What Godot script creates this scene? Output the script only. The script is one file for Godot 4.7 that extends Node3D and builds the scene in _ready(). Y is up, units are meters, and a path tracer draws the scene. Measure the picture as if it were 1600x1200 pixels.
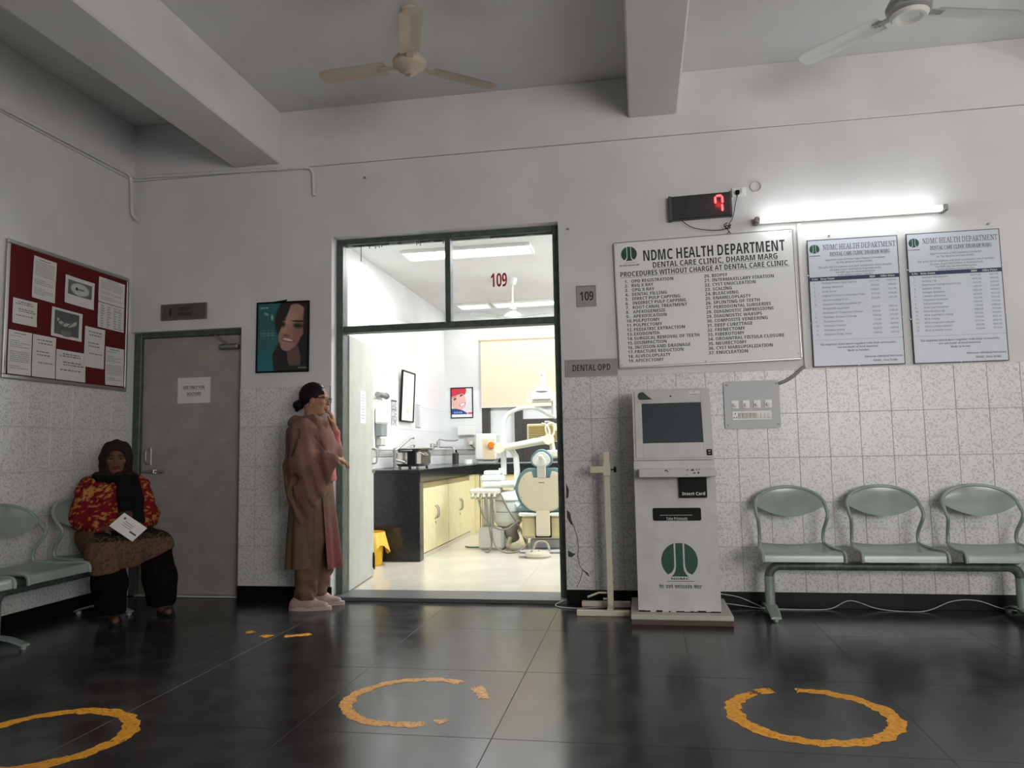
extends Node3D
# A hospital waiting hall in front of a dental clinic. Metres; the hall's far wall stands at z = 0, x runs to the right, the camera is at z = 5.37.

var taken := {}
var M := {}
var sans: Font
var bold: Font
var serif: Font
var serif_bold: Font
const XL := -4.02      # left wall
const XR := 4.7        # right wall
const ZF := 7.6        # wall behind the camera
const CEIL := 3.80
const CX0 := -2.76     # clinic: left wall
const CX1 := 1.2       # clinic: right wall
const CZ := -5.1       # clinic: far wall
const CH := 3.1        # clinic: ceiling
const CF := 0.02       # clinic: floor level

func _ready() -> void:
	# camera
	var cam := Camera3D.new()
	cam.name = "camera"
	var yaw := 0.167678
	var pitch := 0.089979
	var roll := -0.018862
	var fw := Vector3(-sin(yaw) * cos(pitch), sin(pitch), -cos(yaw) * cos(pitch))
	var rt := Vector3(cos(yaw), 0, -sin(yaw))
	var up := rt.cross(fw)
	var r2 := rt * cos(roll) + up * sin(roll)
	var u2 := -rt * sin(roll) + up * cos(roll)
	cam.fov = 54.248
	cam.near = 0.05
	cam.far = 60.0
	cam.current = true
	add_child(cam)
	cam.transform = Transform3D(Basis(r2, u2, -fw), Vector3(0, 1.07454, 5.37168))
	# environment: a closed building, no sky enters
	var we := WorldEnvironment.new()
	we.name = "environment"
	var env := Environment.new()
	env.background_mode = Environment.BG_COLOR
	env.background_color = Color(0, 0, 0)
	env.tonemap_mode = Environment.TONE_MAPPER_LINEAR
	env.tonemap_exposure = 1.15
	env.ambient_light_source = Environment.AMBIENT_SOURCE_DISABLED
	env.sdfgi_enabled = true
	env.ssao_enabled = true
	env.ssil_enabled = true
	we.environment = env
	add_child(we)
	# light levels of the lamps (each lamp's own light is in its builder)
	M.e_tube = 0.09           # wall tube over the price boards
	M.e_window = 12.5        # frosted window behind the camera
	M.e_right = 0.9          # tube on the right end wall
	M.e_clinic = [6.0, 0.25, 0.5]
	M.e_clinic_tube = 4.6

	fonts()
	materials()
	structure()
	doors()
	clinic_shell()
	lamps()
	signs()
	noticeboard()
	wall_fittings()
	kiosk()
	sanitiser_stand()
	benches()
	fans()
	floor_marks()
	clinic_furniture()
	dental_chair()
	dental_unit()
	clinic_small()
	standing_person()
	seated_person()

func fonts() -> void:
	var mk := func(nm: String, w: int) -> SystemFont:
		var f := SystemFont.new()
		f.font_names = PackedStringArray([nm])
		f.font_weight = w
		return f
	sans = mk.call("Droid Sans", 400)
	bold = mk.call("Droid Sans", 700)
	serif = mk.call("Droid Serif", 400)
	serif_bold = mk.call("Droid Serif", 700)

func materials() -> void:
	M.wall = tri_mat(noise_tex(Color(0.83, 0.826, 0.822), Color(0.855, 0.852, 0.849), 0.012, 5, 3), 0.35, 0.75)
	M.ceiling = tri_mat(noise_tex(Color(0.845, 0.841, 0.834), Color(0.87, 0.867, 0.861), 0.01, 4, 8), 0.3, 0.8)
	M.tiles = tex_mat(tile_tex(), 0.32)
	M.grout = mat(Color(0.60, 0.59, 0.58), 0.9)
	M.granite = tri_mat(noise_tex(Color(0.138, 0.142, 0.15), Color(0.205, 0.208, 0.216), 0.02, 6, 21, 512, 1.5), 0.45, 0.2)
	M.granite.roughness_texture = noise_tex(Color(0.8, 0.8, 0.8), Color(1, 1, 1), 0.02, 5, 77, 256)
	M.granite.roughness = 0.225
	M.joint = mat(Color(0.31, 0.31, 0.31), 0.8)
	M.skirting = mat(Color(0.06, 0.06, 0.062), 0.45, 0.0, 0.3)
	M.frame_green = tri_mat(noise_tex(Color(0.27, 0.32, 0.295), Color(0.33, 0.37, 0.345), 0.03, 4, 5), 1.5, 0.45)
	M.door_grey = tri_mat(noise_tex(Color(0.61, 0.59, 0.56), Color(0.64, 0.62, 0.59), 0.02, 4, 15), 0.8, 0.5)
	M.door_white = tri_mat(noise_tex(Color(0.69, 0.705, 0.675), Color(0.725, 0.735, 0.71), 0.02, 4, 16), 0.8, 0.45)
	M.steel = mat(Color(0.72, 0.71, 0.69), 0.28, 0.95)
	M.dull_steel = mat(Color(0.55, 0.55, 0.54), 0.45, 0.8)
	M.alu = mat(Color(0.68, 0.67, 0.65), 0.4, 0.8)
	M.white = mat(Color(0.88, 0.88, 0.86), 0.45)
	M.white_plastic = mat(Color(0.9, 0.9, 0.88), 0.35)
	M.cream = mat(Color(0.85, 0.82, 0.73), 0.45)
	M.black = mat(Color(0.05, 0.05, 0.052), 0.5, 0.0, 0.3)
	M.black_soft = mat(Color(0.08, 0.08, 0.085), 0.8)
	M.ink = mat(Color(0.16, 0.16, 0.17), 0.7)
	M.paper = mat(Color(0.87, 0.865, 0.85), 0.8)
	M.bench = tri_mat(noise_tex(Color(0.53, 0.58, 0.55), Color(0.57, 0.62, 0.59), 0.02, 4, 31), 1.2, 0.3)
	M.bench.clearcoat_enabled = true
	M.bench.clearcoat = 0.5
	M.bench.clearcoat_roughness = 0.25
	M.bench_beam = tri_mat(noise_tex(Color(0.30, 0.345, 0.32), Color(0.40, 0.44, 0.41), 0.05, 4, 33), 1.6, 0.4)
	M.kiosk = tri_mat(noise_tex(Color(0.755, 0.75, 0.735), Color(0.785, 0.78, 0.767), 0.02, 4, 41), 1.0, 0.42)
	M.green = mat(Color(0.06, 0.28, 0.22), 0.5)
	M.glass = mat(Color(0.93, 0.96, 0.95, 0.05), 0.02)
	M.glass.transparency = BaseMaterial3D.TRANSPARENCY_ALPHA
	M.yellow_paint = tri_mat(noise_tex(Color(0.88, 0.58, 0.08), Color(0.96, 0.68, 0.14), 0.04, 4, 51), 3.0, 0.5)
	M.red_paint = mat(Color(0.72, 0.07, 0.12), 0.5)
	M.granite_black = tri_mat(noise_tex(Color(0.12, 0.13, 0.142), Color(0.15, 0.165, 0.178), 0.05, 5, 61), 1.2, 0.14)
	M.marble = tri_mat(noise_tex(Color(0.80, 0.775, 0.715), Color(0.83, 0.805, 0.75), 0.01, 5, 62), 0.5, 0.2)
	M.clinic_tile = mat(Color(0.88, 0.885, 0.89), 0.25)
	M.laminate = tri_mat(noise_tex(Color(0.86, 0.82, 0.645), Color(0.885, 0.845, 0.675), 0.03, 4, 64), 1.0, 0.4)
	M.dental_white = mat(Color(0.88, 0.895, 0.87), 0.35)
	M.dental_cream = mat(Color(0.83, 0.8, 0.7), 0.4)
	M.upholstery = mat(Color(0.42, 0.53, 0.55), 0.5)
	M.hose = mat(Color(0.55, 0.53, 0.48), 0.5)
	M.window_dark = mat(Color(0.24, 0.22, 0.21), 0.5)
	M.cable = mat(Color(0.72, 0.72, 0.7), 0.5)
	M.tube = glow(Color(0.98, 1.0, 1.0), 4.5)
	M.panel_glow = glow(Color(0.985, 0.995, 1.0), 4.0)
	M.day_glow = glow(Color(1.0, 0.985, 0.975), 2.0)
	M.red_glow = glow(Color(1.0, 0.3, 0.33), 3.5)
	M.red_halo = glow(Color(0.9, 0.02, 0.07), 0.8)

# mosaic print on the wall tiles: four tiles side by side, each 20 x 30 chips of one centimetre
func tile_tex() -> ImageTexture:
	var rng := RandomNumberGenerator.new()
	rng.seed = 5
	var im := Image.create_empty(4 * 160, 240, false, Image.FORMAT_RGB8)
	im.fill(Color(0.87, 0.866, 0.86))
	for t in 4:
		for y in 30:
			for x in 20:
				var r := rng.randf()
				var c := Color(0.88, 0.876, 0.87).lerp(Color(0.85, 0.846, 0.84), rng.randf())
				if r < 0.3: c = Color(0.73, 0.726, 0.72).lerp(Color(0.81, 0.806, 0.80), rng.randf())
				im.fill_rect(Rect2i(t * 160 + x * 8, y * 8, 8, 8), c)
				if r < 0.10 and x < 19: im.fill_rect(Rect2i(t * 160 + x * 8 + 6, y * 8 + 1, 8, 5), c)
	return tex_of(im)

# ------------------------------------------------------------------ hall
func structure() -> void:
	# floor: polished black slabs, 0.8 x 0.86 m, on a bed that shows in the joints
	var b := MB.new()
	b.span(Vector3(XL - 0.2, -0.2, -0.02), Vector3(XR + 0.2, -0.0012, ZF + 0.2))
	var fl := struct("floor", b, M.joint, "polished black stone floor of the waiting hall", "floor")
	var meshes := {}
	var xs := [XL]
	for k in range(-4, 6):
		var x := 0.21 + 0.8 * k
		if x > XL + 0.05 and x < XR: xs.append(x)
	xs.append(XR)
	var zs := [0.0]
	for k in range(0, 9):
		var z := 0.78 + 0.86 * k
		if z < ZF - 0.1: zs.append(z)
	zs.append(ZF)
	for i in xs.size() - 1:
		for j in zs.size() - 1:
			var w: float = xs[i + 1] - xs[i] - 0.002
			var d: float = zs[j + 1] - zs[j] - 0.002
			var key := "%.3f %.3f" % [w, d]
			if not meshes.has(key):
				var s := MB.new()
				s.box(Vector3(0, -0.01, 0), Vector3(w, 0.02, d), 0.0008)
				meshes[key] = s.mesh()
			var o := MeshInstance3D.new()
			o.name = "slab"
			o.mesh = meshes[key]
			o.material_override = M.granite
			o.position = Vector3((xs[i] + xs[i + 1]) * 0.5, 0, (zs[j] + zs[j + 1]) * 0.5)
			fl.add_child(o, true)
	# ceiling and its beams
	b = MB.new()
	b.span(Vector3(XL - 0.2, CEIL, -0.23), Vector3(XR + 0.2, CEIL + 0.15, ZF + 0.2))
	var ce := struct("ceiling", b, M.ceiling, "white plastered ceiling crossed by concrete beams", "ceiling")
	for q in [[-3.13, -2.73, 3.375], [-0.01, 0.345, 3.49], [2.95, 3.3, 3.49]]:
		b = MB.new()
		b.span(Vector3(q[0], q[2], 0.0), Vector3(q[1], CEIL, ZF), 0.012)
		part("beam", b, M.ceiling, ce)
	# far wall with the two openings; the lintel beam above stands a little proud
	b = MB.new()
	b.span(Vector3(XL - 0.2, 2.085, -0.23), Vector3(-3.05, 3.33, 0))
	b.span(Vector3(-3.05, 0, -0.23), Vector3(-2.305, 3.33, 0))
	b.span(Vector3(-2.305, 2.755, -0.23), Vector3(-0.545, 3.33, 0))
	b.span(Vector3(-0.545, 0, -0.23), Vector3(XR + 0.2, 3.33, 0))
	b.span(Vector3(XL - 0.2, 3.334, -0.23), Vector3(XR + 0.2, CEIL, 0.005), 0.003)
	b.span(Vector3(XL - 0.2, 0, -0.23), Vector3(XL, 2.085, 0))
	var wb := struct("wall_back", b, M.wall, "off-white wall with the clinic doorway and mosaic-tiled dado", "wall")
	wall_tiles(wb, -0.545, 4.7, Transform3D(), 11)
	wall_tiles(wb, -3.05, -2.305, Transform3D(), 12)
	var t := MB.new()
	t.span(Vector3(-0.545, 1.6, 0), Vector3(XR, 1.604, 0.006))
	t.span(Vector3(-3.05, 1.6, 0), Vector3(-2.305, 1.604, 0.006))
	part("tile_edge", t, M.wall, wb)
	# left wall
	b = MB.new()
	b.span(Vector3(XL - 0.2, 0, 0), Vector3(XL, 3.33, ZF))
	b.span(Vector3(XL - 0.2, 3.334, 0), Vector3(XL + 0.005, CEIL, ZF), 0.003)
	var wl := struct("wall_left", b, M.wall, "off-white side wall behind the noticeboard, tiled below", "wall")
	wall_tiles(wl, -3.2, 0.0, Transform3D(Basis(Vector3(0, 0, -1), Vector3(0, 1, 0), Vector3(1, 0, 0)), Vector3(XL, 0, 0)), 13)
	# right wall and wall behind the camera (they close the hall)
	b = MB.new()
	b.span(Vector3(XR, 0, -0.23), Vector3(XR + 0.2, CEIL, ZF))
	struct("wall_right", b, M.wall, "plain off-white end wall of the hall", "wall")
	b = MB.new()
	b.span(Vector3(XL - 0.2, 0, ZF), Vector3(XR + 0.2, CEIL, ZF + 0.2))
	struct("wall_front", b, M.wall, "plain off-white wall facing the clinic", "wall")
	# black skirting
	b = MB.new()
	b.span(Vector3(-0.545, 0, 0), Vector3(XR, 0.1, 0.014), 0.002)
	b.span(Vector3(-3.05, 0, 0), Vector3(-2.295, 0.1, 0.014), 0.002)
	struct("baseboard_back", b, M.skirting, "black stone skirting under the tiled far wall", "skirting")
	b = MB.new()
	b.span(Vector3(XL, 0, 0.0), Vector3(XL + 0.014, 0.1, ZF), 0.002)
	struct("baseboard_left", b, M.skirting, "black stone skirting under the left wall", "skirting")
	# nails left in the plaster
	for q in [[-2.03, 3.205], [1.33, 2.515], [2.34, 2.53], [-0.47, 2.69]]:
		b = moved(Vector3(q[0], q[1], 0.0), Basis(Vector3.RIGHT, PI / 2))
		b.lathe([Vector2(0.004, 0.0), Vector2(0.004, 0.012), Vector2(0.008, 0.013), Vector2(0.007, 0.016), Vector2(0.0, 0.017)], 8)
		part("nail", b, M.dull_steel, wb)
	# broken tile and paint chips beside the clinic door frame
	b = MB.new()
	for q in [[[-0.532, 0.845], [-0.512, 0.80], [-0.516, 0.745], [-0.532, 0.735]], [[-0.53, 0.655], [-0.508, 0.635], [-0.50, 0.585], [-0.486, 0.545], [-0.505, 0.555], [-0.53, 0.60]], [[-0.53, 0.375], [-0.5, 0.355], [-0.475, 0.35], [-0.505, 0.325], [-0.53, 0.33]]]:
		var P := PackedVector2Array()
		for a in q: P.append(Vector2(a[0], a[1]))
		b.prism(P, 0.0, 0.0092)
	b.tube([Vector3(-0.487, 0.545, 0.0085), Vector3(-0.462, 0.47, 0.0085), Vector3(-0.455, 0.39, 0.0085), Vector3(-0.462, 0.34, 0.0085), Vector3(-0.452, 0.27, 0.0085), Vector3(-0.43, 0.24, 0.0085), Vector3(-0.447, 0.17, 0.0085), Vector3(-0.475, 0.12, 0.0085)], 0.0022, 5)
	b.tube([Vector3(-0.43, 0.24, 0.0085), Vector3(-0.40, 0.215, 0.0085), Vector3(-0.385, 0.195, 0.0085)], [0.002, 0.006, 0.003], 5)
	part("broken_tile", b, mat(Color(0.3, 0.29, 0.27), 0.9), wb, "dark chipped edge and crack in the tiles")

func wall_tiles(parent: Node3D, x0: float, x1: float, t: Transform3D, sd: int) -> void:
	var rng := RandomNumberGenerator.new()
	rng.seed = sd
	var edges := []
	var first := -0.54 if x0 > -1.0 else (-3.115 if sd == 12 else -3.2)
	var k := 0
	while first + 0.2 * k < x1 + 0.001:
		var e := first + 0.2 * k
		if e > x0 + 0.02: edges.append(minf(e, x1))
		k += 1
	if edges[-1] < x1 - 0.03: edges.append(x1)
	edges.push_front(x0)
	# mortar bed behind the tiles
	var g := MB.new()
	g.xf = t
	g.span(Vector3(x0, 0.1, 0), Vector3(x1, 1.6, 0.0055))
	part("grout", g, M.grout, parent)
	var shared := {}
	for i in edges.size() - 1:
		var w: float = edges[i + 1] - edges[i] - 0.0022
		for row in 5:
			var vr := rng.randi_range(0, 3)
			var key := "%.3f %d" % [w, vr]
			if not shared.has(key):
				var s := MB.new()
				s.box(Vector3(0, 0, 0.004), Vector3(w, 0.2978, 0.008), 0.0012, Rect2(vr * 0.25, 0, 0.25 * minf(w / 0.198, 1.0), 1))
				shared[key] = s.mesh()
			var o := MeshInstance3D.new()
			o.name = "tile"
			o.mesh = shared[key]
			o.material_override = M.tiles
			parent.add_child(o, true)
			o.transform = t * Transform3D(Basis(Vector3(0, 0, 1), rng.randf_range(-0.002, 0.002)), Vector3((edges[i] + edges[i + 1]) * 0.5, 0.25 + 0.3 * row, rng.randf_range(0.0, 0.0012)))

func doors() -> void:
	# door 1: closed grey flush door in the corner
	var b := MB.new()
	b.span(Vector3(-4.02, 0, -0.16), Vector3(-3.955, 2.1, -0.055), 0.004)
	b.span(Vector3(-3.955, 2.045, -0.16), Vector3(-3.05, 2.1, -0.055), 0.004)
	b.span(Vector3(-3.06, 0, -0.16), Vector3(-3.0, 2.1, -0.055), 0.004)
	var d := struct("door_1", b, M.frame_green, "closed grey flush door in the corner, dark green frame", "door")
	b = MB.new()
	b.span(Vector3(-3.953, 0.012, -0.125), Vector3(-3.052, 2.043, -0.085), 0.003)
	var leaf := part("leaf", b, M.door_grey, d, "plain grey-brown door leaf")
	b = MB.new()
	b.span(Vector3(-3.90, 1.02, -0.085), Vector3(-3.86, 1.16, -0.078), 0.003)
	b.tube(spline([Vector3(-3.88, 1.145, -0.08), Vector3(-3.88, 1.14, -0.045), Vector3(-3.88, 1.09, -0.038), Vector3(-3.88, 1.04, -0.045), Vector3(-3.88, 1.035, -0.08)], 4), 0.008, 8)
	part("pull_handle", b, M.alu, leaf, "aluminium pull handle")
	b = MB.new()
	b.span(Vector3(-3.9, 0.955, -0.085), Vector3(-3.75, 0.985, -0.08), 0.002)
	b.tube([Vector3(-3.935, 0.97, -0.068), Vector3(-3.745, 0.97, -0.068)], 0.008, 10)
	b.tube([Vector3(-3.77, 0.97, -0.068), Vector3(-3.745, 0.97, -0.068)], 0.015, 10)
	b.span(Vector3(-3.84, 0.952, -0.085), Vector3(-3.82, 0.988, -0.056), 0.003)
	part("sliding_bolt", b, M.steel, leaf, "steel sliding bolt")
	b = MB.new()
	b.box(Vector3(-3.185, 1.945, -0.06), Vector3(0.16, 0.045, 0.05), 0.012)
	b.tube(spline([Vector3(-3.185, 1.97, -0.05), Vector3(-3.26, 2.02, -0.02), Vector3(-3.32, 2.055, -0.045)], 4), 0.007, 6)
	part("door_closer", b, M.dull_steel, leaf, "metal overhead door closer")
	b = MB.new()
	b.span(Vector3(-3.955, 0.0, -0.23), Vector3(-3.05, 0.008, -0.04))
	part("threshold", b, M.wall, d)
	b = MB.new()
	b.span(Vector3(-4.02, 0.0, -0.35), Vector3(-3.0, 2.2, -0.23))
	part("room_behind", b, M.wall, d)

	# door 2: the clinic's frame with a glazed transom and one leaf standing open
	b = MB.new()
	b.span(Vector3(-2.305, 0, -0.2), Vector3(-2.252, 2.81, -0.095), 0.005)
	b.span(Vector3(-0.6, 0, -0.2), Vector3(-0.545, 2.81, -0.095), 0.005)
	b.span(Vector3(-2.252, 2.717, -0.2), Vector3(-0.6, 2.81, -0.095), 0.005)
	b.span(Vector3(-2.252, 2.018, -0.2), Vector3(-0.6, 2.068, -0.095), 0.005)
	b.span(Vector3(-1.43, 2.068, -0.19), Vector3(-1.388, 2.717, -0.1), 0.004)
	var f := struct("door_2", b, M.frame_green, "dark green steel door frame of the clinic with a glazed transom", "door")
	for q in [[-2.252, -1.43], [-1.388, -0.6]]:
		b = MB.new()
		b.span(Vector3(q[0], 2.068, -0.148), Vector3(q[1], 2.717, -0.144))
		part("pane", b, M.glass, f, "clear transom pane")
	# paint run over the edge of the panes
	var rng := RandomNumberGenerator.new()
	rng.seed = 9
	b = MB.new()
	for q in [[-2.12, 0.13], [-2.05, 0.03], [-2.0, 0.035], [-1.985, 0.02], [-1.97, 0.03], [-1.95, 0.025], [-1.665, 0.03], [-1.65, 0.02], [-1.635, 0.035], [-1.452, 0.03]]:
		b.span(Vector3(q[0] - 0.003, 2.717 - q[1], -0.144), Vector3(q[0] + 0.003, 2.717, -0.142))
	var x := -2.252
	while x < -0.61:
		var w := rng.randf_range(0.02, 0.07)
		if not (x < -1.388 and x + w > -1.43):
			b.span(Vector3(x, 2.717 - rng.randf_range(0.002, 0.013), -0.144), Vector3(minf(x + w, -0.6), 2.717, -0.142))
			b.span(Vector3(x, 2.068, -0.144), Vector3(minf(x + w, -0.6), 2.068 + rng.randf_range(0.001, 0.009), -0.142))
		x += w
	part("paint_run", b, M.frame_green, f, "green paint run over the glass edge")
	b = moved(Vector3(0, 0, -0.1425))
	b.text("109", Vector3(-1.02, 2.325, 0), 0.105, bold, 0.5, 0.125)
	part("room_number", b, M.red_paint, f, "109 painted in red on the glass")
	# open leaf, hinged at the left jamb
	var hinge := Vector3(-2.262, 0, -0.21)
	var dir := Vector3(-2.345, 0, -0.985) - hinge
	var yaw := atan2(-dir.z, dir.x)
	var bb := Basis(Vector3.UP, yaw)
	b = moved(hinge, bb)
	b.box(Vector3(0.385, 1.025, 0.0), Vector3(0.77, 1.99, 0.036), 0.003)
	var lf := part("leaf", b, M.door_white, f, "pale grey-green open door leaf")
	# the camera sees the leaf's face that points to its local -z or +z; fittings go on both
	b = moved(hinge, bb)
	for s in [-1.0, 1.0]:
		b.tube(spline([Vector3(0.715, 1.12, 0.018 * s), Vector3(0.715, 1.115, 0.055 * s), Vector3(0.715, 1.06, 0.06 * s), Vector3(0.715, 1.0, 0.055 * s), Vector3(0.715, 0.995, 0.018 * s)], 4), 0.008, 8)
	part("pull_handle", b, M.alu, lf)
	b = moved(hinge, bb)
	b.xf = Transform3D(bb * Basis(Vector3.RIGHT, PI / 2), hinge + bb * Vector3(0.735, 0.93, 0))
	b.lathe([Vector2(0.0, -0.034), Vector2(0.02, -0.034), Vector2(0.022, -0.02), Vector2(0.022, 0.02), Vector2(0.02, 0.034), Vector2(0.0, 0.034)], 16)
	part("lock", b, M.steel, lf)
	b = moved(hinge, bb)
	for s in [-1.0, 1.0]:
		b.box(Vector3(0.74, 0.16, 0.023 * s), Vector3(0.03, 0.13, 0.012), 0.003)
		b.tube([Vector3(0.745, 0.08, 0.028 * s), Vector3(0.745, 0.2, 0.028 * s)], 0.006, 6)
	part("floor_bolt", b, M.black, lf)
	for s in [1.0]:
		b = moved(hinge, bb)
		b.box(Vector3(0.40, 1.47, 0.0195 * s), Vector3(0.18, 0.27, 0.001))
	part("paper_notice", b, M.paper, lf, "white sheet taped to the leaf")
	b = moved(hinge, bb)
	for k in 9:
		b.box(Vector3(0.40, 1.57 - 0.024 * k, 0.0205), Vector3(0.12 if k % 3 else 0.07, 0.005, 0.0006))
	part("print", b, mat(Color(0.6, 0.6, 0.6), 0.8), lf)
	# stone sill
	b = MB.new()
	b.span(Vector3(-2.305, 0.0, -0.3), Vector3(-1.15, 0.028, 0.012), 0.003)
	b.span(Vector3(-1.149, 0.0, -0.3), Vector3(-0.545, 0.028, 0.016), 0.003)
	part("sill", b, mat(Color(0.36, 0.37, 0.38), 0.35), f, "grey stone door sill")

func clinic_shell() -> void:
	var b := MB.new()
	b.span(Vector3(CX0 - 0.2, -0.2, CZ - 0.2), Vector3(CX1 + 0.2, CF - 0.0015, -0.23))
	var fl := struct("floor_clinic", b, mat(Color(0.62, 0.59, 0.52), 0.7), "cream marble floor of the clinic room", "floor")
	var zz := [-0.3, -0.9, -1.5, -2.1, -2.7, -3.3, -3.9, -4.5, CZ]
	var x0 := CX0
	while x0 < CX1 - 0.01:
		var x1 := minf(x0 + 0.6, CX1)
		for j in zz.size() - 1:
			var s := MB.new()
			s.span(Vector3(x0 + 0.0006, CF - 0.012, zz[j + 1] + 0.0006), Vector3(x1 - 0.0006, CF, zz[j] - 0.0006), 0.0005)
			part("slab", s, M.marble, fl)
		x0 = x1
	b = MB.new()
	b.span(Vector3(CX0 - 0.2, CH, CZ - 0.2), Vector3(CX1 + 0.2, CH + 0.1, -0.23))
	struct("ceiling_clinic", b, M.ceiling, "white ceiling of the clinic seen through the transom", "ceiling")
	b = MB.new()
	b.span(Vector3(CX0 - 0.2, 0, CZ), Vector3(CX0, CH, -0.23))
	var wl := struct("wall_clinic_left", b, M.wall, "white clinic wall behind the steriliser counter", "wall")
	b = MB.new()
	# opening for the window: x -2.2..-0.3, y 0.98..2.6
	b.span(Vector3(CX0, 0, CZ - 0.2), Vector3(-2.2, CH, CZ))
	b.span(Vector3(-0.3, 0, CZ - 0.2), Vector3(CX1, CH, CZ))
	b.span(Vector3(-2.2, 0, CZ - 0.2), Vector3(-0.3, 0.98, CZ))
	b.span(Vector3(-2.2, 2.6, CZ - 0.2), Vector3(-0.3, CH, CZ))
	b.span(Vector3(-2.2, 0.98, CZ - 0.25), Vector3(-0.3, 2.6, CZ - 0.2))
	var wb := struct("wall_clinic_back", b, M.wall, "white far wall of the clinic around the window", "wall")
	b = MB.new()
	b.span(Vector3(CX1, 0, CZ), Vector3(CX1 + 0.2, CH, -0.23))
	struct("wall_clinic_right", b, M.wall, "plain white right wall of the clinic", "wall")
	# glazed tiles and the patterned border behind the counter
	var shared := {}
	for side in 2:
		var n := 8 if side == 0 else 2
		for i in n:
			for row in 4:
				var y0: float = [0.92, 1.12, 1.36, 1.66][row]
				var y1: float = [1.04, 1.36, 1.66, 1.96][row]
				var w := 0.3982 if side == 0 else 0.2782
				var key := "%.3f %d" % [w, row]
				if not shared.has(key):
					var s := MB.new()
					s.box(Vector3.ZERO, Vector3(w, y1 - y0 - 0.0018, 0.008), 0.001)
					shared[key] = s.mesh()
				var o := MeshInstance3D.new()
				o.name = "tile"
				o.mesh = shared[key]
				o.material_override = M.clinic_tile
				if side == 0:
					wl.add_child(o, true)
					o.transform = Transform3D(Basis(Vector3.UP, PI / 2), Vector3(CX0 + 0.002, (y0 + y1) * 0.5, -1.9 - 0.2 - 0.4 * i))
				else:
					wb.add_child(o, true)
					o.position = Vector3(CX0 + 0.145 + 0.28 * i, (y0 + y1) * 0.5, CZ + 0.002)
	var im := Image.create_empty(128, 64, false, Image.FORMAT_RGB8)
	im.fill(Color(0.8, 0.8, 0.78))
	for x in 128:
		for y in 64:
			var w := sin(x / 128.0 * TAU * 2.0)
			var v := y / 63.0 - 0.5
			if absf(v) > 0.42 or absf(v - 0.28 * w) < 0.07 or absf(v + 0.28 * w) < 0.05: im.set_pixel(x, y, Color(0.55, 0.55, 0.54))
	var bm := tex_mat(tex_of(im), 0.3)
	bm.uv1_scale = Vector3(26, 1, 1)
	b = MB.new()
	b.quad(Vector3(CX0 + 0.007, 1.045, -1.9), Vector3(CX0 + 0.007, 1.045, CZ), Vector3(CX0 + 0.007, 1.115, CZ), Vector3(CX0 + 0.007, 1.115, -1.9))
	part("border_tiles", b, bm, wl, "grey patterned border strip")
	b = MB.new()
	b.quad(Vector3(CX0, 1.045, CZ + 0.007), Vector3(-2.2, 1.045, CZ + 0.007), Vector3(-2.2, 1.115, CZ + 0.007), Vector3(CX0, 1.115, CZ + 0.007), Rect2(0, 0, 0.18, 1))
	part("border_tiles", b, bm, wb, "grey patterned border strip")

# ------------------------------------------------------------------ lamps
func batten(label: String, at: Vector3, turn: float, e: float, c: Color, group := "") -> void:
	# local: tube along x, wall behind at z = 0, light towards +z
	var t := thing("tube_light", label, "lamp", at, turn, group)
	var b := MB.new()
	b.box(Vector3(0, 0.0, 0.02), Vector3(1.2, 0.036, 0.04), 0.006)
	part("batten", b, M.white_plastic, t)
	b = MB.new()
	b.tube([Vector3(-0.585, 0, 0.062), Vector3(0.585, 0, 0.062)], 0.02, 16)
	part("fluorescent_tube", b, M.tube, t, "glowing white tube")
	for s in [-1.0, 1.0]:
		b = MB.new()
		b.box(Vector3(0.605 * s, 0, 0.04), Vector3(0.03, 0.046, 0.08), 0.006)
		b.tube([Vector3(0.585 * s, 0, 0.062), Vector3(0.6 * s, 0, 0.062)], 0.021, 12)
		part("lamp_holder", b, M.dull_steel, t)
	# a bare tube shines all round: five small lamps along its front
	for i in 5:
		var l := OmniLight3D.new()
		l.name = "tube_lamp"
		l.light_energy = e / 5.0
		l.light_color = c
		l.light_size = 0.0165
		l.omni_range = 25.0
		l.omni_attenuation = 2.0
		l.shadow_enabled = true
		t.add_child(l, true)
		l.position = Vector3(-0.48 + 0.24 * i, 0, 0.097)

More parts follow.
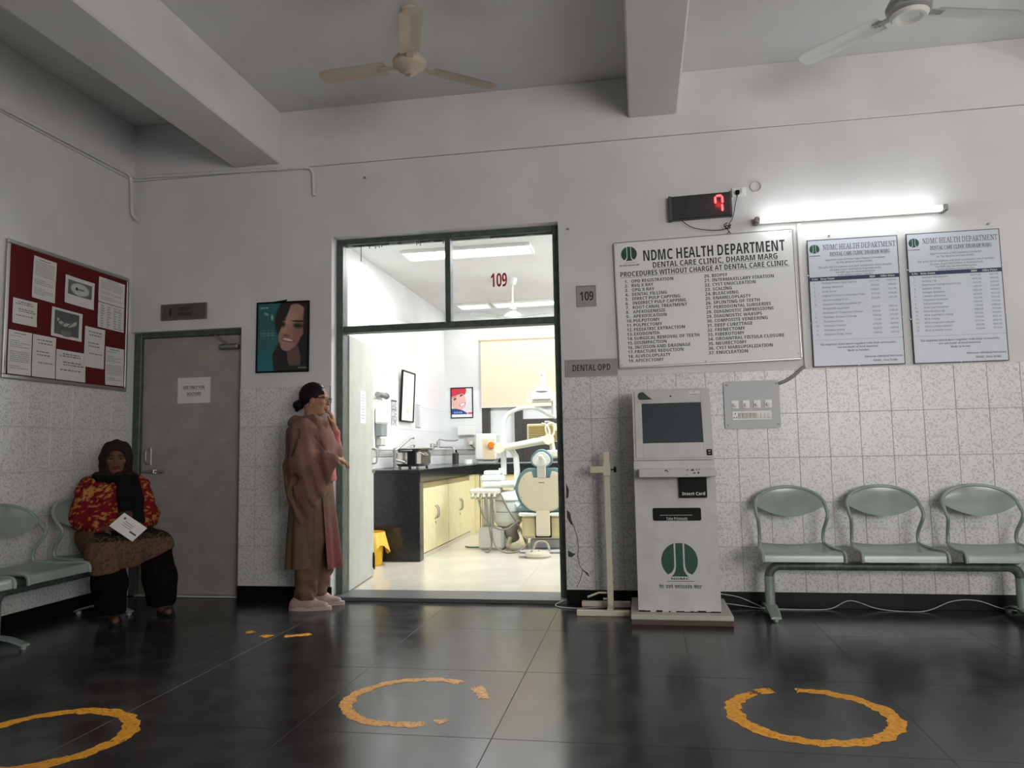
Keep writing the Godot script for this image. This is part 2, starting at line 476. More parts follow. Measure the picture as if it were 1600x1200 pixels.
func lamps() -> void:
	batten("glowing tube light above the white price boards", Vector3(1.455, 2.644, 0.0), 0.0, M.e_tube, Color(0.95, 0.98, 1.0))
	batten("tube light on the hall's right end wall", Vector3(XR, 2.7, 2.4), -PI / 2, M.e_right, Color(1.0, 0.99, 0.975))
	# the wide frosted window behind the camera that the chair backs mirror and that lights the hall softly
	var wb := MB.new()
	var wx := [1.7, 2.6, 3.5, 4.4]
	for x in wx: wb.span(Vector3(x - 0.03, 1.0, ZF - 0.06), Vector3(x + 0.03, 2.7, ZF), 0.004)
	for y in [1.0, 1.85, 2.67]: wb.span(Vector3(1.7, y, ZF - 0.055), Vector3(4.4, y + 0.04, ZF), 0.004)
	var wn := struct("window_2", wb, M.frame_green, "wide frosted window in the wall facing the clinic", "window")
	for i in 3:
		for j in 2:
			wb = MB.new()
			wb.span(Vector3(wx[i] + 0.03, [1.04, 1.89][j], ZF - 0.03), Vector3(wx[i + 1] - 0.03, [1.85, 2.67][j], ZF - 0.024))
			part("pane", wb, M.day_glow, wn, "frosted daylit pane")
	area_light("window_light", Vector3(3.05, 1.85, ZF - 0.07), Vector3(0, 0, -1), Vector2(2.7, 1.7), M.e_window, Color(1.0, 0.985, 0.975))
	batten("tube light on the clinic's right wall", Vector3(CX1, 2.55, -2.6), -PI / 2, M.e_clinic_tube, Color(0.975, 0.99, 1.0))
	# recessed ceiling lights of the clinic
	var k := 0
	for q in [[-2.29, -1.02, -1.72, -2.02, "long recessed ceiling light near the transom in the clinic"], [-2.4, -2.0, -4.5, -4.75, "short recessed ceiling light near the clinic's far corner"], [-1.9, -0.65, -4.5, -4.75, "long recessed ceiling light near the clinic's window"]]:
		var cx: float = (q[0] + q[1]) * 0.5
		var cz: float = (q[2] + q[3]) * 0.5
		var w: float = q[1] - q[0]
		var d: float = q[2] - q[3]
		var t := thing("ceiling_light", q[4], "lamp", Vector3(cx, CH, cz), 0.0, "recessed clinic ceiling lights")
		var b := MB.new()
		b.span(Vector3(-w / 2 - 0.025, -0.03, -d / 2 - 0.025), Vector3(w / 2 + 0.025, 0.0, -d / 2), 0.003)
		b.span(Vector3(-w / 2 - 0.025, -0.03, d / 2), Vector3(w / 2 + 0.025, 0.0, d / 2 + 0.025), 0.003)
		b.span(Vector3(-w / 2 - 0.025, -0.03, -d / 2), Vector3(-w / 2, 0.0, d / 2), 0.003)
		b.span(Vector3(w / 2, -0.03, -d / 2), Vector3(w / 2 + 0.025, 0.0, d / 2), 0.003)
		part("frame", b, M.white_plastic, t)
		b = MB.new()
		b.span(Vector3(-w / 2, -0.012, -d / 2), Vector3(w / 2, -0.001, d / 2))
		part("diffuser", b, M.panel_glow, t, "glowing white diffuser")
		var nb := int(w / 0.13)
		for i in nb - 1:
			b = MB.new()
			b.box(Vector3(-w / 2 + w * (i + 1) / nb, -0.02, 0), Vector3(0.003, 0.014, d))
			part("louvre", b, M.white_plastic, t)
		area_light("clinic_lamp", Vector3(cx, CH - 0.034, cz), Vector3.DOWN, Vector2(w, d), M.e_clinic[k], Color(0.975, 0.99, 1.0))
		k += 1

# ------------------------------------------------------------------ signs
# the round green emblem: two disc segments and a flaring trunk between pale lines
func emblem(b: MB, c: Vector2, R: float, z: float) -> void:
	var P := PackedVector2Array()
	for s in [-1.0, 1.0]:
		P = PackedVector2Array()
		for i in 25:
			var a := lerpf(deg_to_rad(107.0), deg_to_rad(229.0), i / 24.0)
			P.append(c + Vector2(cos(a) * s, sin(a)) * R)
		for q in [[-0.47, -0.66], [-0.36, -0.52], [-0.30, -0.34], [-0.29, -0.1]]:
			P.append(c + Vector2(q[0] * s, q[1]) * R)
		b.prism(P, z, z, false)
	P = PackedVector2Array()
	for q in [[-0.2, 0.97], [-0.2, -0.3], [-0.24, -0.55], [-0.33, -0.72], [-0.46, -0.86], [0.46, -0.86], [0.33, -0.72], [0.24, -0.55], [0.2, -0.3], [0.2, 0.97]]:
		P.append(c + Vector2(q[0], q[1]) * R)
	b.prism(P, z, z, false)

# a line of Devanagari-like strokes under the emblem: head line, stems and bowls
func script_line(b: MB, x0: float, x1: float, y: float, h: float, z: float, words: Array) -> void:
	var total := 0.0
	for w in words: total += w + 0.6
	var s := (x1 - x0) / (total - 0.6)
	var x := x0
	var k := 0
	for w in words:
		b.span(Vector3(x, y + h * 0.82, z), Vector3(x + w * s, y + h, z + 0.0002))
		for i in int(w):
			var cx := x + (i + 0.75) * s
			b.span(Vector3(cx, y, z), Vector3(cx + s * 0.2, y + h * 0.9, z + 0.0002))
			var P := []
			for a in 7:
				var an := TAU * (a / 8.0) + k
				P.append(Vector3(cx - s * 0.3 + cos(an) * s * 0.22, y + h * 0.42 + sin(an) * h * 0.26, z))
			b.tube(P, s * 0.09, 4, false)
			if (k + i) % 3 == 0:
				b.tube([Vector3(cx - s * 0.4, y + h * 1.28, z), Vector3(cx - s * 0.1, y + h * 1.36, z), Vector3(cx + s * 0.08, y + h, z)], s * 0.06, 4, false)
			k += 1
		x += (w + 0.6) * s

func framed_plate(called: String, label: String, category: String, x0: float, y0: float, x1: float, y1: float, plate: Material, edge: Material, rim := 0.008, deep := 0.012) -> Node3D:
	var t := thing(called, label, category, Vector3((x0 + x1) * 0.5, y0, 0.0))
	var w := (x1 - x0) * 0.5
	var h := y1 - y0
	var b := MB.new()
	b.span(Vector3(-w + rim * 0.5, rim * 0.5, 0.0), Vector3(w - rim * 0.5, h - rim * 0.5, deep * 0.7))
	part("plate", b, plate, t)
	b = MB.new()
	b.span(Vector3(-w, 0, 0), Vector3(w, rim, deep), 0.0015)
	b.span(Vector3(-w, h - rim, 0), Vector3(w, h, deep), 0.0015)
	b.span(Vector3(-w, rim, 0), Vector3(-w + rim, h - rim, deep), 0.0015)
	b.span(Vector3(w - rim, rim, 0), Vector3(w, h - rim, deep), 0.0015)
	part("edge", b, edge, t)
	return t

func signs() -> void:
	var grey_plate := mat(Color(0.60, 0.585, 0.565), 0.45)
	var b: MB
	# room number and room name
	var t := framed_plate("number_plate", "small grey plate reading 109 beside the clinic door frame", "sign", -0.419, 2.11, -0.278, 2.264, grey_plate, M.alu)
	b = MB.new()
	b.text("109", Vector3(0, 0.043, 0.009), 0.066, bold, 0.5, 0.098)
	part("lettering", b, M.ink, t)
	t = framed_plate("room_sign", "grey plate reading DENTAL OPD at the top edge of the tiles", "sign", -0.516, 1.602, -0.141, 1.725, grey_plate, M.alu)
	b = MB.new()
	b.text("DENTAL OPD", Vector3(0, 0.040, 0.009), 0.045, bold, 0.5, 0.27)
	part("lettering", b, M.ink, t)
	t = framed_plate("washroom_sign", "small brown plate above the grey corner door reading TOILET (WOMEN)", "sign", -3.735, 2.166, -3.345, 2.295, mat(Color(0.36, 0.32, 0.31), 0.4), mat(Color(0.42, 0.38, 0.36), 0.35), 0.01, 0.022)
	b = MB.new()
	b.text("TOILET", Vector3(0.01, 0.075, 0.0165), 0.026, bold, 0.5, 0.1)
	b.text("(WOMEN)", Vector3(0.01, 0.034, 0.0165), 0.026, bold, 0.5, 0.12)
	var dark := mat(Color(0.08, 0.07, 0.07), 0.6)
	part("lettering", b, dark, t)
	b = MB.new()
	b.xf = Transform3D(Basis(), Vector3(-0.115, 0.028, 0.0165))
	b.prism(PackedVector2Array([Vector2(-0.012, 0.022), Vector2(-0.006, 0.022), Vector2(-0.006, 0), Vector2(-0.001, 0), Vector2(-0.001, 0.022), Vector2(0.001, 0.022), Vector2(0.001, 0), Vector2(0.006, 0), Vector2(0.006, 0.022), Vector2(0.012, 0.022), Vector2(0.005, 0.056), Vector2(-0.005, 0.056)]), 0, 0, false)
	var P := PackedVector2Array()
	for i in 14: P.append(Vector2(cos(TAU * i / 14), sin(TAU * i / 14)) * 0.007 + Vector2(0, 0.066))
	b.prism(P, 0, 0, false)
	part("pictogram", b, dark, t)

	# big board of free procedures (hung a little askew)
	t = thing("procedure_board", "large white board listing procedures without charge at the dental clinic", "sign", Vector3(0.488, 1.667, 0.0))
	t.rotation.z = 0.016
	var W := 1.226
	var H := 0.9
	b = MB.new()
	b.span(Vector3(-W / 2, 0, 0.004), Vector3(W / 2, H, 0.022), 0.003)
	part("panel", b, mat(Color(0.89, 0.89, 0.88), 0.5), t, "white painted panel")
	b = MB.new()
	b.span(Vector3(-W / 2 - 0.006, -0.012, 0.0), Vector3(W / 2 + 0.006, 0.0, 0.024), 0.002)
	b.span(Vector3(W / 2, 0, 0), Vector3(W / 2 + 0.012, H, 0.024), 0.002)
	b.span(Vector3(-W / 2 - 0.006, 0, 0), Vector3(-W / 2, H, 0.024), 0.002)
	b.span(Vector3(-W / 2, H, 0), Vector3(W / 2, H + 0.005, 0.024), 0.002)
	part("edge", b, M.alu, t, "grey metal edging")
	var Z := 0.0225
	b = moved(Vector3(-W / 2, H, Z))
	b.text("NDMC HEALTH DEPARTMENT", Vector3(0.165 * W, -0.146, 0), 0.077, bold, 0.0, 0.79 * W)
	b.text("DENTAL CARE CLINIC, DHARAM MARG", Vector3(0.217 * W, -0.199, 0), 0.039, bold, 0.0, 0.695 * W)
	b.span(Vector3(0.217 * W, -0.2065, 0), Vector3(0.912 * W, -0.2045, 0.0003))
	b.text("PROCEDURES WITHOUT CHARGE AT DENTAL CARE CLINIC", Vector3(0.028 * W, -0.251, 0), 0.036, bold, 0.0, 0.937 * W)
	b.span(Vector3(0.028 * W, -0.2585, 0), Vector3(0.975 * W, -0.2565, 0.0003))
	var left := ["OPD REGISTRATION", "RVG X RAY", "OPG X RAY", "DENTAL FILLING", "DIRECT PULP CAPPING", "INDIRECT PULP CAPPING", "ROOT CANAL TREATMENT", "APEXOGENESIS", "APEXIFICATION", "PULPOTOMY", "PULPECTOMY", "PEDIATRIC EXTRACTION", "EXODONTIA", "SURGICAL REMOVAL OF TEETH", "DISIMPACTION", "INCISION AND DRAINAGE", "FRACTURE REDUCTION", "ALVEOLOPLASTY", "APICECTOMY"]
	for i in left.size():
		b.text("%d." % (i + 1), Vector3(0.05 * W, -0.298 - 0.0318 * i, 0), 0.0225, bold)
		b.text(left[i], Vector3(0.09 * W, -0.298 - 0.0318 * i, 0), 0.0225, bold)
	var right := ["BIOPSY", "INTERMAXILLARY FIXATION", "CYST ENUCLEATION", "SCALING", "BLEACHING", "ENAMELOPLASTY", "SPLINTING OF TEETH", "PERIODONTAL SURGERIES", "DIAGNOSTIC IMPRESSIONS", "DIAGNOSTIC WAXUPS", "COMPOSITE VENEERING", "DEEP CURETTAGE", "FRENECTOMY", "FIBEROTOMY", "OROANTRAL FISTULA CLOSURE", "NEURECTOMY", "CYST MARSUPIALIZATION", "ENUCLEATION"]
	for i in right.size():
		b.text("%d." % (i + 20), Vector3(0.503 * W, -0.298 - 0.0321 * i, 0), 0.0225, bold)
		b.text(right[i], Vector3(0.546 * W, -0.298 - 0.0321 * i, 0), 0.0225, bold)
	part("lettering", b, M.ink, t, "black lettering")
	b = moved(Vector3(-W / 2, H, Z))
	emblem(b, Vector2(0.083 * W, -0.088), 0.056, 0)
	part("emblem", b, M.green, t, "round green emblem")
	b = moved(Vector3(-W / 2, H, Z))
	script_line(b, 0.025 * W, 0.14 * W, -0.176, 0.011, 0, [2.0, 3.0, 6.0, 3.0])
	b.span(Vector3(0.055 * W, -0.152, 0), Vector3(0.115 * W, -0.150, 0.0003))
	part("emblem_script", b, M.ink, t)
	for q in [[-0.6, 0.885], [0.6, 0.885], [-0.02, 0.012], [-0.6, 0.012], [0.6, 0.03]]:
		b = moved(Vector3(0, 0, 0.022))
		b.box(Vector3(q[0], q[1], 0.001), Vector3(0.008, 0.008, 0.004), 0.0015)
		part("screw", b, M.dull_steel, t)

	price_board("white price board for implants ending Made in Sweden, beside the procedures board", 1.473, 0.583, 1.61, 0.881, ["Approved rates of Prime Taper Implants (Dentsply)", "by The Medical Services NDMC.", "The price list for implants and their accessories, which includes", "all taxes, is provided below. It includes both", "the MRP and the discounted price.", "is the dealer's contact number."], [["Dentsply Prime Taper Implant", "12777.00", "11402.00"], ["Healing Abutment", "2528.00", "2086.00"], ["Cover Screw", "1568.00", "1215.00"], ["Implant Transfer (Closed/Open Tray)", "3763.00", "3288.00"], ["Implant Analog EV (S)", "2032.00", "1802.00"], ["Abutment Straight/Angulated MC", "", ""], ["Straight/MU Angulated", "6035.00", "5082.00"], ["Multibase EV Temporary Cylinder", "3320.00", "2768.00"], ["Multibase Retainer Coverage", "1598.00", "1253.00"], ["Prosthesis Screw", "772.00", "657.00"], ["Multibase Transfer", "3765.00", "3200.00"], ["Multibase Analog", "2010.00", "1809.00"], ["Multibase Bridge Screw", "1789.00", "1535.00"]], "Made in Sweden", [6])
	price_board("white price board for implants ending Made in Israel, farther from the procedures board", 2.109, 0.578, 1.608, 0.885, ["Approved rates of MIS Implants (Dentsply)", "by The Medical Services NDMC.", "The price list for implants and their accessories, which includes", "all taxes, is provided below. It includes both", "the MRP and the discounted price.", "is the dealer's contact number."], [["Dentsply MIS Implant", "10677.00", "9427.00"], ["Healing Cap", "4000.00", "3605.00"], ["Impression Coping (Closed tray)", "2520.00", "2160.00"], ["Implant Analog", "1280.00", "1075.00"], ["Straight Abutment", "5862.00", "4978.00"], ["Castable Abutment", "4350.00", "3715.00"], ["Angulated abutment", "7612.00", "6355.00"], ["Ball attachment", "6105.00", "5275.00"], ["Multi Unit Abutment", "7300.00", "6480.00"], ["MUA Healing cap", "3880.00", "3270.00"], ["MUA Impression coping", "4350.00", "3956.00"], ["MUA Analog", "3150.00", "2675.00"], ["MUA temporary cylinder", "5275.00", "4562.00"], ["MUA castable cylinder", "4405.00", "4010.00"], ["MUA prosthetic screw", "3120.00", "2572.00"]], "Made in Israel", [])
	# strip of cable casing running down between the boards
	b = MB.new()
	b.span(Vector3(1.122, 1.6, 0), Vector3(1.147, 2.62, 0.014), 0.003)
	single("cable_casing", b, M.wall, "white vertical cable casing between procedures board and price boards", "cable casing")

func price_board(label: String, cx: float, W: float, y0: float, H: float, head: Array, rows: Array, made: String, skip: Array) -> void:
	var t := thing("price_board", label, "sign", Vector3(cx, y0, 0.0095), 0.0)
	var b := MB.new()
	b.span(Vector3(-W / 2, 0, 0), Vector3(W / 2, H, 0.008), 0.0015)
	part("panel", b, mat(Color(0.79, 0.815, 0.85), 0.35), t, "pale blue-white sheet")
	var z := 0.0083
	b = MB.new()
	for q in [[-W / 2, 0.0, W / 2, 0.0045], [-W / 2, H - 0.0045, W / 2, H], [-W / 2, 0.0, -W / 2 + 0.0045, H], [W / 2 - 0.0045, 0.0, W / 2, H]]:
		b.span(Vector3(q[0], q[1], 0.0), Vector3(q[2], q[3], z + 0.0008))
	b.span(Vector3(-W / 2, H * 0.205, z), Vector3(W / 2, H * 0.205 + 0.0012, z + 0.0003))
	part("border_line", b, mat(Color(0.2, 0.22, 0.27), 0.6), t)
	b = MB.new()
	b.span(Vector3(-W / 2 + 0.004, H * 0.672, z - 0.0003), Vector3(W / 2 - 0.004, H * 0.702, z + 0.0002))
	part("header_bar", b, mat(Color(0.13, 0.2, 0.32), 0.6), t, "dark blue header bar")
	b = moved(Vector3(0, 0, z + 0.0004))
	b.text("S.No", Vector3(-0.465 * W, H * 0.68, 0), 0.0125, serif_bold)
	b.text("Item Name", Vector3(-0.37 * W, H * 0.68, 0), 0.0125, serif_bold)
	b.text("MRP", Vector3(0.17 * W, H * 0.68, 0), 0.0125, serif_bold)
	b.text("Offer Price", Vector3(0.29 * W, H * 0.68, 0), 0.0125, serif_bold)
	part("header_lettering", b, M.white, t)
	b = moved(Vector3(0, 0, z))
	b.text("NDMC HEALTH DEPARTMENT", Vector3(-0.325 * W, H * 0.915, 0), 0.037, serif, 0.0, 0.80 * W)
	b.text("DENTAL CARE CLINIC DHARAM MARG", Vector3(-0.25 * W, H * 0.868, 0), 0.024, serif_bold, 0.0, 0.66 * W)
	b.span(Vector3(-0.25 * W, H * 0.862, 0), Vector3(0.41 * W, H * 0.8635, 0.0002))
	var ys := [0.832, 0.808, 0.775, 0.752, 0.73, 0.709]
	for i in head.size():
		b.text(head[i], Vector3(0.02 * W, H * ys[i] - 0.003, 0), 0.0118, serif, 0.5)
	var dy: float = 0.43 / (rows.size() - 0.2)
	var num := 1
	for i in rows.size():
		var y: float = H * (0.672 - dy * (i + 0.75))
		if not i in skip:
			b.text("%d." % num, Vector3(-0.45 * W, y, 0), 0.0112, serif)
			num += 1
		b.text(rows[i][0], Vector3(-0.36 * W, y, 0), 0.0118, serif)
		if rows[i][1]:
			b.text(rows[i][1], Vector3(0.27 * W, y, 0), 0.0112, serif, 1.0)
			b.text(rows[i][2], Vector3(0.455 * W, y, 0), 0.0112, serif, 1.0)
	b.text("The implants listed above together with their accessories,", Vector3(0, H * 0.165, 0), 0.0125, serif_bold, 0.5)
	b.text("are not made of local material.", Vector3(0, H * 0.14, 0), 0.0125, serif_bold, 0.5)
	b.text(made, Vector3(0, H * 0.113, 0), 0.0125, serif_bold, 0.5)
	b.text("Director (Medical Services)", Vector3(0.475 * W, H * 0.06, 0), 0.013, serif_bold, 1.0)
	b.text("NDMC, New Delhi", Vector3(0.42 * W, H * 0.028, 0), 0.013, serif_bold, 1.0)
	part("lettering", b, mat(Color(0.13, 0.14, 0.17), 0.6), t)
	b = moved(Vector3(0, 0, z))
	emblem(b, Vector2(-0.42 * W, H * 0.925), 0.033, 0)
	part("emblem", b, M.green, t, "round green emblem")
	b = moved(Vector3(0, 0, z))
	script_line(b, -0.485 * W, -0.36 * W, H * 0.868, 0.006, 0, [2.0, 3.0, 6.0, 3.0])
	part("emblem_script", b, M.ink, t)
	for q in [[-W / 2 - 0.003, H * 0.72], [W / 2 + 0.002, H * 0.72], [W / 2 + 0.002, H * 0.36], [-W / 2 - 0.003, H * 0.34], [0.0, 0.003]]:
		b = MB.new()
		b.box(Vector3(q[0], q[1], 0.006), Vector3(0.012, 0.009, 0.008), 0.003)
		part("clip", b, M.white_plastic, t)

# ------------------------------------------------------------------ noticeboard
func print_tex(sd: int, kind: int, w: int, h: int) -> ImageTexture:
	var rng := RandomNumberGenerator.new()
	rng.seed = sd
	var im := Image.create_empty(w, h, false, Image.FORMAT_RGB8)
	im.fill(Color(0.87, 0.86, 0.84))
	var ink := Color(0.56, 0.56, 0.56)
	if kind == 0:      # typed lines with a heading
		im.fill_rect(Rect2i(int(w * 0.25), int(h * 0.05), int(w * 0.5), 4), ink)
		var y := int(h * 0.12)
		while y < h * 0.9:
			var x := int(w * 0.1)
			var stop := w * (0.9 if rng.randf() < 0.75 else 0.5)
			while x < stop:
				var l := rng.randi_range(4, 14)
				im.fill_rect(Rect2i(x, y, mini(l, int(w * 0.92) - x), 3), ink)
				x += l + 3
			y += 8 if rng.randf() < 0.8 else 20
	elif kind == 1:    # few large lines
		for q in [0.1, 0.18, 0.38, 0.46, 0.64]:
			var x := int(w * rng.randf_range(0.12, 0.28))
			var stop := w * rng.randf_range(0.65, 0.9)
			while x < stop:
				var l := rng.randi_range(6, 18)
				im.fill_rect(Rect2i(x, int(h * q), l, 5), Color(0.5, 0.5, 0.5))
				x += l + 4
	elif kind == 2:    # a table
		for i in 9:
			var y := int(h * (0.08 + i * 0.1))
			im.fill_rect(Rect2i(int(w * 0.08), y, int(w * 0.84), 1), Color(0.65, 0.65, 0.65))
			for cx in [0.1, 0.35, 0.6, 0.78]:
				im.fill_rect(Rect2i(int(w * cx), y + 4, int(w * rng.randf_range(0.08, 0.17)), 4), ink)
	elif kind == 3:    # grey picture with a pale band, opened-hand motif
		im.fill_rect(Rect2i(int(w * 0.1), int(h * 0.08), int(w * 0.8), int(h * 0.82)), Color(0.36, 0.38, 0.38))
		for y in h:
			for x in w:
				var u := (x - w * 0.5) / (w * 0.32)
				var v := (y - h * 0.52) / (h * 0.16) + 0.9 * u * u
				if absf(v) < 0.42 and absf(u) < 1.0 and (x / 9 + y / 7) % 4 != 0: im.set_pixel(x, y, Color(0.72, 0.72, 0.7))
				elif v > 1.4 and v < 2.6 and absf(u) < 0.5: im.set_pixel(x, y, Color(0.46, 0.48, 0.48))
	else:              # grey panel with a white oval
		im.fill_rect(Rect2i(int(w * 0.1), int(h * 0.14), int(w * 0.82), int(h * 0.52)), Color(0.42, 0.44, 0.43))
		for y in h:
			for x in w:
				var e := Vector2((x - w * 0.51) / (w * 0.33), (y - h * 0.4) / (h * 0.23)).length()
				if e < 1.0: im.set_pixel(x, y, Color(0.78, 0.78, 0.76) if e < 0.93 else Color(0.55, 0.55, 0.54))
		im.fill_rect(Rect2i(int(w * 0.42), int(h * 0.37), int(w * 0.24), int(h * 0.07)), Color(0.5, 0.5, 0.5))
		for y in range(-8, 9):
			for x in range(-8, 9):
				if x * x + y * y < 60: im.set_pixel(int(w * 0.4) + x, int(h * 0.4) + y, Color(0.2, 0.2, 0.2))
	return tex_of(im)

func wall_sheet(called: String, label: String, cx: float, cy: float, w: float, h: float, m: Material, tilt: float, at: Transform3D, curl: float, group := "") -> MeshInstance3D:
	# a thin sheet that bows slightly off the wall
	var b := MB.new()
	var P := PackedVector3Array()
	for j in 9:
		for i in 7:
			var u := i / 6.0 - 0.5
			var v := j / 8.0 - 0.5
			P.append(Vector3(u * w, v * h, 0.0015 + curl * (u * u * 1.2 + maxf(0.0, -v - 0.2) * 0.6 + maxf(0.0, absf(v) - 0.42) * 0.6)))
	b.grid(P, 7, 9)
	var o := single(called, b, m, label, "paper", group)
	o.transform = at * Transform3D(Basis(Vector3(0, 0, 1), tilt), Vector3(cx, cy, 0))
	return o

func noticeboard() -> void:
	var at := Transform3D(Basis(Vector3(0, 0, -1), Vector3(0, 1, 0), Vector3(1, 0, 0)), Vector3(XL, 0, 0))
	var t := thing("noticeboard", "maroon felt noticeboard with aluminium frame on the left wall", "noticeboard", Vector3(XL, 1.607, 0.634), PI / 2)
	var W := 1.18
	var H := 0.91
	var b := MB.new()
	b.span(Vector3(-W / 2 + 0.02, 0.02, 0), Vector3(W / 2 - 0.02, H - 0.02, 0.012))
	var felt := tri_mat(noise_tex(Color(0.34, 0.045, 0.08), Color(0.40, 0.06, 0.10), 0.2, 3, 71), 3.0, 0.95)
	part("felt_panel", b, felt, t, "maroon felt")
	b = MB.new()
	b.span(Vector3(-W / 2, 0, 0), Vector3(W / 2, 0.026, 0.02), 0.004)
	b.span(Vector3(-W / 2, H - 0.026, 0), Vector3(W / 2, H, 0.02), 0.004)
	b.span(Vector3(-W / 2, 0.026, 0), Vector3(-W / 2 + 0.026, H - 0.026, 0.02), 0.004)
	b.span(Vector3(W / 2 - 0.026, 0.026, 0), Vector3(W / 2, H - 0.026, 0.02), 0.004)
	part("frame", b, M.alu, t, "aluminium frame")
	at.origin.x = XL + 0.0135
	var tx := [tex_mat(print_tex(1, 0, 128, 180), 0.8), tex_mat(print_tex(2, 1, 140, 120), 0.8), tex_mat(print_tex(3, 2, 180, 120), 0.8), tex_mat(print_tex(4, 3, 180, 126), 0.8), tex_mat(print_tex(5, 4, 180, 126), 0.8), tex_mat(print_tex(6, 0, 128, 180), 0.8), tex_mat(print_tex(7, 1, 128, 180), 0.8)]
	# z right, z left, y bottom, y top, print, tilt, label
	for q in [
		[1.013, 0.811, 2.168, 2.457, 0, -0.03, "typed sheet alone in the upper outer part of the noticeboard"],
		[0.724, 0.434, 2.19, 2.393, 4, -0.02, "sheet printed with a white oval on grey, pinned to the noticeboard"],
		[0.39, 0.1, 2.266, 2.456, 0, -0.015, "wide typed sheet in the noticeboard's upper corner beside the door"],
		[0.39, 0.1, 2.07, 2.262, 2, -0.01, "wide sheet with a table, hung edge to edge under another on the noticeboard"],
		[1.166, 0.966, 1.973, 2.14, 1, 0.0, "small squarish sheet with three big lines of print on the noticeboard"],
		[0.838, 0.548, 1.934, 2.14, 3, -0.02, "sheet with a dark grey picture in the noticeboard's middle"],
		[1.19, 1.0, 1.638, 1.926, 5, 0.0, "typed sheet in the noticeboard's lowest row, at its outer edge"],
		[0.992, 0.79, 1.638, 1.925, 6, 0.0, "mostly blank sheet between two others in the noticeboard's lowest row"],
		[0.783, 0.5, 1.638, 1.85, 1, 0.0, "wide sheet with a few lines, lowest row of the noticeboard"],
		[0.523, 0.314, 1.755, 2.056, 6, -0.01, "sheet overlapping the wide one, with short bold lines at its top"],
		[0.294, 0.087, 1.642, 1.935, 5, 0.01, "faintly printed sheet in the noticeboard's lower corner beside the door"]]:
		var lift := 0.004 if q[4] == 6 and q[0] < 0.6 else 0.0
		var a2 := at
		a2.origin.x += lift
		wall_sheet("paper_notice", q[6], -(q[0] + q[1]) * 0.5, (q[2] + q[3]) * 0.5, q[0] - q[1], q[3] - q[2], tx[q[4]], q[5], a2, 0.012, "sheets pinned to the noticeboard")
	# sheet on the corner door
	var s := MB.new()
	var dn := thing("door_notice", "white sheet on the grey corner door reading USE ONLY FOR DOCTORS", "paper", Vector3(-3.50, 1.61, -0.0845))
	s.box(Vector3(0, 0, 0.0008), Vector3(0.285, 0.205, 0.0012))
	part("sheet", s, M.paper, dn)
	s = MB.new()
	s.text("USE ONLY FOR", Vector3(0, 0.012, 0.0018), 0.024, bold, 0.5, 0.185)
	s.text("DOCTORS", Vector3(0, -0.04, 0.0018), 0.024, bold, 0.5, 0.12)
	s.span(Vector3(-0.0925, 0.0045, 0.0016), Vector3(0.0925, 0.0065, 0.0019))
	s.span(Vector3(-0.06, -0.0475, 0.0016), Vector3(0.06, -0.0455, 0.0019))
	part("lettering", s, M.ink, dn)

# ------------------------------------------------------------------ posters and small wall fittings
func sd_ell(p: Vector2, c: Vector2, r: Vector2, a := 0.0) -> float:
	return ((p - c).rotated(-a) / r).length() - 1.0

# soft-edged ellipse: 1 inside, 0 outside
func soft(p: Vector2, c: Vector2, r: Vector2, a := 0.0, e := 0.06) -> float:
	return 1.0 - smoothstep(-e, e, sd_ell(p, c, r, a))

